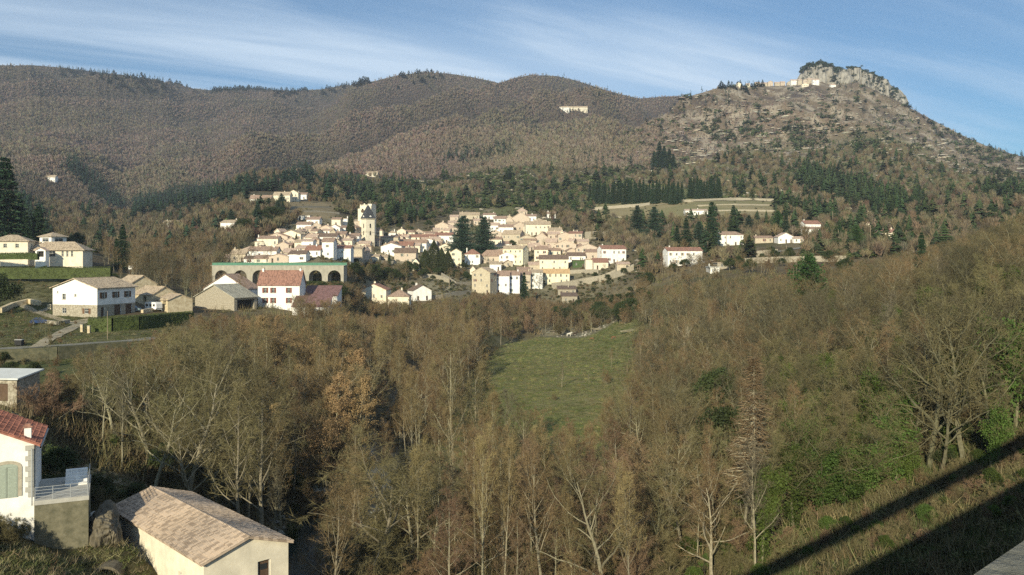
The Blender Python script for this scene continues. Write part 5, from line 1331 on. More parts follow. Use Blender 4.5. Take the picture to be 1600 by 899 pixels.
# terrace, railing and steps
tz = hz - .15; MOSS2 = wall_mat('mossy_terrace_masonry', (0.20, 0.18, 0.12), (0.10, 0.095, 0.06), 1.4)
tb = MB()
def rel(a, b_): v = cor + Vector((math.cos(th_), math.sin(th_), 0)) * a + Vector((-math.sin(th_), math.cos(th_), 0)) * b_; return v
t0_ = empty('terrace', (cor.x, cor.y, tz), th_); tag(t0_, 'pale concrete terrace with grey railings beside the red tiled house', 'terrace')
s1 = MB(); s1.box((2.0, 3.0, -.35), (3.98, 7.44, .35)); s1.build('slab', CONC, t0_); s1 = MB(); s1.box((2.0, 3.0, -6), (3.90, 7.36, 5.648)); s1.build('foundation', MOSS2, t0_)
s2 = MB()
for i in range(6):
    for k_ in (.35, .7, 1.05): pass
for k_ in (.3, .55, .8, 1.05): s2.tube((.1, -.6, k_), (3.9, -.6, k_), .022, .022, 5); s2.tube((3.9, -.6, k_), (3.9, 6.4, k_), .022, .022, 5)
for i in range(4): s2.tube((.1 + i * 1.27, -.6, 0), (.1 + i * 1.27, -.6, 1.08), .03, .03, 6)
for i in range(1, 7): s2.tube((3.9, -.6 + i * 1.16, 0), (3.9, -.6 + i * 1.16, 1.08), .03, .03, 6)
s2.build('railing', METAL, t0_)
st_ = MB()
for i in range(5): st_.box((2.9, 3.4 + i * .42, .003), (1.7, .41, .2 * (i + 1)))
st_.build('steps', WALL['W'], t0_)
ROCKD = mat('dark_weathered_rock', (0.20, 0.17, 0.12), 0.5, .9, .95, 1.0, col2=(0.06, 0.052, 0.035), detail=12)
def rock(label, c, d, seed, nm='rock_outcrop'):
    import bmesh
    bm = bmesh.new(); bmesh.ops.create_icosphere(bm, subdivisions=5, radius=1.0)
    for v in bm.verts:
        q = v.co.copy(); qd = Vector((q.x * d[0], q.y * d[1], q.z * d[2])); n_ = mnoise.fractal(qd * .55 + Vector((seed, 0, 0)), 0.8, 2.1, 6) * .30
        q = Vector((math.copysign(abs(q.x) ** .7, q.x), math.copysign(abs(q.y) ** .7, q.y), math.copysign(abs(q.z) ** .6, q.z))) * (1 + n_)
        v.co = Vector((q.x * d[0], q.y * d[1], q.z * d[2]))
    me = bpy.data.meshes.new(nm); bm.to_mesh(me); bm.free(); me.materials.append(ROCKD)
    o = link(bpy.data.objects.new(nm, me)); o.location = c; o.rotation_euler = (0, 0, th_); tag(o, label, 'rock outcrop')
v = rel(5.2, 1.6); rock('dark ragged rock wall holding up the terrace end', (v.x, v.y, -23.6), (1.1, 3.2, 2.0), 3.1)
# small white pump house
p0 = (-37.1, 76.3, -24.25)
ph = empty('pump_house', p0, R(-14)); tag(ph, 'small white masonry box with a slab roof beside the barn', 'pump house')
m_ = MB(); m_.box((0, 0, -1.2), (1.45, 1.1, 2.2)); m_.build('wall', WALL['W'], ph)
m_ = MB(); m_.box((0, 0, 1.003), (1.8, 1.45, .14)); m_.build('roof', CONC, ph)
# garage
gx, gy, gz_ = at(-14, 627, 100)
house('low garage with a pale flat roof and brown door', gx, gy, gz_, -5, 6.4, 4.2, 2.6, 'shed', .45, 'S', 'w', [('f', -.2, .02, 4.6, 2.05, 'g')], (), None, .35, 3, 'garage', 'garage')
# culvert arch in the grass bank
cu = empty('culvert', (-32.2, 67.4, -25.6), R(8)); tag(cu, 'dark stone culvert mouth in the grass bank below the barn', 'culvert')
m_ = MB()
for i in range(9):
    a0, a1 = math.pi * i / 9, math.pi * (i + 1) / 9
    for r0, r1, y_, mi in ((.95, 1.2, -.0, 0), (0, .95, .5, 1)):
        m_.face([(-r0*math.cos(a0), y_, r0*math.sin(a0)*.85), (-r1*math.cos(a0), y_, r1*math.sin(a0)*.85), (-r1*math.cos(a1), y_, r1*math.sin(a1)*.85), (-r0*math.cos(a1), y_, r0*math.sin(a1)*.85)], mi)
    for r0 in (.95, 1.2): m_.face([(-r0*math.cos(a0), 0, r0*math.sin(a0)*.85), (-r0*math.cos(a1), 0, r0*math.sin(a1)*.85), (-r0*math.cos(a1), 1.6, r0*math.sin(a1)*.85), (-r0*math.cos(a0), 1.6, r0*math.sin(a0)*.85)], 0)
m_.build('arch', [ROCKD, DARK], cu)

# ------------------------------------------------------------------ walls of the landscape
def wpx(label, pts, h, th=.5, m=None, ymin=300, group='dry stone and garden walls'):
    stone_wall('stone_wall', label, path_pts(pts, ymin), h, th, m, group)
wpx('long pale retaining wall above the bare trees east of the village', [(1150, 414), (1190, 411), (1240, 410), (1290, 409), (1322, 409)], 2.6)
wpx('short stone wall below the square white house', [(1180, 402), (1215, 399)], 3.0)
wpx('pale wall along the eastern road', [(1262, 392), (1300, 388), (1358, 388)], 1.0)
wpx('retaining wall under the orange roofed house', [(862, 452), (890, 449), (915, 444), (940, 440), (962, 432)], 3.2)
wpx('garden wall below the ivy clad building', [(888, 428), (910, 427), (935, 427)], 2.0)
wpx('pale stone ramp wall east of the white corner house', [(955, 436), (975, 430), (990, 422)], 3.0)
wpx('high wall in the gardens beside the cypresses', [(655, 434), (680, 436), (702, 442)], 2.2)
wpx('leaning wall between the white riverside house and the village', [(655, 470), (690, 467), (712, 462), (735, 460)], 1.8)
wpx('terrace wall in the bare garden under the yellow gable', [(690, 432), (712, 446), (735, 446)], 1.8)
wpx('low wall at the edge of the beige stone houses', [(548, 412), (580, 411), (612, 412), (640, 414)], 1.6)
wpx('long terrace wall of the straw field, the uppermost', [(1015, 318), (1080, 316), (1150, 313), (1212, 315)], 2.2)
wpx('terrace wall of the straw field, second from the top', [(1090, 323), (1150, 321), (1210, 322)], 1.2)
wpx('terrace wall of the straw field, third from the top', [(1110, 331), (1160, 330), (1212, 331)], 1.2)
wpx('pale wall below the fir plantation', [(925, 329), (960, 326), (1000, 323), (1015, 321)], 2.4)
wpx('terraced wall beside the topmost white house, upper', [(452, 326), (480, 325), (515, 326)], 1.4)
wpx('terraced wall beside the topmost white house, lower', [(460, 333), (490, 332), (530, 335)], 1.4)
wpx('old arcaded wall beside the two cedars', [(948, 352), (965, 347), (985, 347)], 4.0)
wpx('stone ruin wall behind the east quarter', [(914, 374), (930, 373), (955, 375)], 5.0)
MOSS = wall_mat('mossy_dark_masonry', (0.12, 0.11, 0.065), (0.055, 0.058, 0.035), 1.4)
stone_wall('retaining_wall', 'mossy dark roadside retaining wall above the green lawn', path_pts([(-60, 568), (0, 566), (40, 565), (90, 562), (150, 556), (200, 552)], 100), 2.3, .6, MOSS, cat='retaining wall', cope=False)
stone_wall('stone_wall', 'tumbled white stone edging beside the caravan', path_pts([(222, 489), (250, 484), (280, 480), (300, 481)], 150), .8, .7, WALL['T'])
stone_wall('stone_wall', 'low dirt terrace wall by the driveway fork', path_pts([(70, 506), (90, 508), (108, 505)], 150), .8, .5, WALL['S'])
stone_wall('stone_wall', 'rough stone bank at the edge of the upper lawn', path_pts([(0, 489), (20, 480), (45, 474), (62, 478)], 150), 1.3, 1.0, WALL['T'], cope=False)

# ------------------------------------------------------------------ near woods: every tree a thing of its own
TLU = [-100, 0, 40, 60, 130, 200, 240, 262, 330, 400, 460, 500, 530, 560, 600, 640, 690, 735, 765, 800, 850, 876, 930, 945, 990, 1003, 1014, 1100, 1200, 1300, 1360, 1420, 1480, 1560, 1600, 1700]
TLV = [560, 600, 600, 575, 548, 530, 522, 496, 484, 486, 490, 485, 474, 484, 490, 482, 470, 480, 560, 590, 630, 645, 640, 595, 560, 500, 455, 434, 426, 413, 399, 386, 373, 345, 322, 300]
FRU = [200, 260, 330, 400, 470, 560, 640, 735, 800, 850, 880, 940, 995, 1000, 1010, 1100]
FRV = [470, 470, 486, 486, 498, 474, 468, 460, 460, 470, 474, 466, 458, 452, 448, 432]
TR = random.Random(77)
def treeline(u, y):
    return float(np.interp(u, FRU, FRV)) if (y > 325 and u > 470) else float(np.interp(u, TLU, TLV))
def in_meadow(x, y):
    return (126 < y < 350) and (np.interp(y, [126, 180, 260, 350], [-12, -14, -8, 2]) < x < np.interp(y, [126, 200, 290, 345, 372], [14, 27, 42, 52, 60]))
placed = []
cells = {}
def far_enough(x, y, d):
    ci, cj = int(x // 10), int(y // 10)
    for i in (-1, 0, 1):
        for j in (-1, 0, 1):
            for (a, b_) in cells.get((ci + i, cj + j), ()):
                if (a - x) ** 2 + (b_ - y) ** 2 < d * d: return False
    return True
def put(x, y): cells.setdefault((int(x // 10), int(y // 10)), []).append((x, y))
LAB = {
 'L1': ('bare olive grey tree in the dense wood between the two barns', 'bare trees between barn and farmhouse'),
 'L2': ('dry leaved ochre tree in the wood before the plum roofed sheds', 'ochre leaved trees before the sheds'),
 'M1': ('slender golden tree among the riverside poles west of the meadow', 'golden riverside trees'),
 'M2': ('reddish budding tree in the riverside wood west of the meadow', 'reddish riverside trees'),
 'M3': ('bare brown tree of the tangled riverside wood below the meadow', 'bare trees below the meadow'),
 'F1': ('bare tree at the foot of the village beyond the river', 'bare trees at the village foot'),
 'R1': ('bare brown tree on the wooded slope east of the meadow', 'bare trees on the eastern slope'),
 'R2': ('dark bare oak with mossy limbs on the high eastern slope', 'dark oaks on the eastern slope'),
 'R3': ('tree wrapped in bright green ivy on the shaded eastern slope', 'ivy clad trees'),
 'S1': ('many stemmed brown shrub in the riverside thicket', 'riverside shrubs'),
 'S2': ('olive twigged bush by the grass bank near the red tiled house', 'bushes on the grass bank'),
 'S3': ('brown bush on the grass verge beside the bridge shadow', 'bushes on the shadowed verge')}
counts = {}
FILLERS = []
NAMES = {'oak': 'spreading_tree', 'tal': 'tall_tree', 'pol': 'slender_tree', 'ald': 'bushy_tree', 'wee': 'arching_tree', 'lea': 'leafy_tree', 'shr': 'shrub', 'ivy': 'ivy_clad_tree'}
ncount = {}
def forest(n, xr, yr, spacing, chooser, maxn=999, ok=lambda x, y, u: True, single=True):
    k = 0
    for _ in range(n):
        y = TR.uniform(*yr); 
        ur = (TR.uniform(*xr)); x = (ur - 800) / F * y; u = ur
        d = spacing * (0.75 + 0.5 * TR.random())
        if abs(x - float(np.interp(y, RIV_Y, RIV_X))) < 3.0 or in_meadow(x, y) or not ok(x, y, u) or not far_enough(x, y, d): continue
        key, H, code, wide = chooser(x, y, u)
        if key is None: continue
        zg = float(ground(x, y)); T = treeline(u, y)
        top = (HV - T) / F * y
        Hm = (top - zg) * TR.uniform(.86, 1.0)
        if Hm < 3.2: continue
        if Hm < H * .5 and key[:5] != 'shrub':
            key, H, wide = TR.choice(['shrub0', 'shrub2', 'shrub1']), 6.5, 1.0
        H = min(H, Hm)
        lab, grp = LAB[code]
        nm = NAMES[key[:3]]
        if nm == 'shrub' and code[0] in 'LMF': lab, grp = LAB['S1']; code = 'S1'
        if nm == 'shrub' and code in ('R1', 'R2', 'R3'): lab, grp = 'many stemmed shrub under the trees of the eastern slope', 'shrubs of the eastern slope'
        if nm == 'ivy_clad_tree': lab, grp = LAB['R3']
        elif code == 'R3': lab, grp = LAB['R2']
        if not single or ncount.get(nm, 0) >= 290:
            FILLERS.append((key, x, y, zg, H, TR.uniform(0, 6.28))); put(x, y); k += 1
            if k >= maxn: break
            continue
        ncount[nm] = ncount.get(nm, 0) + 1; counts[grp] = counts.get(grp, 0) + 1
        plant(key, nm, lab, x, y, H, grp, 'shrub' if nm == 'shrub' else 'tree', zg, None, wide, .06)
        put(x, y); k += 1
        if k >= maxn: break
    return k
def ch_left(x, y, u):
    r = TR.random()
    if 395 < u < 560 and 105 < y < 230 and r < .42: return TR.choice(['leafy0', 'leafy0', 'leafy1']), TR.uniform(11, 15.5), 'L2', 1.05
    if r < .62: return TR.choice(['oak0', 'oak1', 'oak2', 'tall0', 'tall0', 'weep0']), TR.uniform(12.5, 18), 'L1', TR.uniform(.85, 1.1)
    if r < .85: return TR.choice(['tall1', 'tall2', 'oakd0']), TR.uniform(10, 15), 'L1', 1.0
    return TR.choice(['shrub0', 'shrub2']), TR.uniform(4, 7), 'S1', 1.1
def ch_mid(x, y, u):
    r = TR.random()
    if y > 330: return TR.choice(['oak1', 'shrub1', 'alder1', 'tall2', 'shrub2', 'oakd1']), TR.uniform(6, 12), 'F1', 1.1
    if y < 125:
        if u > 700 and r < .34: return 'alder0' if r < .2 else 'alder1', TR.uniform(9, 14), 'M3', 1.0
        if r < .30: return TR.choice(['weep0', 'oak0', 'oak2']), TR.uniform(8, 12), 'M3', 1.1
        if r < .55: return TR.choice(['pole2', 'tall2', 'pole1']), TR.uniform(12, 17), 'M3', 1.1
        return TR.choice(['shrub0', 'shrub0', 'shrub1', 'shrub2']), TR.uniform(4, 7.5), 'S1', 1.15
    if r < .25 and u < 840: return TR.choice(['pole0', 'pole0', 'pole1']), TR.uniform(13, 19), 'M1', 1.15
    if r < .55: return TR.choice(['alder0', 'alder1', 'pole2', 'oak1']), TR.uniform(9, 14), 'M2', 1.05
    if r < .85: return TR.choice(['tall2', 'oak1']), TR.uniform(12, 16), 'M2', 1.0
    return TR.choice(['shrub1', 'shrub0']), TR.uniform(4, 8), 'S1', 1.2
def ch_right(x, y, u):
    r = TR.random()
    if y < 150 and 1185 < u < 1700 and r < (.55 if u < 1440 else .32): return TR.choice(['ivy0', 'ivy1']), TR.uniform(11, 16), 'R3', 1.05
    if u > 1180:
        if r < .78: return TR.choice(['oakd0', 'oakd1', 'oakd2', 'oakd0', 'oak1']), TR.uniform(11, 16), 'R2', 1.0
        if r < .92: return TR.choice(['tall1', 'tall2', 'ivy1']), TR.uniform(11, 15), 'R2', 1.0
        return 'shrub0', TR.uniform(4, 7), 'R1', 1.1
    if r < .55: return TR.choice(['oak0', 'oak1', 'oak2', 'oakd1', 'oakd2']), TR.uniform(10, 14.5), 'R1', 1.05
    if r < .75: return TR.choice(['alder0', 'alder1', 'tall2', 'pole2']), TR.uniform(9, 14), 'R1', 1.0
    return TR.choice(['shrub0', 'shrub1', 'shrub2']), TR.uniform(4, 7), 'R1', 1.15
# chosen individuals first
def one(key, name, label, u, vt, vb=None, Y=None, wide=1.0, cat='tree', group=None, ymin=0):
    if Y is None: Y = hit(u, vb, ymin)
    x = (u - 800) / F * Y; zg = float(ground(x, Y)); H = max(2.0, (HV - vt) / F * Y - zg)
    put(x, Y)
    return plant(key, name, label, x, Y, H, group, cat, zg, None, wide)
one('tall0', 'bare_tree', 'pale limbed bare tree standing right behind the long tiled barn', 372, 585, Y=90, wide=1.2)
one('tall0', 'bare_tree', 'forked pale tree leaning over the river beside the tiled barn', 408, 560, Y=93, wide=1.3)
one('oak0', 'bare_tree', 'tall crooked pale tree at the head of the grass path', 292, 545, Y=98, wide=1.1)
one('tall1', 'bare_tree', 'twin slim trunks at the top of the grass bank path', 190, 575, Y=97, wide=.9)
one('oak2', 'bare_tree', 'leaning bare tree over the gap behind the barn roof', 240, 580, Y=95, wide=1.1)
one('weep0', 'bare_tree', 'broad bare willow with arching boughs over the river', 600, 665, Y=88, wide=1.5)
one('pole1', 'bare_tree', 'slim pale birch like stem with two forks at the bottom middle', 752, 640, Y=80, wide=.9)
one('pole1', 'bare_tree', 'slim pale stem beside the forked one at the bottom middle', 788, 650, Y=82, wide=.9)
one('tall0', 'bare_tree', 'tall silvery tree rising alone before the meadow', 712, 500, Y=118, wide=1.1)
one('oak0', 'bare_tree', 'bare tree with a thick pale trunk at the bottom edge', 948, 690, Y=78, wide=1.0)
one('alder0', 'bare_tree', 'purple budding bushy tree at the near tip of the meadow', 962, 648, Y=104, wide=1.2)
one('shrub1', 'shrub', 'low purple bush at the near tip of the meadow', 990, 680, Y=100, wide=1.3, cat='shrub')
for i, (u, vt, Y) in enumerate([(1452, 430, 101), (1482, 470, 104), (1506, 420, 100), (1534, 455, 106), (1560, 405, 102), (1588, 440, 104), (1618, 400, 103), (1470, 520, 99), (1548, 500, 100)]):
    one(['oakd0', 'ivy1', 'oakd2', 'oakd1', 'ivy0'][i % 5], 'ivy_clad_tree' if i % 5 in (1, 4) else 'spreading_tree', LAB['R3'][0] if i % 5 in (1, 4) else LAB['R2'][0], u, vt, Y=Y, wide=1.0, group=LAB['R3'][1] if i % 5 in (1, 4) else LAB['R2'][1])
for i, (u, vt, Y) in enumerate([(738, 560, 122), (768, 590, 118), (796, 600, 121), (822, 628, 116), (752, 540, 131)]):
    one(['tall0', 'pole1', 'tall1'][i % 3], 'tall_tree', 'thin bare tree veiling the west edge of the meadow', u, vt, Y=Y, wide=1.1, group='thin trees at the west edge of the meadow')
one('larch0', 'larch', 'brown dry needled larch with a pale trunk on the eastern slope', 1178, 552, Y=95, wide=1.05)
one('pine0', 'pine_tree', 'bushy green pine poking above the bare wood below the long wall', 1264, 394, Y=222, wide=1.1)
one('fir0', 'fir_tree', 'dark fir on the crest of the oak wood, the larger of two', 1440, 362, Y=228, wide=1.0)
one('pine1', 'pine_tree', 'dark spreading pine among the oaks near the picture edge', 1508, 382, Y=205, wide=1.4)
one('pine1', 'pine_tree', 'small bushy pine low in the crown line of the oaks', 1530, 400, Y=212, wide=1.2)
one('holm0', 'evergreen_bush', 'dense dark evergreen inside the wood beside the larch', 1120, 570, Y=150, wide=.8)
one('holm1', 'evergreen_bush', 'dark evergreen thicket behind the larch', 1135, 630, Y=122, wide=.9)
for i, (u, vt, Y) in enumerate([(1265, 620, 108), (1300, 640, 100), (1330, 650, 98), (1385, 560, 104), (1400, 600, 99), (1240, 660, 100), (1285, 640, 97), (1420, 660, 98), (1355, 640, 97), (1320, 600, 104), (1455, 640, 108), (1310, 590, 116), (1350, 610, 112)]):
    one('ivy%d' % (i % 2), 'ivy_clad_tree', LAB['R3'][0], u, vt, Y=Y, wide=1.35, group=LAB['R3'][1])
for i, (u, vt, Y) in enumerate([(1215, 700, 108), (1280, 720, 100), (1320, 730, 97), (1180, 745, 103), (1345, 715, 102)]):
    one('ivybush%d' % (i % 2), 'evergreen_bush', 'bright leafy ivy thicket at the foot of the eastern slope', u, vt, Y=Y, wide=1.1, group='ivy thickets of the eastern slope', cat='bush')
okl = lambda x, y, u: (x > -43 or y > 101) and not (x > -48 and y < 92 and x < -14) and not (u < 70 and y < 112) and not (u < 130 and y > 150)
forest(3500, (60, 420), (90, 165), 4.6, ch_left, 160, okl)
forest(2500, (395, 560), (98, 235), 4.4, ch_left, 130)
forest(4500, (470, 990), (74, 130), 3.7, ch_mid, 210, lambda x, y, u: x > -18)
forest(6000, (960, 1200), (84, 190), 4.3, ch_right, 170, lambda x, y, u: u > 1000 or y < 160)
forest(8000, (1180, 1720), (96, 175), 4.0, ch_right, 400)
forest(5000, (520, 850), (130, 320), 5.0, ch_mid, 230)
forest(3000, (250, 440), (165, 262), 5.5, ch_left, 110, lambda x, y, u: u > 300 or y < 190, False)
forest(5000, (440, 940), (315, 425), 4.8, ch_mid, 230, lambda x, y, u: y > 350 or u < 860, False)
forest(6000, (1000, 1240), (190, 395), 6.5, ch_right, 330, single=False)
forest(7000, (1230, 1800), (175, 345), 6.5, ch_right, 420, single=False)
print('trees', counts)
# bushes of the two grass banks
for i in range(70):
    x, y = TR.uniform(-50, -38.5), TR.uniform(60, 67.3)
    if not (x + 62 < (y - 58) * .3 + 60): pass
    plant(TR.choice(['shrub2', 'shrub0']), 'shrub', LAB['S2'][0], x, y, TR.uniform(1.4, 3.0), LAB['S2'][1], 'shrub')
for i in range(75):
    y = TR.uniform(83, 101); x = TR.uniform(22, 62)
    plant(TR.choice(['shrub2', 'shrub0', 'shrub2']), 'shrub', LAB['S3'][0], x, y, TR.uniform(1.0, 2.4), LAB['S3'][1], 'shrub')

# ------------------------------------------------------------------ valley trees beyond the near woods
def ring(lst, key, name, labf, group, wide=1.0, ymin=300, cat='tree'):
    for i, (u, vt, vb) in enumerate(lst):
        one(key if isinstance(key, str) else key[i % len(key)], name, labf if isinstance(labf, str) else labf[i], u, vt, vb, wide=wide, group=group, ymin=ymin, cat=cat)
ring([(724, 336, 402), (756, 338, 404)], ['cedar0', 'cedar1'], 'cedar_tree', ['huge dark cedar in the village, the broader of two', 'huge dark cedar in the village beside the raspberry roof'], 'two village cedars', 1.35)
ring([(664, 388, 424), (678, 374, 426), (690, 386, 427), (700, 390, 428)], ['cyp0', 'cyp1'], 'cypress', ['lowest and widest cypress of the village cluster', 'tallest pointed cypress of the village cluster', 'third cypress of the cluster towards the yellow gable', 'cypress of the cluster touching the yellow gable'], 'village cypress cluster', 1.35)
ring([(463, 364, 384)], 'cyp0', 'cypress', 'thin dark cypress between cream houses', None, .7)
ring([(548, 333, 370), (608, 394, 416), (524, 337, 350), (800, 374, 388), (819, 425, 480)], ['cyp1', 'fir0', 'cedar1', 'holm0', 'fir1'], 'evergreen_tree', ['dark columnar conifer close to the castle keep', 'small dark spruce before the pinkish terrace house', 'dark conifer above the white houses near the terraces', 'round dark bush before the beige house', 'tall dark spruce in front of the riverside white houses'], 'single evergreens in the village', 1.0)
ring([(996, 320, 372), (1022, 322, 376)], ['cedar1', 'cedar0'], 'cedar_tree', ['blue green cedar east of the village, first of two', 'blue green cedar east of the village, second of two'], 'eastern cedars', 1.2)
ring([(1072, 340, 392), (1092, 345, 390), (1112, 315, 394), (1146, 320, 368), (1170, 336, 368), (1058, 352, 392)], ['fir0', 'cedar1', 'fir1', 'fir0', 'cedar0', 'fir1'], 'fir_tree', ['dark fir behind the long white house', 'broad dark conifer between two firs behind the long white house', 'tallest pointed fir east of the village', 'fir rising behind the square pillared house', 'bushy fir uphill of the square pillared house', 'smaller fir beside the long white house'], 'firs behind the eastern houses', 1.3)
ring([(1338, 350, 398), (1215, 328, 368), (1228, 330, 370), (1312, 352, 382), (1326, 356, 384)], ['pine0', 'pine1', 'fir0', 'pine1', 'fir1'], 'pine_tree', ['large light green pine in front of the eastern road', 'green pine uphill of the gabled bungalow', 'fir beside the pine uphill of the bungalow', 'slender pine by the tall pole', 'dark conifer next to the large light green pine'], 'pines of the eastern slope', 1.1)
ring([(192, 350, 420), (182, 372, 420), (120, 362, 392)], ['fir0', 'fir1', 'holm0'], 'conifer', ['tall green conifer beyond the hedge by the road signs', 'smaller conifer beside the tall green one', 'dark evergreen behind the bungalow'], 'conifers beyond the hedge', 1.1)
ring([(8, 245, 392), (-12, 262, 392), (26, 300, 392), (40, 330, 394), (60, 322, 394)], ['fir0', 'fir1'], 'fir_tree', ['very tall black green fir at the picture edge above the villa', 'fir half cut by the picture edge above the villa', 'dark fir stepping down beside the tallest one', 'lower dark fir behind the villa roof', 'dark fir behind the look-out tower'], 'black firs above the villas', 1.5)
ring([(1030, 222, 262), (1038, 228, 264), (1046, 232, 264), (1022, 236, 264), (1052, 240, 265), (1035, 236, 266)], ['fir0', 'fir1'], 'fir_tree', 'dark fir of the small clump high on the stony slope', 'fir clump on the stony slope', 1.5, 500)
pl = []
PRnd = random.Random(9)
for i in range(30): u = 922 + i * 4.9 + PRnd.uniform(-1.5, 1.5); pl.append((u, 286 + PRnd.uniform(-4, 5) - (u - 922) * .02, 319 + PRnd.uniform(-3, 1)))
for i in range(13): u = 1077 + i * 4 + PRnd.uniform(-1.5, 1.5); pl.append((u, 278 + PRnd.uniform(-4, 5), 311 + PRnd.uniform(-3, 1)))
ring(pl, ['fir0', 'fir1'], 'fir_tree', 'dark fir in the dense plantation row above the straw field', 'plantation firs', 1.0, 500)
for i in range(14): u = PRnd.uniform(355, 445); v = PRnd.uniform(340, 374) - (u - 355) * .15; one(PRnd.choice(['cedar1', 'fir0', 'holm1', 'cedar0']), 'evergreen_tree', 'dark evergreen of the grove below the hill farmhouse', u, v - PRnd.uniform(18, 34), v, wide=1.2, group='evergreen grove below the hill farmhouse', ymin=380)
LV = 'leafless tree on the valley side beyond the white farmhouse'
for i in range(95):
    u = PRnd.uniform(205, 345); v = PRnd.uniform(392, 472)
    if (v > 440 and u > 300) or (u < 262 and v > 455): continue
    Y = hit(u, v, 255); x = (u - 800) / F * Y
    plant(PRnd.choice(['oak1', 'tall2', 'tall1', 'oakd1', 'alder1']), 'bare_tree', LV, x, Y, PRnd.uniform(8, 15), 'bare trees beyond the farmhouse', 'tree')
    for _ in range(3): x2, y2 = x + PRnd.gauss(0, 9), Y + abs(PRnd.gauss(0, 12)); FILLERS.append((PRnd.choice(['oak1', 'tall2', 'oakd1', 'alder1']), x2, y2, float(ground(x2, y2)), PRnd.uniform(6, 11), PRnd.uniform(0, 6)))
for i in range(50):
    u = PRnd.uniform(-40, 180); v = PRnd.uniform(368, 392); Y = hit(u, v, 318); x = (u - 800) / F * Y
    plant(PRnd.choice(['oak0', 'tall2', 'tall1', 'oakd1', 'tall0']), 'bare_tree', 'leafless tree on the slope above the villas', x, Y, PRnd.uniform(9, 14), 'bare trees above the villas', 'tree')
# village street trees
VS = 'small bare tree between the houses and gardens of the village'
for (u, v, H) in [(582, 402, 9), (590, 406, 8), (572, 404, 7), (630, 410, 6), (600, 424, 6), (620, 430, 7), (632, 436, 6), (760, 415, 7), (770, 418, 6), (842, 455, 11), (836, 452, 9), (928, 418, 5), (945, 425, 5), (990, 415, 6), (560, 425, 6), (650, 372, 8), (690, 392, 8), (700, 396, 7), (925, 380, 9), (935, 378, 9), (945, 376, 8), (955, 380, 9), (968, 374, 10), (980, 382, 8), (560, 358, 9), (850, 386, 6), (640, 362, 8), (1012, 398, 7), (1030, 396, 7), (978, 396, 7), (985, 372, 8), (915, 360, 10), (905, 350, 9), (930, 358, 10), (945, 362, 9)]:
    Y = hit(u, v, 330); x = (u - 800) / F * Y
    plant(PRnd.choice(['oak1', 'alder1', 'tall2', 'oakd2']), 'bare_tree', VS, x, Y, H, 'bare trees among village houses', 'tree')
for (u, v, H) in [(728, 436, 4.5), (712, 432, 4), (735, 440, 4), (905, 446, 3.5), (880, 440, 3), (950, 440, 4), (930, 436, 4), (576, 420, 4), (556, 416, 4.5), (540, 420, 5), (600, 440, 3), (975, 430, 4), (1052, 424, 5), (1070, 420, 5), (1030, 424, 4), (1150, 404, 5), (1165, 400, 5), (1205, 396, 4), (1235, 398, 4), (1265, 398, 4), (1290, 378, 5)]:
    Y = hit(u, v, 300); x = (u - 800) / F * Y
    plant(PRnd.choice(['holm0', 'holm1']), 'evergreen_bush', 'rounded evergreen bush on the garden terraces around the village', x, Y, H, 'garden evergreens', 'bush', wide=1.1)

# ------------------------------------------------------------------ hedges
def hedge(label, pts, h, th):
    P = resample(pts, .5); rnd = random.Random(4); b = MB(); c = MB()
    for p, q in zip(P[:-1], P[1:]):
        d = (q - p).normalized(); n_ = Vector((-d.y, d.x, 0))
        c.tube((p.x, p.y, p.z), (p.x, p.y, p.z + h * .8), .04, .02, 3)
        for _ in range(60):
            e = rnd.random(); s = rnd.choice([-1, 1, 0]); o = p.lerp(q, rnd.random())
            if s == 0: pos = o + n_ * rnd.uniform(-th / 2, th / 2) + Vector((0, 0, h + rnd.gauss(0, .06)))
            else: pos = o + n_ * (s * th / 2 + rnd.gauss(0, .05)) + Vector((0, 0, rnd.uniform(0, h)))
            a = Vector((rnd.gauss(0, 1), rnd.gauss(0, 1), rnd.gauss(0, 1))).normalized() * rnd.uniform(.14, .26); t = rperp(rnd, a.normalized()) * .11
            b.face([pos - t, pos + t, pos + a])
        a_ = [p + n_ * th * .42, p - n_ * th * .42, q - n_ * th * .42, q + n_ * th * .42]
        lo = [(v.x, v.y, v.z - .3) for v in a_]; up = [(v.x, v.y, v.z + h * .93) for v in a_]
        b.face(up); b.face([lo[1], lo[2], up[2], up[1]]); b.face([lo[3], lo[0], up[0], up[3]])
    r = empty('hedge', tuple(P[0])); r.location = (0, 0, 0); tag(r, label, 'hedge')
    b.build('foliage', LF['hedge'], r); c.build('stem', BARKD, r)
hedge('long clipped green hedge above the upper lawn', [Vector(at(u, v, Y)) for u, v, Y in ((-40, 434, 272), (60, 434.5, 271), (174, 434, 272))], 3.4, 2.0)
hedge('clipped hedge along the drive of the white farmhouse', [Vector(p) for p in path_pts([(138, 519), (175, 518), (215, 515), (255, 511), (300, 507)], 150)], 3.3, 1.6)
hedge('trimmed dark hedge at the garden of the wide bungalow', [Vector(at(u, v, Y)) for u, v, Y in ((-30, 405, 292), (40, 404, 290), (60, 405, 290))], 1.9, 1.5)
for i in range(16):
    u = PRnd.uniform(60, 180); Y = PRnd.uniform(278, 290); x = (u - 800) / F * Y
    plant(PRnd.choice(['holm0', 'holm1', 'shrub2']), 'evergreen_bush', 'dark garden shrub between the hedge and the bungalow', x, Y, PRnd.uniform(1.6, 3.2), 'shrubs of the bungalow garden', 'bush', wide=1.2)
for (u, v, H) in [(40, 505, 4), (52, 512, 4.5), (62, 520, 5), (28, 520, 4), (70, 528, 5), (14, 512, 4), (90, 510, 3)]:
    Y = hit(u, v, 150); plant('oakd%d' % PRnd.randrange(3), 'bare_tree', 'gnarled pruned fruit tree beside the driveway', (u - 800) / F * Y, Y, H, 'fruit trees by the driveway', 'tree', wide=.9)
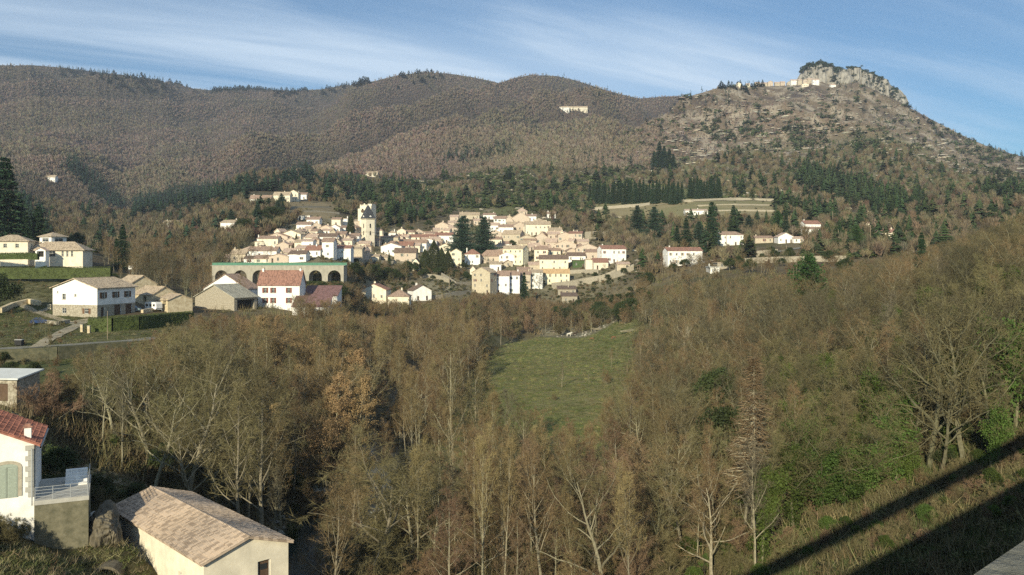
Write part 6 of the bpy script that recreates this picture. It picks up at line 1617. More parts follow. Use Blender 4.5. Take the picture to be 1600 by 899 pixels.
one('holm0', 'evergreen_bush', 'large dark rounded bush on the upper lawn at the picture edge', -2, 425, Y=228, wide=1.1, cat='bush')

for (u0, u1, v0, v1, n_, hs, ks) in ((545, 735, 416, 462, 230, (2.5, 5.5), ('shrub0', 'shrub2', 'holm0', 'oak1', 'oakd1')), (868, 1012, 440, 508, 330, (3.5, 8), ('shrub0', 'oak1', 'tall2', 'oakd1', 'holm1')), (735, 880, 460, 500, 240, (4, 9), ('oak1', 'shrub1', 'tall2', 'alder1')),
        (465, 640, 430, 478, 320, (4, 9), ('oak1', 'shrub0', 'alder1', 'shrub2', 'holm1', 'oakd1')), (440, 540, 498, 520, 60, (5, 10), ('oak1', 'leafy1', 'shrub0', 'oak2')), (300, 400, 452, 488, 30, (3, 7), ('oak0', 'tall1', 'shrub2')), (540, 640, 462, 500, 70, (4, 9), ('oak1', 'alder1', 'shrub0')), (1000, 1120, 405, 440, 90, (3, 7), ('oak1', 'alder1', 'shrub0', 'oakd1')), (1120, 1330, 396, 430, 90, (3, 7), ('oak1', 'oakd2', 'holm0', 'shrub0'))):
    for _ in range(n_):
        u, v = PRnd.uniform(u0, u1), PRnd.uniform(v0, v1); Y = hit(u, v, 288 if v < 498 else 200)
        if Y is None or Y > 520: continue
        x = (u - 800) / F * Y; zg = float(ground(x, Y)); H = PRnd.uniform(*hs)
        if 465 < u < 562 and Y < 350: H = min(H, (HV - 438) / F * Y - zg)
        elif v > 440 and u < 1000: H = min(H, (HV - float(np.interp(u, FRU, FRV)) + 4) / F * Y - zg)
        if H < 1.5: H = PRnd.uniform(1.3, 2.8)
        if H > 1.2: FILLERS.append((PRnd.choice(ks), x, Y, zg, H, PRnd.uniform(0, 6)))
for _ in range(170):
    y = PRnd.uniform(99, 175); u = PRnd.uniform(1190, 1700); x = (u - 800) / F * y; FILLERS.append((PRnd.choice(['ivybush0', 'holm1', 'ivy0', 'ivybush1']), x, y, float(ground(x, y)), PRnd.uniform(2.5, 6.0), PRnd.uniform(0, 6)))
for _ in range(230):
    y = PRnd.uniform(82, 101); u = PRnd.uniform(1060, 1680); x = (u - 800) / F * y; FILLERS.append((PRnd.choice(['shrub2', 'shrub0', 'shrub2', 'ivybush0', 'shrub1']), x, y, float(ground(x, y)), PRnd.uniform(.9, 2.6), PRnd.uniform(0, 6)))
for _ in range(46):
    u, v = PRnd.uniform(-60, 230), PRnd.choice([PRnd.uniform(570, 592), PRnd.uniform(566, 572)]); Y = hit(u, v, 100); x = (u - 800) / F * Y; FILLERS.append((PRnd.choice(['shrub2', 'shrub0', 'holm0', 'oakd1']), x, Y, float(ground(x, Y)), PRnd.uniform(1.2, 3.2), PRnd.uniform(0, 6)))
for _ in range(70):
    u, v = PRnd.uniform(-40, 120), PRnd.uniform(438, 540); Y = hit(u, v, 165); x = (u - 800) / F * Y
    if 75 < u < 215 and v < 505: continue
    FILLERS.append((PRnd.choice(['shrub2', 'shrub0', 'oakd1']), x, Y, float(ground(x, Y)), PRnd.uniform(.7, 2.0), PRnd.uniform(0, 6)))
for _ in range(120):
    u, v = PRnd.uniform(560, 900), PRnd.uniform(338, 366); Y = hit(u, v, 480); x = (u - 800) / F * Y
    if Y is None or (680 < u < 870 and v > 340): continue
    FILLERS.append((PRnd.choice(['oak1', 'oakd1', 'alder1', 'holm0', 'shrub2']), x, Y, float(ground(x, Y)), PRnd.uniform(3, 7), PRnd.uniform(0, 6)))
for _ in range(34):
    x, y = PRnd.uniform(-47, -33), PRnd.uniform(79, 88); FILLERS.append((PRnd.choice(['shrub2', 'holm0', 'shrub0']), x, y, float(ground(x, y)), PRnd.uniform(2, 4.5), PRnd.uniform(0, 6)))
for _ in range(60):
    y = PRnd.uniform(100, 160); u = PRnd.uniform(150, 480); x = (u - 800) / F * y; FILLERS.append((PRnd.choice(['holm0', 'ivy0', 'shrub2']), x, y, float(ground(x, y)), PRnd.uniform(2, 5), PRnd.uniform(0, 6)))
instance_mass('woodland', FILLERS)
print('fill', len(FILLERS))

# ------------------------------------------------------------------ masses nobody could count
def rnd_unit(n):
    v = rng.normal(size=(n, 3)); return v / np.linalg.norm(v, axis=1, keepdims=True)
def proto_bare(nb, w, seed):
    """Unit bare tree: blades fanning from low on the stem, ending in a rounded crown."""
    r_ = np.random.default_rng(seed)
    az = r_.uniform(0, 2*np.pi, nb); el = r_.uniform(-.2, 1.45, nb); rr = r_.uniform(.6, 1, nb)
    tip = np.stack([np.cos(az)*np.cos(el)*.36*rr, np.sin(az)*np.cos(el)*.36*rr, .56 + np.sin(el)*.42*rr], 1)
    t = r_.uniform(0, .75, nb)[:, None]
    base = np.array([0, 0, .18]) * (1 - t) + tip * t
    base = base + r_.normal(size=(nb, 3)) * .04
    d = tip - base; s = np.cross(d, r_.normal(size=(nb, 3))); s /= np.linalg.norm(s, axis=1, keepdims=True) + 1e-9; s *= w
    V = np.stack([base - s, base + s, tip], 1).reshape(-1, 3)
    tr = np.array([[-.018, 0, -.08], [.018, 0, -.08], [0, 0, .75], [0, -.018, -.08], [0, .018, -.08], [0, 0, .75]])
    V = np.concatenate([V, tr]); return V, np.arange(len(V)).reshape(-1, 3)
def proto_tuft(nb, w, seed, flat=.8, lo=.1, spread=.45):
    r_ = np.random.default_rng(seed)
    c = r_.normal(size=(nb, 3)); c /= np.linalg.norm(c, axis=1, keepdims=True); c *= r_.uniform(.5, 1, nb)[:, None]
    c = c * np.array([spread, spread, .45 * flat]) + np.array([0, 0, .5 * flat + lo])
    a = r_.normal(size=(nb, 3)) + np.array([0, 0, .4]); a /= np.linalg.norm(a, axis=1, keepdims=True)
    s = np.cross(a, r_.normal(size=(nb, 3))); s /= np.linalg.norm(s, axis=1, keepdims=True) + 1e-9
    V = np.stack([c - s * w, c + s * w, c + a * w * 2.2], 1).reshape(-1, 3)
    return V, np.arange(len(V)).reshape(-1, 3)
def proto_cone(nb, seed):
    r_ = np.random.default_rng(seed)
    t = r_.uniform(0.05, 1, nb); az = r_.uniform(0, 2*np.pi, nb); rad = .24 * (1.03 - t) ** .8
    base = np.stack([np.cos(az)*rad*.15, np.sin(az)*rad*.15, t + .05], 1); tip = np.stack([np.cos(az)*rad, np.sin(az)*rad, t - .03], 1)
    s = np.stack([-np.sin(az), np.cos(az), np.zeros(nb)], 1) * (rad * .55 + .01)[:, None]
    V = np.stack([base, tip - s, tip + s], 1).reshape(-1, 3); return V, np.arange(len(V)).reshape(-1, 3)
def proto_blades(nb, seed, w=.03):
    r_ = np.random.default_rng(seed)
    b0 = np.concatenate([r_.normal(size=(nb, 2)) * .28, np.zeros((nb, 1))], 1)
    tip = b0 + np.stack([r_.normal(size=nb) * .28, r_.normal(size=nb) * .28, r_.uniform(.4, 1, nb)], 1)
    az = r_.uniform(0, 6.28, nb); s = np.stack([np.cos(az), np.sin(az), az * 0], 1) * w
    V = np.stack([b0 - s, b0 + s, tip], 1).reshape(-1, 3); return V, np.arange(len(V)).reshape(-1, 3)
def proto_rock(seed):
    r_ = np.random.default_rng(seed)
    V = np.array([[x, y, z] for z in (0, 1) for x, y in ((-1, -1), (1, -1), (1, 1), (-1, 1))], float) * np.array([.5, .3, .5])
    V[4:, :2] *= .7; V += r_.normal(size=V.shape) * .08
    q = [(0, 1, 5), (0, 5, 4), (1, 2, 6), (1, 6, 5), (2, 3, 7), (2, 7, 6), (3, 0, 4), (3, 4, 7), (4, 5, 6), (4, 6, 7)]
    return V, np.array(q)
def scatter(name, X, Y, Hs, Ws, protos, cols, material, label=None, zoff=0.0, cat=None, Z=None):
    n = len(X)
    if n == 0: return
    Z = ground(X, Y) if Z is None else Z
    ang = rng.uniform(0, 2*np.pi, n); pick = rng.integers(0, len(protos), n)
    VV, FF, CC = [], [], []; off = 0
    for k, (PV, PF) in enumerate(protos):
        ix = np.nonzero(pick == k)[0]
        if len(ix) == 0: continue
        c, s = np.cos(ang[ix])[:, None], np.sin(ang[ix])[:, None]
        x = PV[None, :, 0] * Ws[ix, None]; y = PV[None, :, 1] * Ws[ix, None]
        V = np.stack([x*c - y*s + X[ix, None], x*s + y*c + Y[ix, None], PV[None, :, 2] * Hs[ix, None] + Z[ix, None] + zoff], -1)
        m_ = V.shape[1]
        FF.append((PF[None] + (np.arange(len(ix)) * m_)[:, None, None] + off).reshape(-1, 3))
        CC.append(np.repeat(cols[ix], m_, axis=0)); VV.append(V.reshape(-1, 3)); off += len(ix) * m_
    me = np_mesh(name, np.concatenate(VV), np.concatenate(FF), material, np.concatenate(CC))
    o = link(bpy.data.objects.new(name, me)); tag(o, label, cat, None, 'stuff')
    print(name, n, len(me.polygons))
    return o
def screen_grid(u0, u1, v0, v1, du, dv, ymin=0, jit=1.0):
    us = np.arange(u0, u1, du); out_ = []
    for u in us:
        i = int(np.clip(round((u + 900) / 5.0), 0, len(UG) - 1)); row = VMIN[i]
        vs = np.arange(v0, v1, dv); vs = vs + rng.uniform(-.5, .5, len(vs)) * dv * jit
        # first distance whose running minimum falls below v
        j = np.searchsorted(-row, -vs); ok = (j < len(YG) - 1) & (j > 0); j = np.clip(j, 1, len(YG) - 1)
        t = np.clip((row[j-1] - vs) / (row[j-1] - row[j] + 1e-9), 0, 1)
        y = YG[j-1] + t * (YG[j] - YG[j-1]); uu = u + rng.uniform(-.5, .5, len(vs)) * du * jit
        ok &= y > ymin
        out_.append(np.stack([uu[ok], vs[ok], y[ok]], 1))
    A = np.concatenate(out_); return A[:, 0], A[:, 1], A[:, 2]
def seg(u, v, a, b, w):
    a = np.array(a, float); b = np.array(b, float); d = b - a; L2 = (d ** 2).sum() + 1e-9
    t = np.clip(((u - a[0]) * d[0] + (v - a[1]) * d[1]) / L2, 0, 1)
    dd = np.hypot(u - a[0] - t * d[0], v - a[1] - t * d[1]); return np.clip(1.3 - dd / w, 0, 1)
def jcol(base, n, a=.18, b=.06):
    c = np.array(base)[None] * (1 + rng.normal(size=(n, 1)) * a) + rng.normal(size=(n, 3)) * np.array(base)[None] * b
    return np.clip(c, .005, .9)
WOODM = attr_mat('far_bare_wood', .05, .8, 1.2, 0); LEAFM = attr_mat('far_evergreen', .05, .75, 1.25, 0); ROCKM = attr_mat('far_rock', .3, .7, 1.2, .3)
# --- the far hills
u, v, y = screen_grid(-60, 1660, 92, 345, 3.0, 2.2, 1050)
x = (u - 800) / F * y
con = np.zeros(len(u))
for a, b_, w, s in (((215, 326), (480, 276), 14, 1.), ((110, 262), (190, 330), 12, .75), ((95, 108), (300, 133), 5, .75), ((325, 142), (480, 140), 5, 1.), ((500, 138), (572, 126), 4, .8), ((618, 114), (672, 112), 3.5, .8),
                    ((700, 250), (790, 238), 10, .35), ((1262, 274), (1400, 322), 20, .95), ((1190, 250), (1260, 268), 12, .3), ((480, 300), (560, 290), 10, .4), ((1125, 132), (1185, 134), 4, .9), ((900, 145), (925, 140), 3, .3), ((1410, 160), (1600, 248), 2.5, .7)):
    con = np.maximum(con, seg(u, v, a, b_, w) * s)
nz_ = fbm(x / 90, y / 120, 51, 4)
con = np.maximum(con, .012 + .03 * (nz_ > .62))
right = sstep(940, 1080, u) * (y < 2000)
holm = right * np.clip((v - 190) / 90, 0, 1) * sstep(.50, .62, nz_) * .55 + .04 * right
r1 = rng.random(len(u))
isc = r1 < con; ish = (~isc) & (rng.random(len(u)) < holm)
pale = right * sstep(.45, .60, fbm(x / 45, y / 80, 52, 4)); 
isb = (~isc) & (~ish) & (rng.random(len(u)) > right * .42 + .30 * pale)
ham = (u > 1145) & (u < 1312) & (v < 141); isc &= ~ham | (u < 1185); ish &= ~ham; isb &= ~ham
PB = [proto_bare(22, .040, s) for s in (1, 2, 3)]; PC = [proto_cone(26, s) for s in (4, 5)]; PT = [proto_tuft(22, .16, s) for s in (6, 7)]
n = isb.sum(); hb = rng.uniform(5, 9, n) * (1 - .40 * right[isb])
mixn = sstep(.35, .65, fbm(x[isb] / 160, y[isb] / 160, 53, 3))[:, None]
cb_ = jcol((.160, .122, .095), n) * (1 - mixn) + jcol((.140, .118, .080), n) * mixn
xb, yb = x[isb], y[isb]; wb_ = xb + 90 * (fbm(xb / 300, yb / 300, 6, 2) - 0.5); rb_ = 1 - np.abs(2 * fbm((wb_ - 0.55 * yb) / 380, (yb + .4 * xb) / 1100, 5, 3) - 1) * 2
cb_ = cb_ * (.62 + .75 * sstep(.1, .9, rb_))[:, None] * 1.12  # fold shading put into the tree colour: darker gullies, lighter spurs
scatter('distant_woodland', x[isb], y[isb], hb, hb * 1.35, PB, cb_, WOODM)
n = isc.sum(); hc = rng.uniform(9, 17, n); scatter('distant_conifers', x[isc], y[isc], hc, hc * 1.0, PC, jcol((.032, .055, .034), n), LEAFM)
n = ish.sum(); hh_ = rng.uniform(3, 8, n); scatter('distant_evergreen_scrub', x[ish], y[ish], hh_, hh_ * 1.7, PT, jcol((.060, .075, .036), n), LEAFM)
kp = (rng.random(len(u)) < right * .08 * (v > 140) * (v < 300)) ; n = kp.sum(); hr = rng.uniform(1.0, 3.2, n)
scatter('distant_rocks', x[kp], y[kp], hr, hr * rng.uniform(2, 5, n), [proto_rock(s) for s in (8, 9)], jcol((.42, .37, .29), n, .15, .03), ROCKM)
# conifers standing along the skyline
cx_, cy_, ch_ = [], [], []
for (ua, ub, st_p, h0, h1) in ((92, 305, 2.2, 9, 20), (328, 478, 2.0, 12, 20), (500, 575, 3, 9, 24), (618, 690, 3, 7, 20), (905, 930, 6, 8, 14), (1040, 1070, 8, 8, 12), (1122, 1190, 3.0, 8, 16), (1410, 1600, 7, 4, 14)):
    uu = ua
    while uu < ub:
        uu += rng.uniform(.4, 1.8) * st_p; i = int(round((uu + 900) / 5)); t = ZT[i] / YG; t = t.copy(); t[YG < 1200] = -1; j = int(np.argmax(t)); yy = YG[j] - rng.uniform(0, 60)
        cx_.append((uu - 800) / F * yy); cy_.append(yy); ch_.append(rng.uniform(h0, h1))
ch_ = np.array(ch_); scatter('skyline_conifers', np.array(cx_), np.array(cy_), ch_, ch_ * rng.uniform(1.4, 2.6, len(ch_)), [proto_cone(60, s) for s in (24, 25)], jcol((.028, .048, .032), len(ch_)), LEAFM, zoff=-1)
# --- middle slopes round the village
u, v, y = screen_grid(-60, 1680, 225, 470, 5.0, 3.2, 400)
m_ = y < 1060; u, v, y = u[m_], v[m_], y[m_]; x = (u - 800) / F * y
vill_ = (u > 345) & (u < 1000) & (v > np.interp(u, [345, 380, 440, 500, 540, 600, 680, 720, 800, 860, 920, 1000], [405, 385, 360, 330, 335, 355, 342, 330, 325, 345, 372, 400]))
fieldm = ((u > 925) & (u < 1212) & (v > 313) & (v < 345)) | ((u > 450) & (u < 525) & (v > 318) & (v < 340))
plm = (u > 918) & (u < 1130) & (v > 296) & (v < 322)
villas = ((u > 385) & (u < 482) & (v > 300) & (v < 324)) | ((u > 335) & (u < 376) & (v > 350) & (v < 368)) | ((u > 1035) & (u < 1105) & (v > 395)) | ((u > 1110) & (u < 1165) & (v > 372) & (v < 400)) | ((u > 1250) & (u < 1290) & (v > 352) & (v < 372)) | ((u > 1175) & (u < 1258) & (v > 374)) | ((u > 1370) & (u < 1402) & (v > 362) & (v < 385))
bare_ok = ~vill_ & ~fieldm & ~plm & ~villas
nz_ = fbm(x / 45, y / 60, 61, 4)
con = np.zeros(len(u))
for a, b_, w, s in (((600, 335), (660, 345), 11, .8), ((640, 316), (700, 322), 11, .5), ((520, 306), (600, 322), 10, .3), ((480, 285), (560, 300), 12, .3), ((215, 330), (400, 300), 14, .95), ((395, 300), (480, 280), 12, .8), ((1262, 280), (1400, 325), 20, .95), ((1210, 320), (1300, 345), 10, .5), ((660, 270), (720, 262), 8, .3), ((760, 320), (920, 322), 12, .16), ((30, 300), (70, 385), 22, .5), ((560, 300), (640, 296), 10, .3), ((1430, 320), (1450, 340), 8, .6), ((1540, 300), (1600, 300), 12, .7)):
    con = np.maximum(con, seg(u, v, a, b_, w) * s)
con = np.maximum(con, .05)
green = seg(u, v, (560, 290), (940, 295), 60) * .75 + right.mean() * 0 + sstep(1000, 1150, u) * .22 + .10
r1 = rng.random(len(u)); isc = bare_ok & (r1 < con); ish = bare_ok & ~isc & (rng.random(len(u)) < green * (nz_ > .42)); isb = bare_ok & ~isc & ~ish & (rng.random(len(u)) < np.where(u > 560, .60, .92))
PB2 = [proto_bare(80, .020, s) for s in (11, 12, 13, 14)]; PC2 = [proto_cone(90, s) for s in (14, 15, 16)]; PT2 = [proto_tuft(80, .09, s) for s in (17, 18)]
n = isb.sum(); hb = rng.uniform(5, 10, n); scatter('valley_woodland', x[isb], y[isb], hb, hb * 1.15, PB2, jcol((.150, .122, .075), n, .22), WOODM)
n = isc.sum(); hc = rng.uniform(5, 16, n); gcol = np.where((u[isc] > 560)[:, None], jcol((.046, .068, .028), n), jcol((.030, .050, .030), n)); scatter('valley_conifers', x[isc], y[isc], hc, hc ** .6 * rng.uniform(2.6, 5.0, n), PC2, gcol, LEAFM)
n = ish.sum(); hh_ = rng.uniform(2, 5.5, n); scatter('valley_scrub', x[ish], y[ish], hh_, hh_ * 1.6, PT2, jcol((.080, .098, .040), n, .25), LEAFM)
kp = bare_ok & (rng.random(len(u)) < .07 * (u > 560)); n = kp.sum(); hr = rng.uniform(.8, 2.0, n)
scatter('valley_rocks', x[kp], y[kp], hr, hr * rng.uniform(2, 5, n), [proto_rock(s) for s in (8, 9)], jcol((.42, .37, .28), n, .15, .03), ROCKM)
g_ = fieldm | vill_; kp = g_ & (rng.random(len(u)) < np.where(fieldm, .12, .5)); n = kp.sum(); hh_ = rng.uniform(.6, 1.6, n)
scatter('garden_scrub', x[kp], y[kp], hh_, hh_ * 1.8, PT2, jcol((.10, .095, .045), n, .3), LEAFM)
# --- trees on the crags
ct = np.array(CRAG_TOPS); rep = np.repeat(ct, 7, axis=0); n = len(rep); rep[:, 0] += rng.normal(size=n) * 5; rep[:, 1] += rng.normal(size=n) * 4 + 3
hh_ = rng.uniform(6, 12, n) * np.where(rep[:, 0] / rep[:, 1] * F + 800 < 1312, 1.5, .9)
nf = 170; fi = rng.integers(0, len(ct), nf); fc = ct[fi].copy(); fc[:, 1] = 1822 + rng.uniform(0, 14, nf); fc[:, 0] = ct[fi, 0] * fc[:, 1] / ct[fi, 1] + rng.normal(size=nf) * 4; fc[:, 2] -= rng.uniform(4, 34, nf); rep = np.concatenate([rep, fc]); n = len(rep); hh_ = np.concatenate([hh_, rng.uniform(3, 7, nf)])
scatter('crag_scrub', rep[:, 0], rep[:, 1], hh_, hh_ * 1.1, PT2, jcol((.035, .052, .030), n), LEAFM, Z=rep[:, 2] - 3)
# --- undergrowth, litter and grass of the near ground
BL = [proto_blades(26, s, .022) for s in (21, 22, 23)]
u, v, y = screen_grid(-150, 1750, 430, 1000, 9, 7, 62)
m_ = y < 400; u, v, y = u[m_], v[m_], y[m_]; x = (u - 800) / F * y
mead = np.array([in_meadow(a, b_) for a, b_ in zip(x, y)])
riv = np.abs(x - np.interp(y, RIV_Y, RIV_X)) < 6
lawn = ((x < np.interp(y, [90, 130, 170, 200, 235, 300], [-58, -58, -52, -62, -90, -118])) & (y > 92)) | ((x < -18) & (y < 95)) | ((u < 330) & (y > 160))
def in_barn(x, y): 
    dx_, dy_ = x + 27.3, y - 73.3; c, s = math.cos(R(43.7)), math.sin(R(43.7)); lx, ly = dx_*c + dy_*s, -dx_*s + dy_*c
    return (np.abs(lx) < 4.6) & (np.abs(ly) < 10.6)
def in_red(x, y): return ((x < -35.5) & (x > -55) & (y > 66.5) & (y < 80)) | in_barn(x, y)
k1 = ~mead & ~riv & ~lawn & ~in_red(x, y); n = k1.sum(); hh_ = rng.uniform(.5, 2.0, n) * (1 + y[k1] / 300)
cc_ = np.where((fbm(x[k1] / 14, y[k1] / 14, 71, 3) > .55)[:, None], jcol((.09, .105, .04), n, .25), jcol((.17, .13, .07), n, .28))
k1 &= (x < 12) | (y > 106) | (rng.random(len(u)) < .35); n = k1.sum(); cc_ = jcol((.15, .125, .065), n, .3); hh_ = rng.uniform(.5, 1.9, n) * (1 + y[k1] / 300)
scatter('undergrowth', x[k1], y[k1], hh_, hh_ * 1.3, BL, cc_, LEAFM, zoff=-.1)
# leafy litter and brambles low between the trunks
k2 = k1 & (rng.random(len(u)) < .55); n = k2.sum(); hh_ = rng.uniform(.5, 1.5, n)
scatter('brambles', x[k2] + 1.2, y[k2] + .8, hh_, hh_ * 2.2, [proto_tuft(60, .055, s, .9, 0, .55) for s in (31, 32)], jcol((.085, .075, .035), n, .3), LEAFM, zoff=-.1)
# grass
def patch(name, n, fn, h0, h1, col, a=.25, w=1.5, pr=None):
    X, Y_ = fn(n); k = ~in_red(X, Y_) & (np.abs(X - np.interp(Y_, RIV_Y, RIV_X)) > 4.5); X, Y_ = X[k], Y_[k]; n = len(X); h = rng.uniform(h0, h1, n)
    scatter(name, X, Y_, h, np.full(n, w) * rng.uniform(.6, 1.2, n), pr or [proto_blades(34, s, .02) for s in (41, 42)], jcol(col, n, a), LEAFM, zoff=-.03)
patch('grass', 9000, lambda n: (rng.uniform(-60, -14, n), rng.uniform(48, 95, n)), .10, .38, (.105, .115, .040))
patch('dry_grass', 2600, lambda n: (rng.uniform(-60, -14, n), rng.uniform(48, 95, n)), .25, .8, (.21, .18, .10))
patch('verge_grass', 7000, lambda n: (rng.uniform(12, 75, n), rng.uniform(74, 104, n)), .15, .7, (.15, .14, .06))
patch('verge_weeds', 6500, lambda n: (rng.uniform(12, 75, n), rng.uniform(74, 104, n)), .3, 1.2, (.10, .12, .045))
def lfn(n):
    Y_ = rng.uniform(150, 282, n); lim = np.interp(Y_, [150, 200, 235, 282], [-66, -78, -112, -128]); return lim - rng.random(n) * 60, Y_
patch('lawn_grass', 9000, lfn, .08, .3, (.105, .115, .042), .25, 2.2)
patch('lawn_weeds', 1200, lfn, .2, .6, (.19, .165, .09), .25, 1.4)
def mfn(n):
    Y_ = 126 + 215 * rng.random(n) ** .8; t = rng.random(n); a = np.interp(Y_, [126, 180, 260, 350], [-14, -15, -9, 0]); b_ = np.interp(Y_, [126, 200, 290, 350], [15, 28, 43, 52]); return a + t * (b_ - a), Y_
patch('meadow_grass', 9000, mfn, .05, .22, (.135, .165, .045), .22, 2.2)
patch('meadow_weeds', 2600, mfn, .15, .7, (.20, .19, .08), .22, 1.2)
rx_ = rng.uniform(70, 135, 500); sd_ = rng.choice([-1, 1], 500) * rng.uniform(3.6, 8, 500); X = np.interp(rx_, RIV_Y, RIV_X) + sd_; h = rng.uniform(.15, .7, 500)
scatter('river_stones', X, rx_, h, h * 2.2, [proto_rock(s) for s in (8, 9)], jcol((.28, .27, .22), 500, .2, .03), ROCKM, zoff=-.1)
X = rng.uniform(12, 58, 130); Y_ = rng.uniform(345, 360, 130); h = rng.uniform(.15, .55, 130)
scatter('bank_stones', X, Y_, h, h * 2.6, [proto_rock(s) for s in (8, 9)], jcol((.34, .31, .24), 130, .15, .03), ROCKM, zoff=-.1)

# ------------------------------------------------------------------ small things
def pole(u, vt, vb, label, ymin=300, arm=False, Y=None, r=.13):
    Y = Y or hit(u, vb, ymin); x = (u - 800) / F * Y; zg = float(ground(x, Y)); h = (HV - vt) / F * Y - zg
    root = empty('utility_pole', (x, Y, zg)); tag(root, label, 'pole')
    b = MB(); b.tube((0, 0, -.5), (0, 0, h), r, r * .7, 8, 0, True); b.build('mast', WOOD, root)
    if arm: b = MB(); b.box((0, 0, h - .6), (1.5, .12, .12)); [b.tube((s, 0, h - .48), (s, 0, h - .28), .05, .04, 6, 0, True) for s in (-.65, 0, .65)]; b.build('crossarm', WOOD, root)
for u, vt, vb, lab, arm in ((1037, 386, 404, 'wooden pole beside the little white shelter', 1), (1106, 377, 398, 'wooden pole at the end of the long white house', 1), (1135, 360, 390, 'pole standing before the square white house', 1),
    (1301, 330, 352, 'pale tall pole above the pine on the eastern slope', 0), (1310, 359, 386, 'slim white pole by the eastern road', 0), (1360, 352, 382, 'wooden pole between the green pine and the cream cottage', 1), (1229, 384, 406, 'pole before the long pale wall', 0),
    (1419, 352, 370, 'pole past the cream cottage on the road', 0), (29, 368, 396, 'slim pole against the roof of the cream villa', 0), (702, 430, 452, 'pole in the bare garden under the yellow gable', 0)):
    pole(u, vt, vb, lab, 270, bool(arm), r=.16)
pole(168, 486, 532, 'thin pole casting a shadow on the clipped hedge', Y=181, r=.07)
for u, v, lab in ((128, 519, 'squat stone gate post left of the drive'), (139, 521, 'squat stone gate post against the hedge end')):
    Y = hit(u, v, 150); x = (u - 800) / F * Y; g0 = empty('gate_post', (x, Y, float(ground(x, Y)))); tag(g0, lab.replace(' left of', ' across'), 'gate post')
    b = MB(); b.box((0, 0, -.4), (.55, .55, 2.0), 0); b.build('shaft', WALL['T'], g0); b = MB(); b.box((0, 0, 1.603), (.7, .7, .14), 0, top=(.8, .8)); b.build('cap', STONE, g0)
CARP = mat('blue_grey_car_paint', (0.12, 0.17, 0.19), 0.1, 1, 0.3, spec=.5); BLUEP = mat('deep_blue_car_paint', (0.03, 0.07, 0.2), 0.1, 1, 0.3, spec=.5); TYRE = mat('black_rubber', (0.03, 0.03, 0.03), .2, 3)
def car(u, v, label, paint, rz, L_=4.3, ymin=150):
    Y = hit(u, v, ymin); x = (u - 800) / F * Y; root = empty('parked_car', (x, Y, float(ground(x, Y)) + .12), R(rz)); tag(root, label, 'car', 'parked cars')
    prof = [(-.5, .28), (-.5, .62), (-.47, .80), (-.40, .92), (-.31, 1.42), (-.22, 1.50), (.08, 1.48), (.24, .98), (.44, .88), (.5, .66), (.5, .28)]
    b = MB(); w = .85
    ins = lambda z: w if z < .95 else w - (z - .95) * .35
    for (a, za), (c, zc) in zip(prof, prof[1:] + prof[:1]): b.face([(a*L_, -ins(za), za), (a*L_, ins(za), za), (c*L_, ins(zc), zc), (c*L_, -ins(zc), zc)])
    for s in (-1, 1): q = [(a*L_, s*ins(z), z) for a, z in prof]; b.face(q if s < 0 else q[::-1])
    b.build('body', paint, root)
    g = MB()
    for s in (-1, 1):
        for a0, a1, b0_, b1 in ((-.36, -.28, -.20, -.20), (-.17, -.17, .0, .0), (.03, .03, .19, .08)):
            q = [(a0*L_, s*(ins(1.0)+.012), 1.0), (b0_*L_, s*(ins(1.0)+.012), 1.0), (b1*L_, s*(ins(1.4)+.012), 1.4), (a1*L_, s*(ins(1.4)+.012), 1.4)]; g.face(q if s < 0 else q[::-1])
    g.face([(.232*L_, -.74, 1.02), (.232*L_, .74, 1.02), (.10*L_, .66, 1.45), (.10*L_, -.66, 1.45)]); g.face([(-.402*L_, .7, 1.0), (-.402*L_, -.7, 1.0), (-.327*L_, -.62, 1.38), (-.327*L_, .62, 1.38)])
    g.build('window', GLASS, root)
    for a in (-.31, .31):
        for s in (-1, 1):
            t = MB(); t.tube((a*L_, s*.66, .32), (a*L_, s*.88, .32), .32, .32, 14, 0, True); wh = t.build('wheel', TYRE, root); t = MB(); t.tube((a*L_, s*.70, .32), (a*L_, s*.895, .32), .18, .18, 10, 0, True); t.build('rim', METAL, wh)
car(208, 487, 'grey blue car parked by the garage doors of the farmhouse', CARP, 4)
car(62, 507, 'blue car half hidden by the fruit trees', BLUEP, 30)
def caravan():
    Y = hit(238, 486, 150); x = (240 - 800) / F * Y; root = empty('caravan', (x, Y, float(ground(x, Y))), R(-28)); tag(root, 'white touring caravan with dark windows beside the stone outbuilding', 'caravan')
    prof = [(-2.4, .55), (-2.45, 1.4), (-2.25, 2.5), (1.9, 2.55), (2.35, 2.0), (2.4, .9), (2.2, .55)]; b = MB()
    for (a, za), (c, zc) in zip(prof, prof[1:] + prof[:1]): b.face([(a, -1.05, za), (a, 1.05, za), (c, 1.05, zc), (c, -1.05, zc)])
    for s in (-1, 1): q = [(a, s*1.05, z) for a, z in prof]; b.face(q if s < 0 else q[::-1])
    b.build('body', WALL['W'], root)
    for xx, ww in ((-1.5, .9), (0, .9), (1.4, .8)): w_ = MB(); w_.box((xx, -1.06, 1.35), (ww, .04, .65)); w_.build('window', GLASS, root)
    w_ = MB(); w_.box((-2.42, 0, 1.35), (.06, 1.4, .7)); w_.build('window', GLASS, root)
    for s in (-1, 1): w_ = MB(); w_.tube((0, s*.8, .33), (0, s*1.07, .33), .33, .33, 12, 0, True); w_.build('wheel', TYRE, root)
    w_ = MB(); w_.tube((2.2, .5, .5), (3.5, 0, .5), .05, .05, 6); w_.tube((2.2, -.5, .5), (3.5, 0, .5), .05, .05, 6); w_.tube((3.5, 0, .5), (3.5, 0, 0), .05, .05, 6); w_.build('drawbar', METAL, root)
caravan()
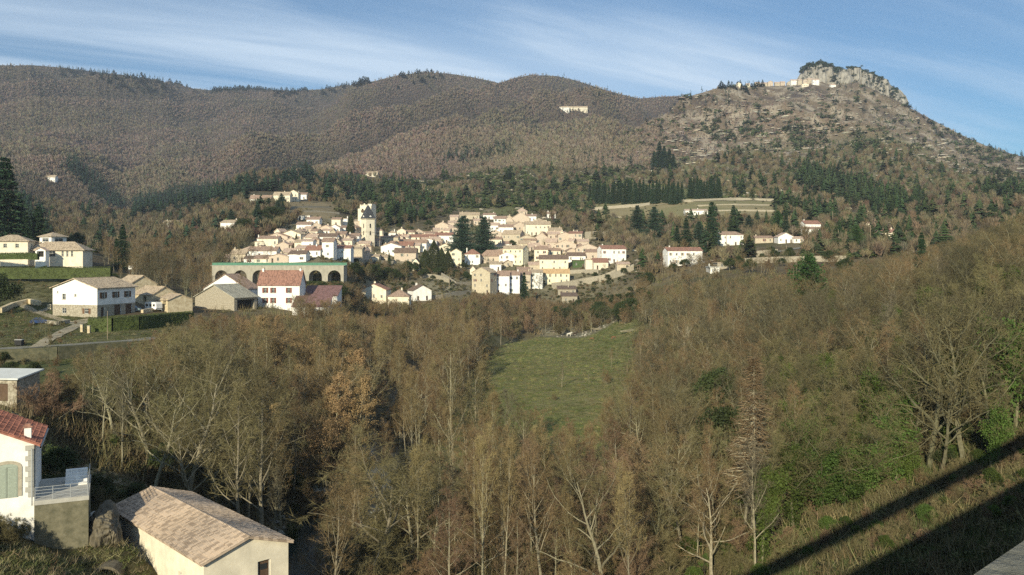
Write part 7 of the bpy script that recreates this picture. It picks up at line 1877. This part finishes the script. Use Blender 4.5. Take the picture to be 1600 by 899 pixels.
def bin_():
    Y = hit(30, 541, 120); x = (30 - 800) / F * Y; root = empty('wheelie_bin', (x, Y, float(ground(x, Y)) + .1)); tag(root, 'dark wide refuse container with a pale lid at the roadside', 'bin')
    b = MB(); b.box((0, 0, .15), (1.3, .9, 1.0), 0, top=(1.12, 1.12)); b.build('body', TYRE, root); b = MB(); b.box((0, 0, 1.153), (1.6, 1.1, .1), 0, top=(.9, .7)); b.build('lid', CONC, root)
    for sx in (-.5, .5): b = MB(); b.tube((sx, -.4, .1), (sx, .4, .1), .1, .1, 8, 0, True); b.build('wheel', TYRE, root)
bin_()
b_ = hit(80, 484, 150)
x_ = (79 - 800) / F * b_; o = empty('meter_box', (x_, b_, float(ground(x_, b_))), R(-16)); tag(o, 'small cream masonry box beside the farmhouse corner', 'meter box')
m_ = MB(); m_.box((0, 0, -.3), (1.3, 1.0, 1.7)); m_.build('wall', WALL['T'], o); m_ = MB(); m_.box((0, 0, 1.403), (1.5, 1.2, .1)); m_.build('roof', STONE, o)
def board():
    Y = 310.; x = (204 - 800) / F * Y; root = empty('road_sign', (x, Y, float(ground(x, Y)))); tag(root, 'white board on two posts at the bend beyond the hedge', 'sign'); z = (HV - 421) / F * Y - float(ground(x, Y))
    z = max(z, 1.2); b = MB(); b.box((0, 0, z), (1.5, .06, 1.3)); b.build('panel', WALL['W'], root)
    for s in (-.5, .5): b = MB(); b.tube((s, .07, -.5), (s, .07, z + 1.2), .05, .05, 6); b.build('post', METAL, root)
board()
# guard rail of the road behind the hedge
# animals at the far end of the meadow
def pony(u, v, label, m, rz, h=1.35, down=0.0):
    Y = hit(u, v, 250); x = (u - 800) / F * Y; z0 = float(ground(x, Y))
    k = h / 1.35
    J = {'hip': (-.55, 0, 1.15), 'mid': (0, 0, 1.08), 'sho': (.5, 0, 1.18), 'nk': (.85, 0, 1.35 - .45 * down), 'hd': (1.05, 0, 1.55 - 1.0 * down), 'mz': (1.38, 0, 1.32 - 1.15 * down), 'tl': (-.78, 0, 1.05), 'tl2': (-.88, 0, .55)}
    Ed = [('hip', 'mid'), ('mid', 'sho'), ('sho', 'nk'), ('nk', 'hd'), ('hd', 'mz'), ('hip', 'tl'), ('tl', 'tl2')]; Rr = {'hip': .27, 'mid': .30, 'sho': .27, 'nk': .17, 'hd': .13, 'mz': .08, 'tl': .06, 'tl2': .05}
    for s, sy in (('l', .17), ('r', -.17)):
        J['hk' + s] = (-.62, sy, .78); J['hc' + s] = (-.74, sy, .45); J['hf' + s] = (-.66, sy, .03); J['fk' + s] = (.52, sy, .75); J['fw' + s] = (.55, sy, .40); J['ff' + s] = (.55, sy, .03); J['ear' + s] = (.98, sy * .4, 1.72 - 1.0 * down)
        Ed += [('hip', 'hk' + s), ('hk' + s, 'hc' + s), ('hc' + s, 'hf' + s), ('sho', 'fk' + s), ('fk' + s, 'fw' + s), ('fw' + s, 'ff' + s), ('hd', 'ear' + s)]
        Rr.update({'hk' + s: .13, 'hc' + s: .07, 'hf' + s: .06, 'fk' + s: .10, 'fw' + s: .065, 'ff' + s: .06, 'ear' + s: .03})
    ks = list(J); me = bpy.data.meshes.new('pony'); me.from_pydata([Vector(J[a]) * k for a in ks], [(ks.index(a), ks.index(c)) for a, c in Ed], []); me.materials.append(m)
    o = bpy.data.objects.new('pony', me); link(o); o.location = (x, Y, z0); o.rotation_euler = (0, 0, R(rz))
    sk = o.modifiers.new('skin', 'SKIN'); sd = me.skin_vertices[0].data if me.skin_vertices else None
    if sd is None:
        bpy.context.view_layer.objects.active = o
        import bmesh
        bm = bmesh.new(); bm.from_mesh(me); bm.verts.layers.skin.verify(); bm.to_mesh(me); bm.free(); sd = me.skin_vertices[0].data
    for i, a in enumerate(ks): sd[i].radius = (Rr[a] * k, Rr[a] * k)
    sd[ks.index('hip')].use_root = True
    o.modifiers.new('sub', 'SUBSURF').render_levels = 1
    tag(o, label, 'pony', 'ponies at the far end of the meadow')
HW = mat('white_horse_coat', (.6, .56, .48), .2, 3); HD = mat('dark_horse_coat', (.05, .035, .025), .2, 3); HB = mat('brown_horse_coat', (.2, .10, .055), .2, 3)
pony(889, 526, 'pale pony standing side on at the far end of the meadow', HW, 8, 1.5); pony(898, 525, 'dark brown pony just behind the pale one', HD, 12, 1.3)
pony(915, 526, 'small white pony grazing with its head down', HW, 60, 1.2, 1); pony(925, 532, 'small brown pony nearest to the open grass', HB, 160, 1.1, 1); pony(959, 530, 'reddish brown pony apart near the edge of the trees', HB, 200, 1.2, 1)
# saplings of the meadow
for i, (u, v, H) in enumerate([(878, 606, 7), (838, 520, 3), (955, 575, 6), (946, 600, 5), (920, 600, 3), (866, 625, 2), (905, 620, 2)]):
    Y = hit(u, v, 100); plant(['tall1', 'shrub2', 'tall2', 'shrub0'][i % 4], 'sapling', 'thin leafless sapling standing in the open meadow', (u - 800) / F * Y, Y, H, 'meadow saplings', 'tree', wide=.8)
def logpile(u, v, lab, n=6, rz=0):
    Y = hit(u, v, 250); x = (u - 800) / F * Y; rnd = random.Random(u); b = MB()
    for i in range(n):
        a = rnd.uniform(-.25, .25); p = (rnd.uniform(-1, 1), rnd.uniform(-.7, .7), .2 + .22 * (i % 3)); b.tube((p[0] - 2.2, p[1] - a, p[2]), (p[0] + 2.2, p[1] + a, p[2] + .1), .16, .12, 7, 0, True)
    tag(b.build('fallen_trunk', BARK, None, (x, Y, float(ground(x, Y))), R(rz)), lab, 'driftwood', 'pale trunks at the far bank')
logpile(868, 519, 'pale fallen trunks at the western end of the far bank', 5, 20); logpile(935, 516, 'pale fallen trunks behind the small white pony', 6, -8); logpile(982, 520, 'bleached branches heaped near the wood edge', 6, 12)

# ------------------------------------------------------------------ the air
hb_ = MB(); hb_.box((0, 2000, -60), (13400, 5200, 1500))
hz_ = bpy.data.materials.new('thin_haze'); hz_.use_nodes = True; hn = hz_.node_tree; hn.nodes.clear()
ho = N(hn, 'ShaderNodeOutputMaterial'); pv = N(hn, 'ShaderNodeVolumePrincipled', ins={'Density': HAZE, 'Color': (.72, .82, 1.0, 1), 'Anisotropy': 0.0})
hn.links.new(pv.outputs[0], ho.inputs['Volume'])
tag(hb_.build('haze', hz_), kind='stuff')
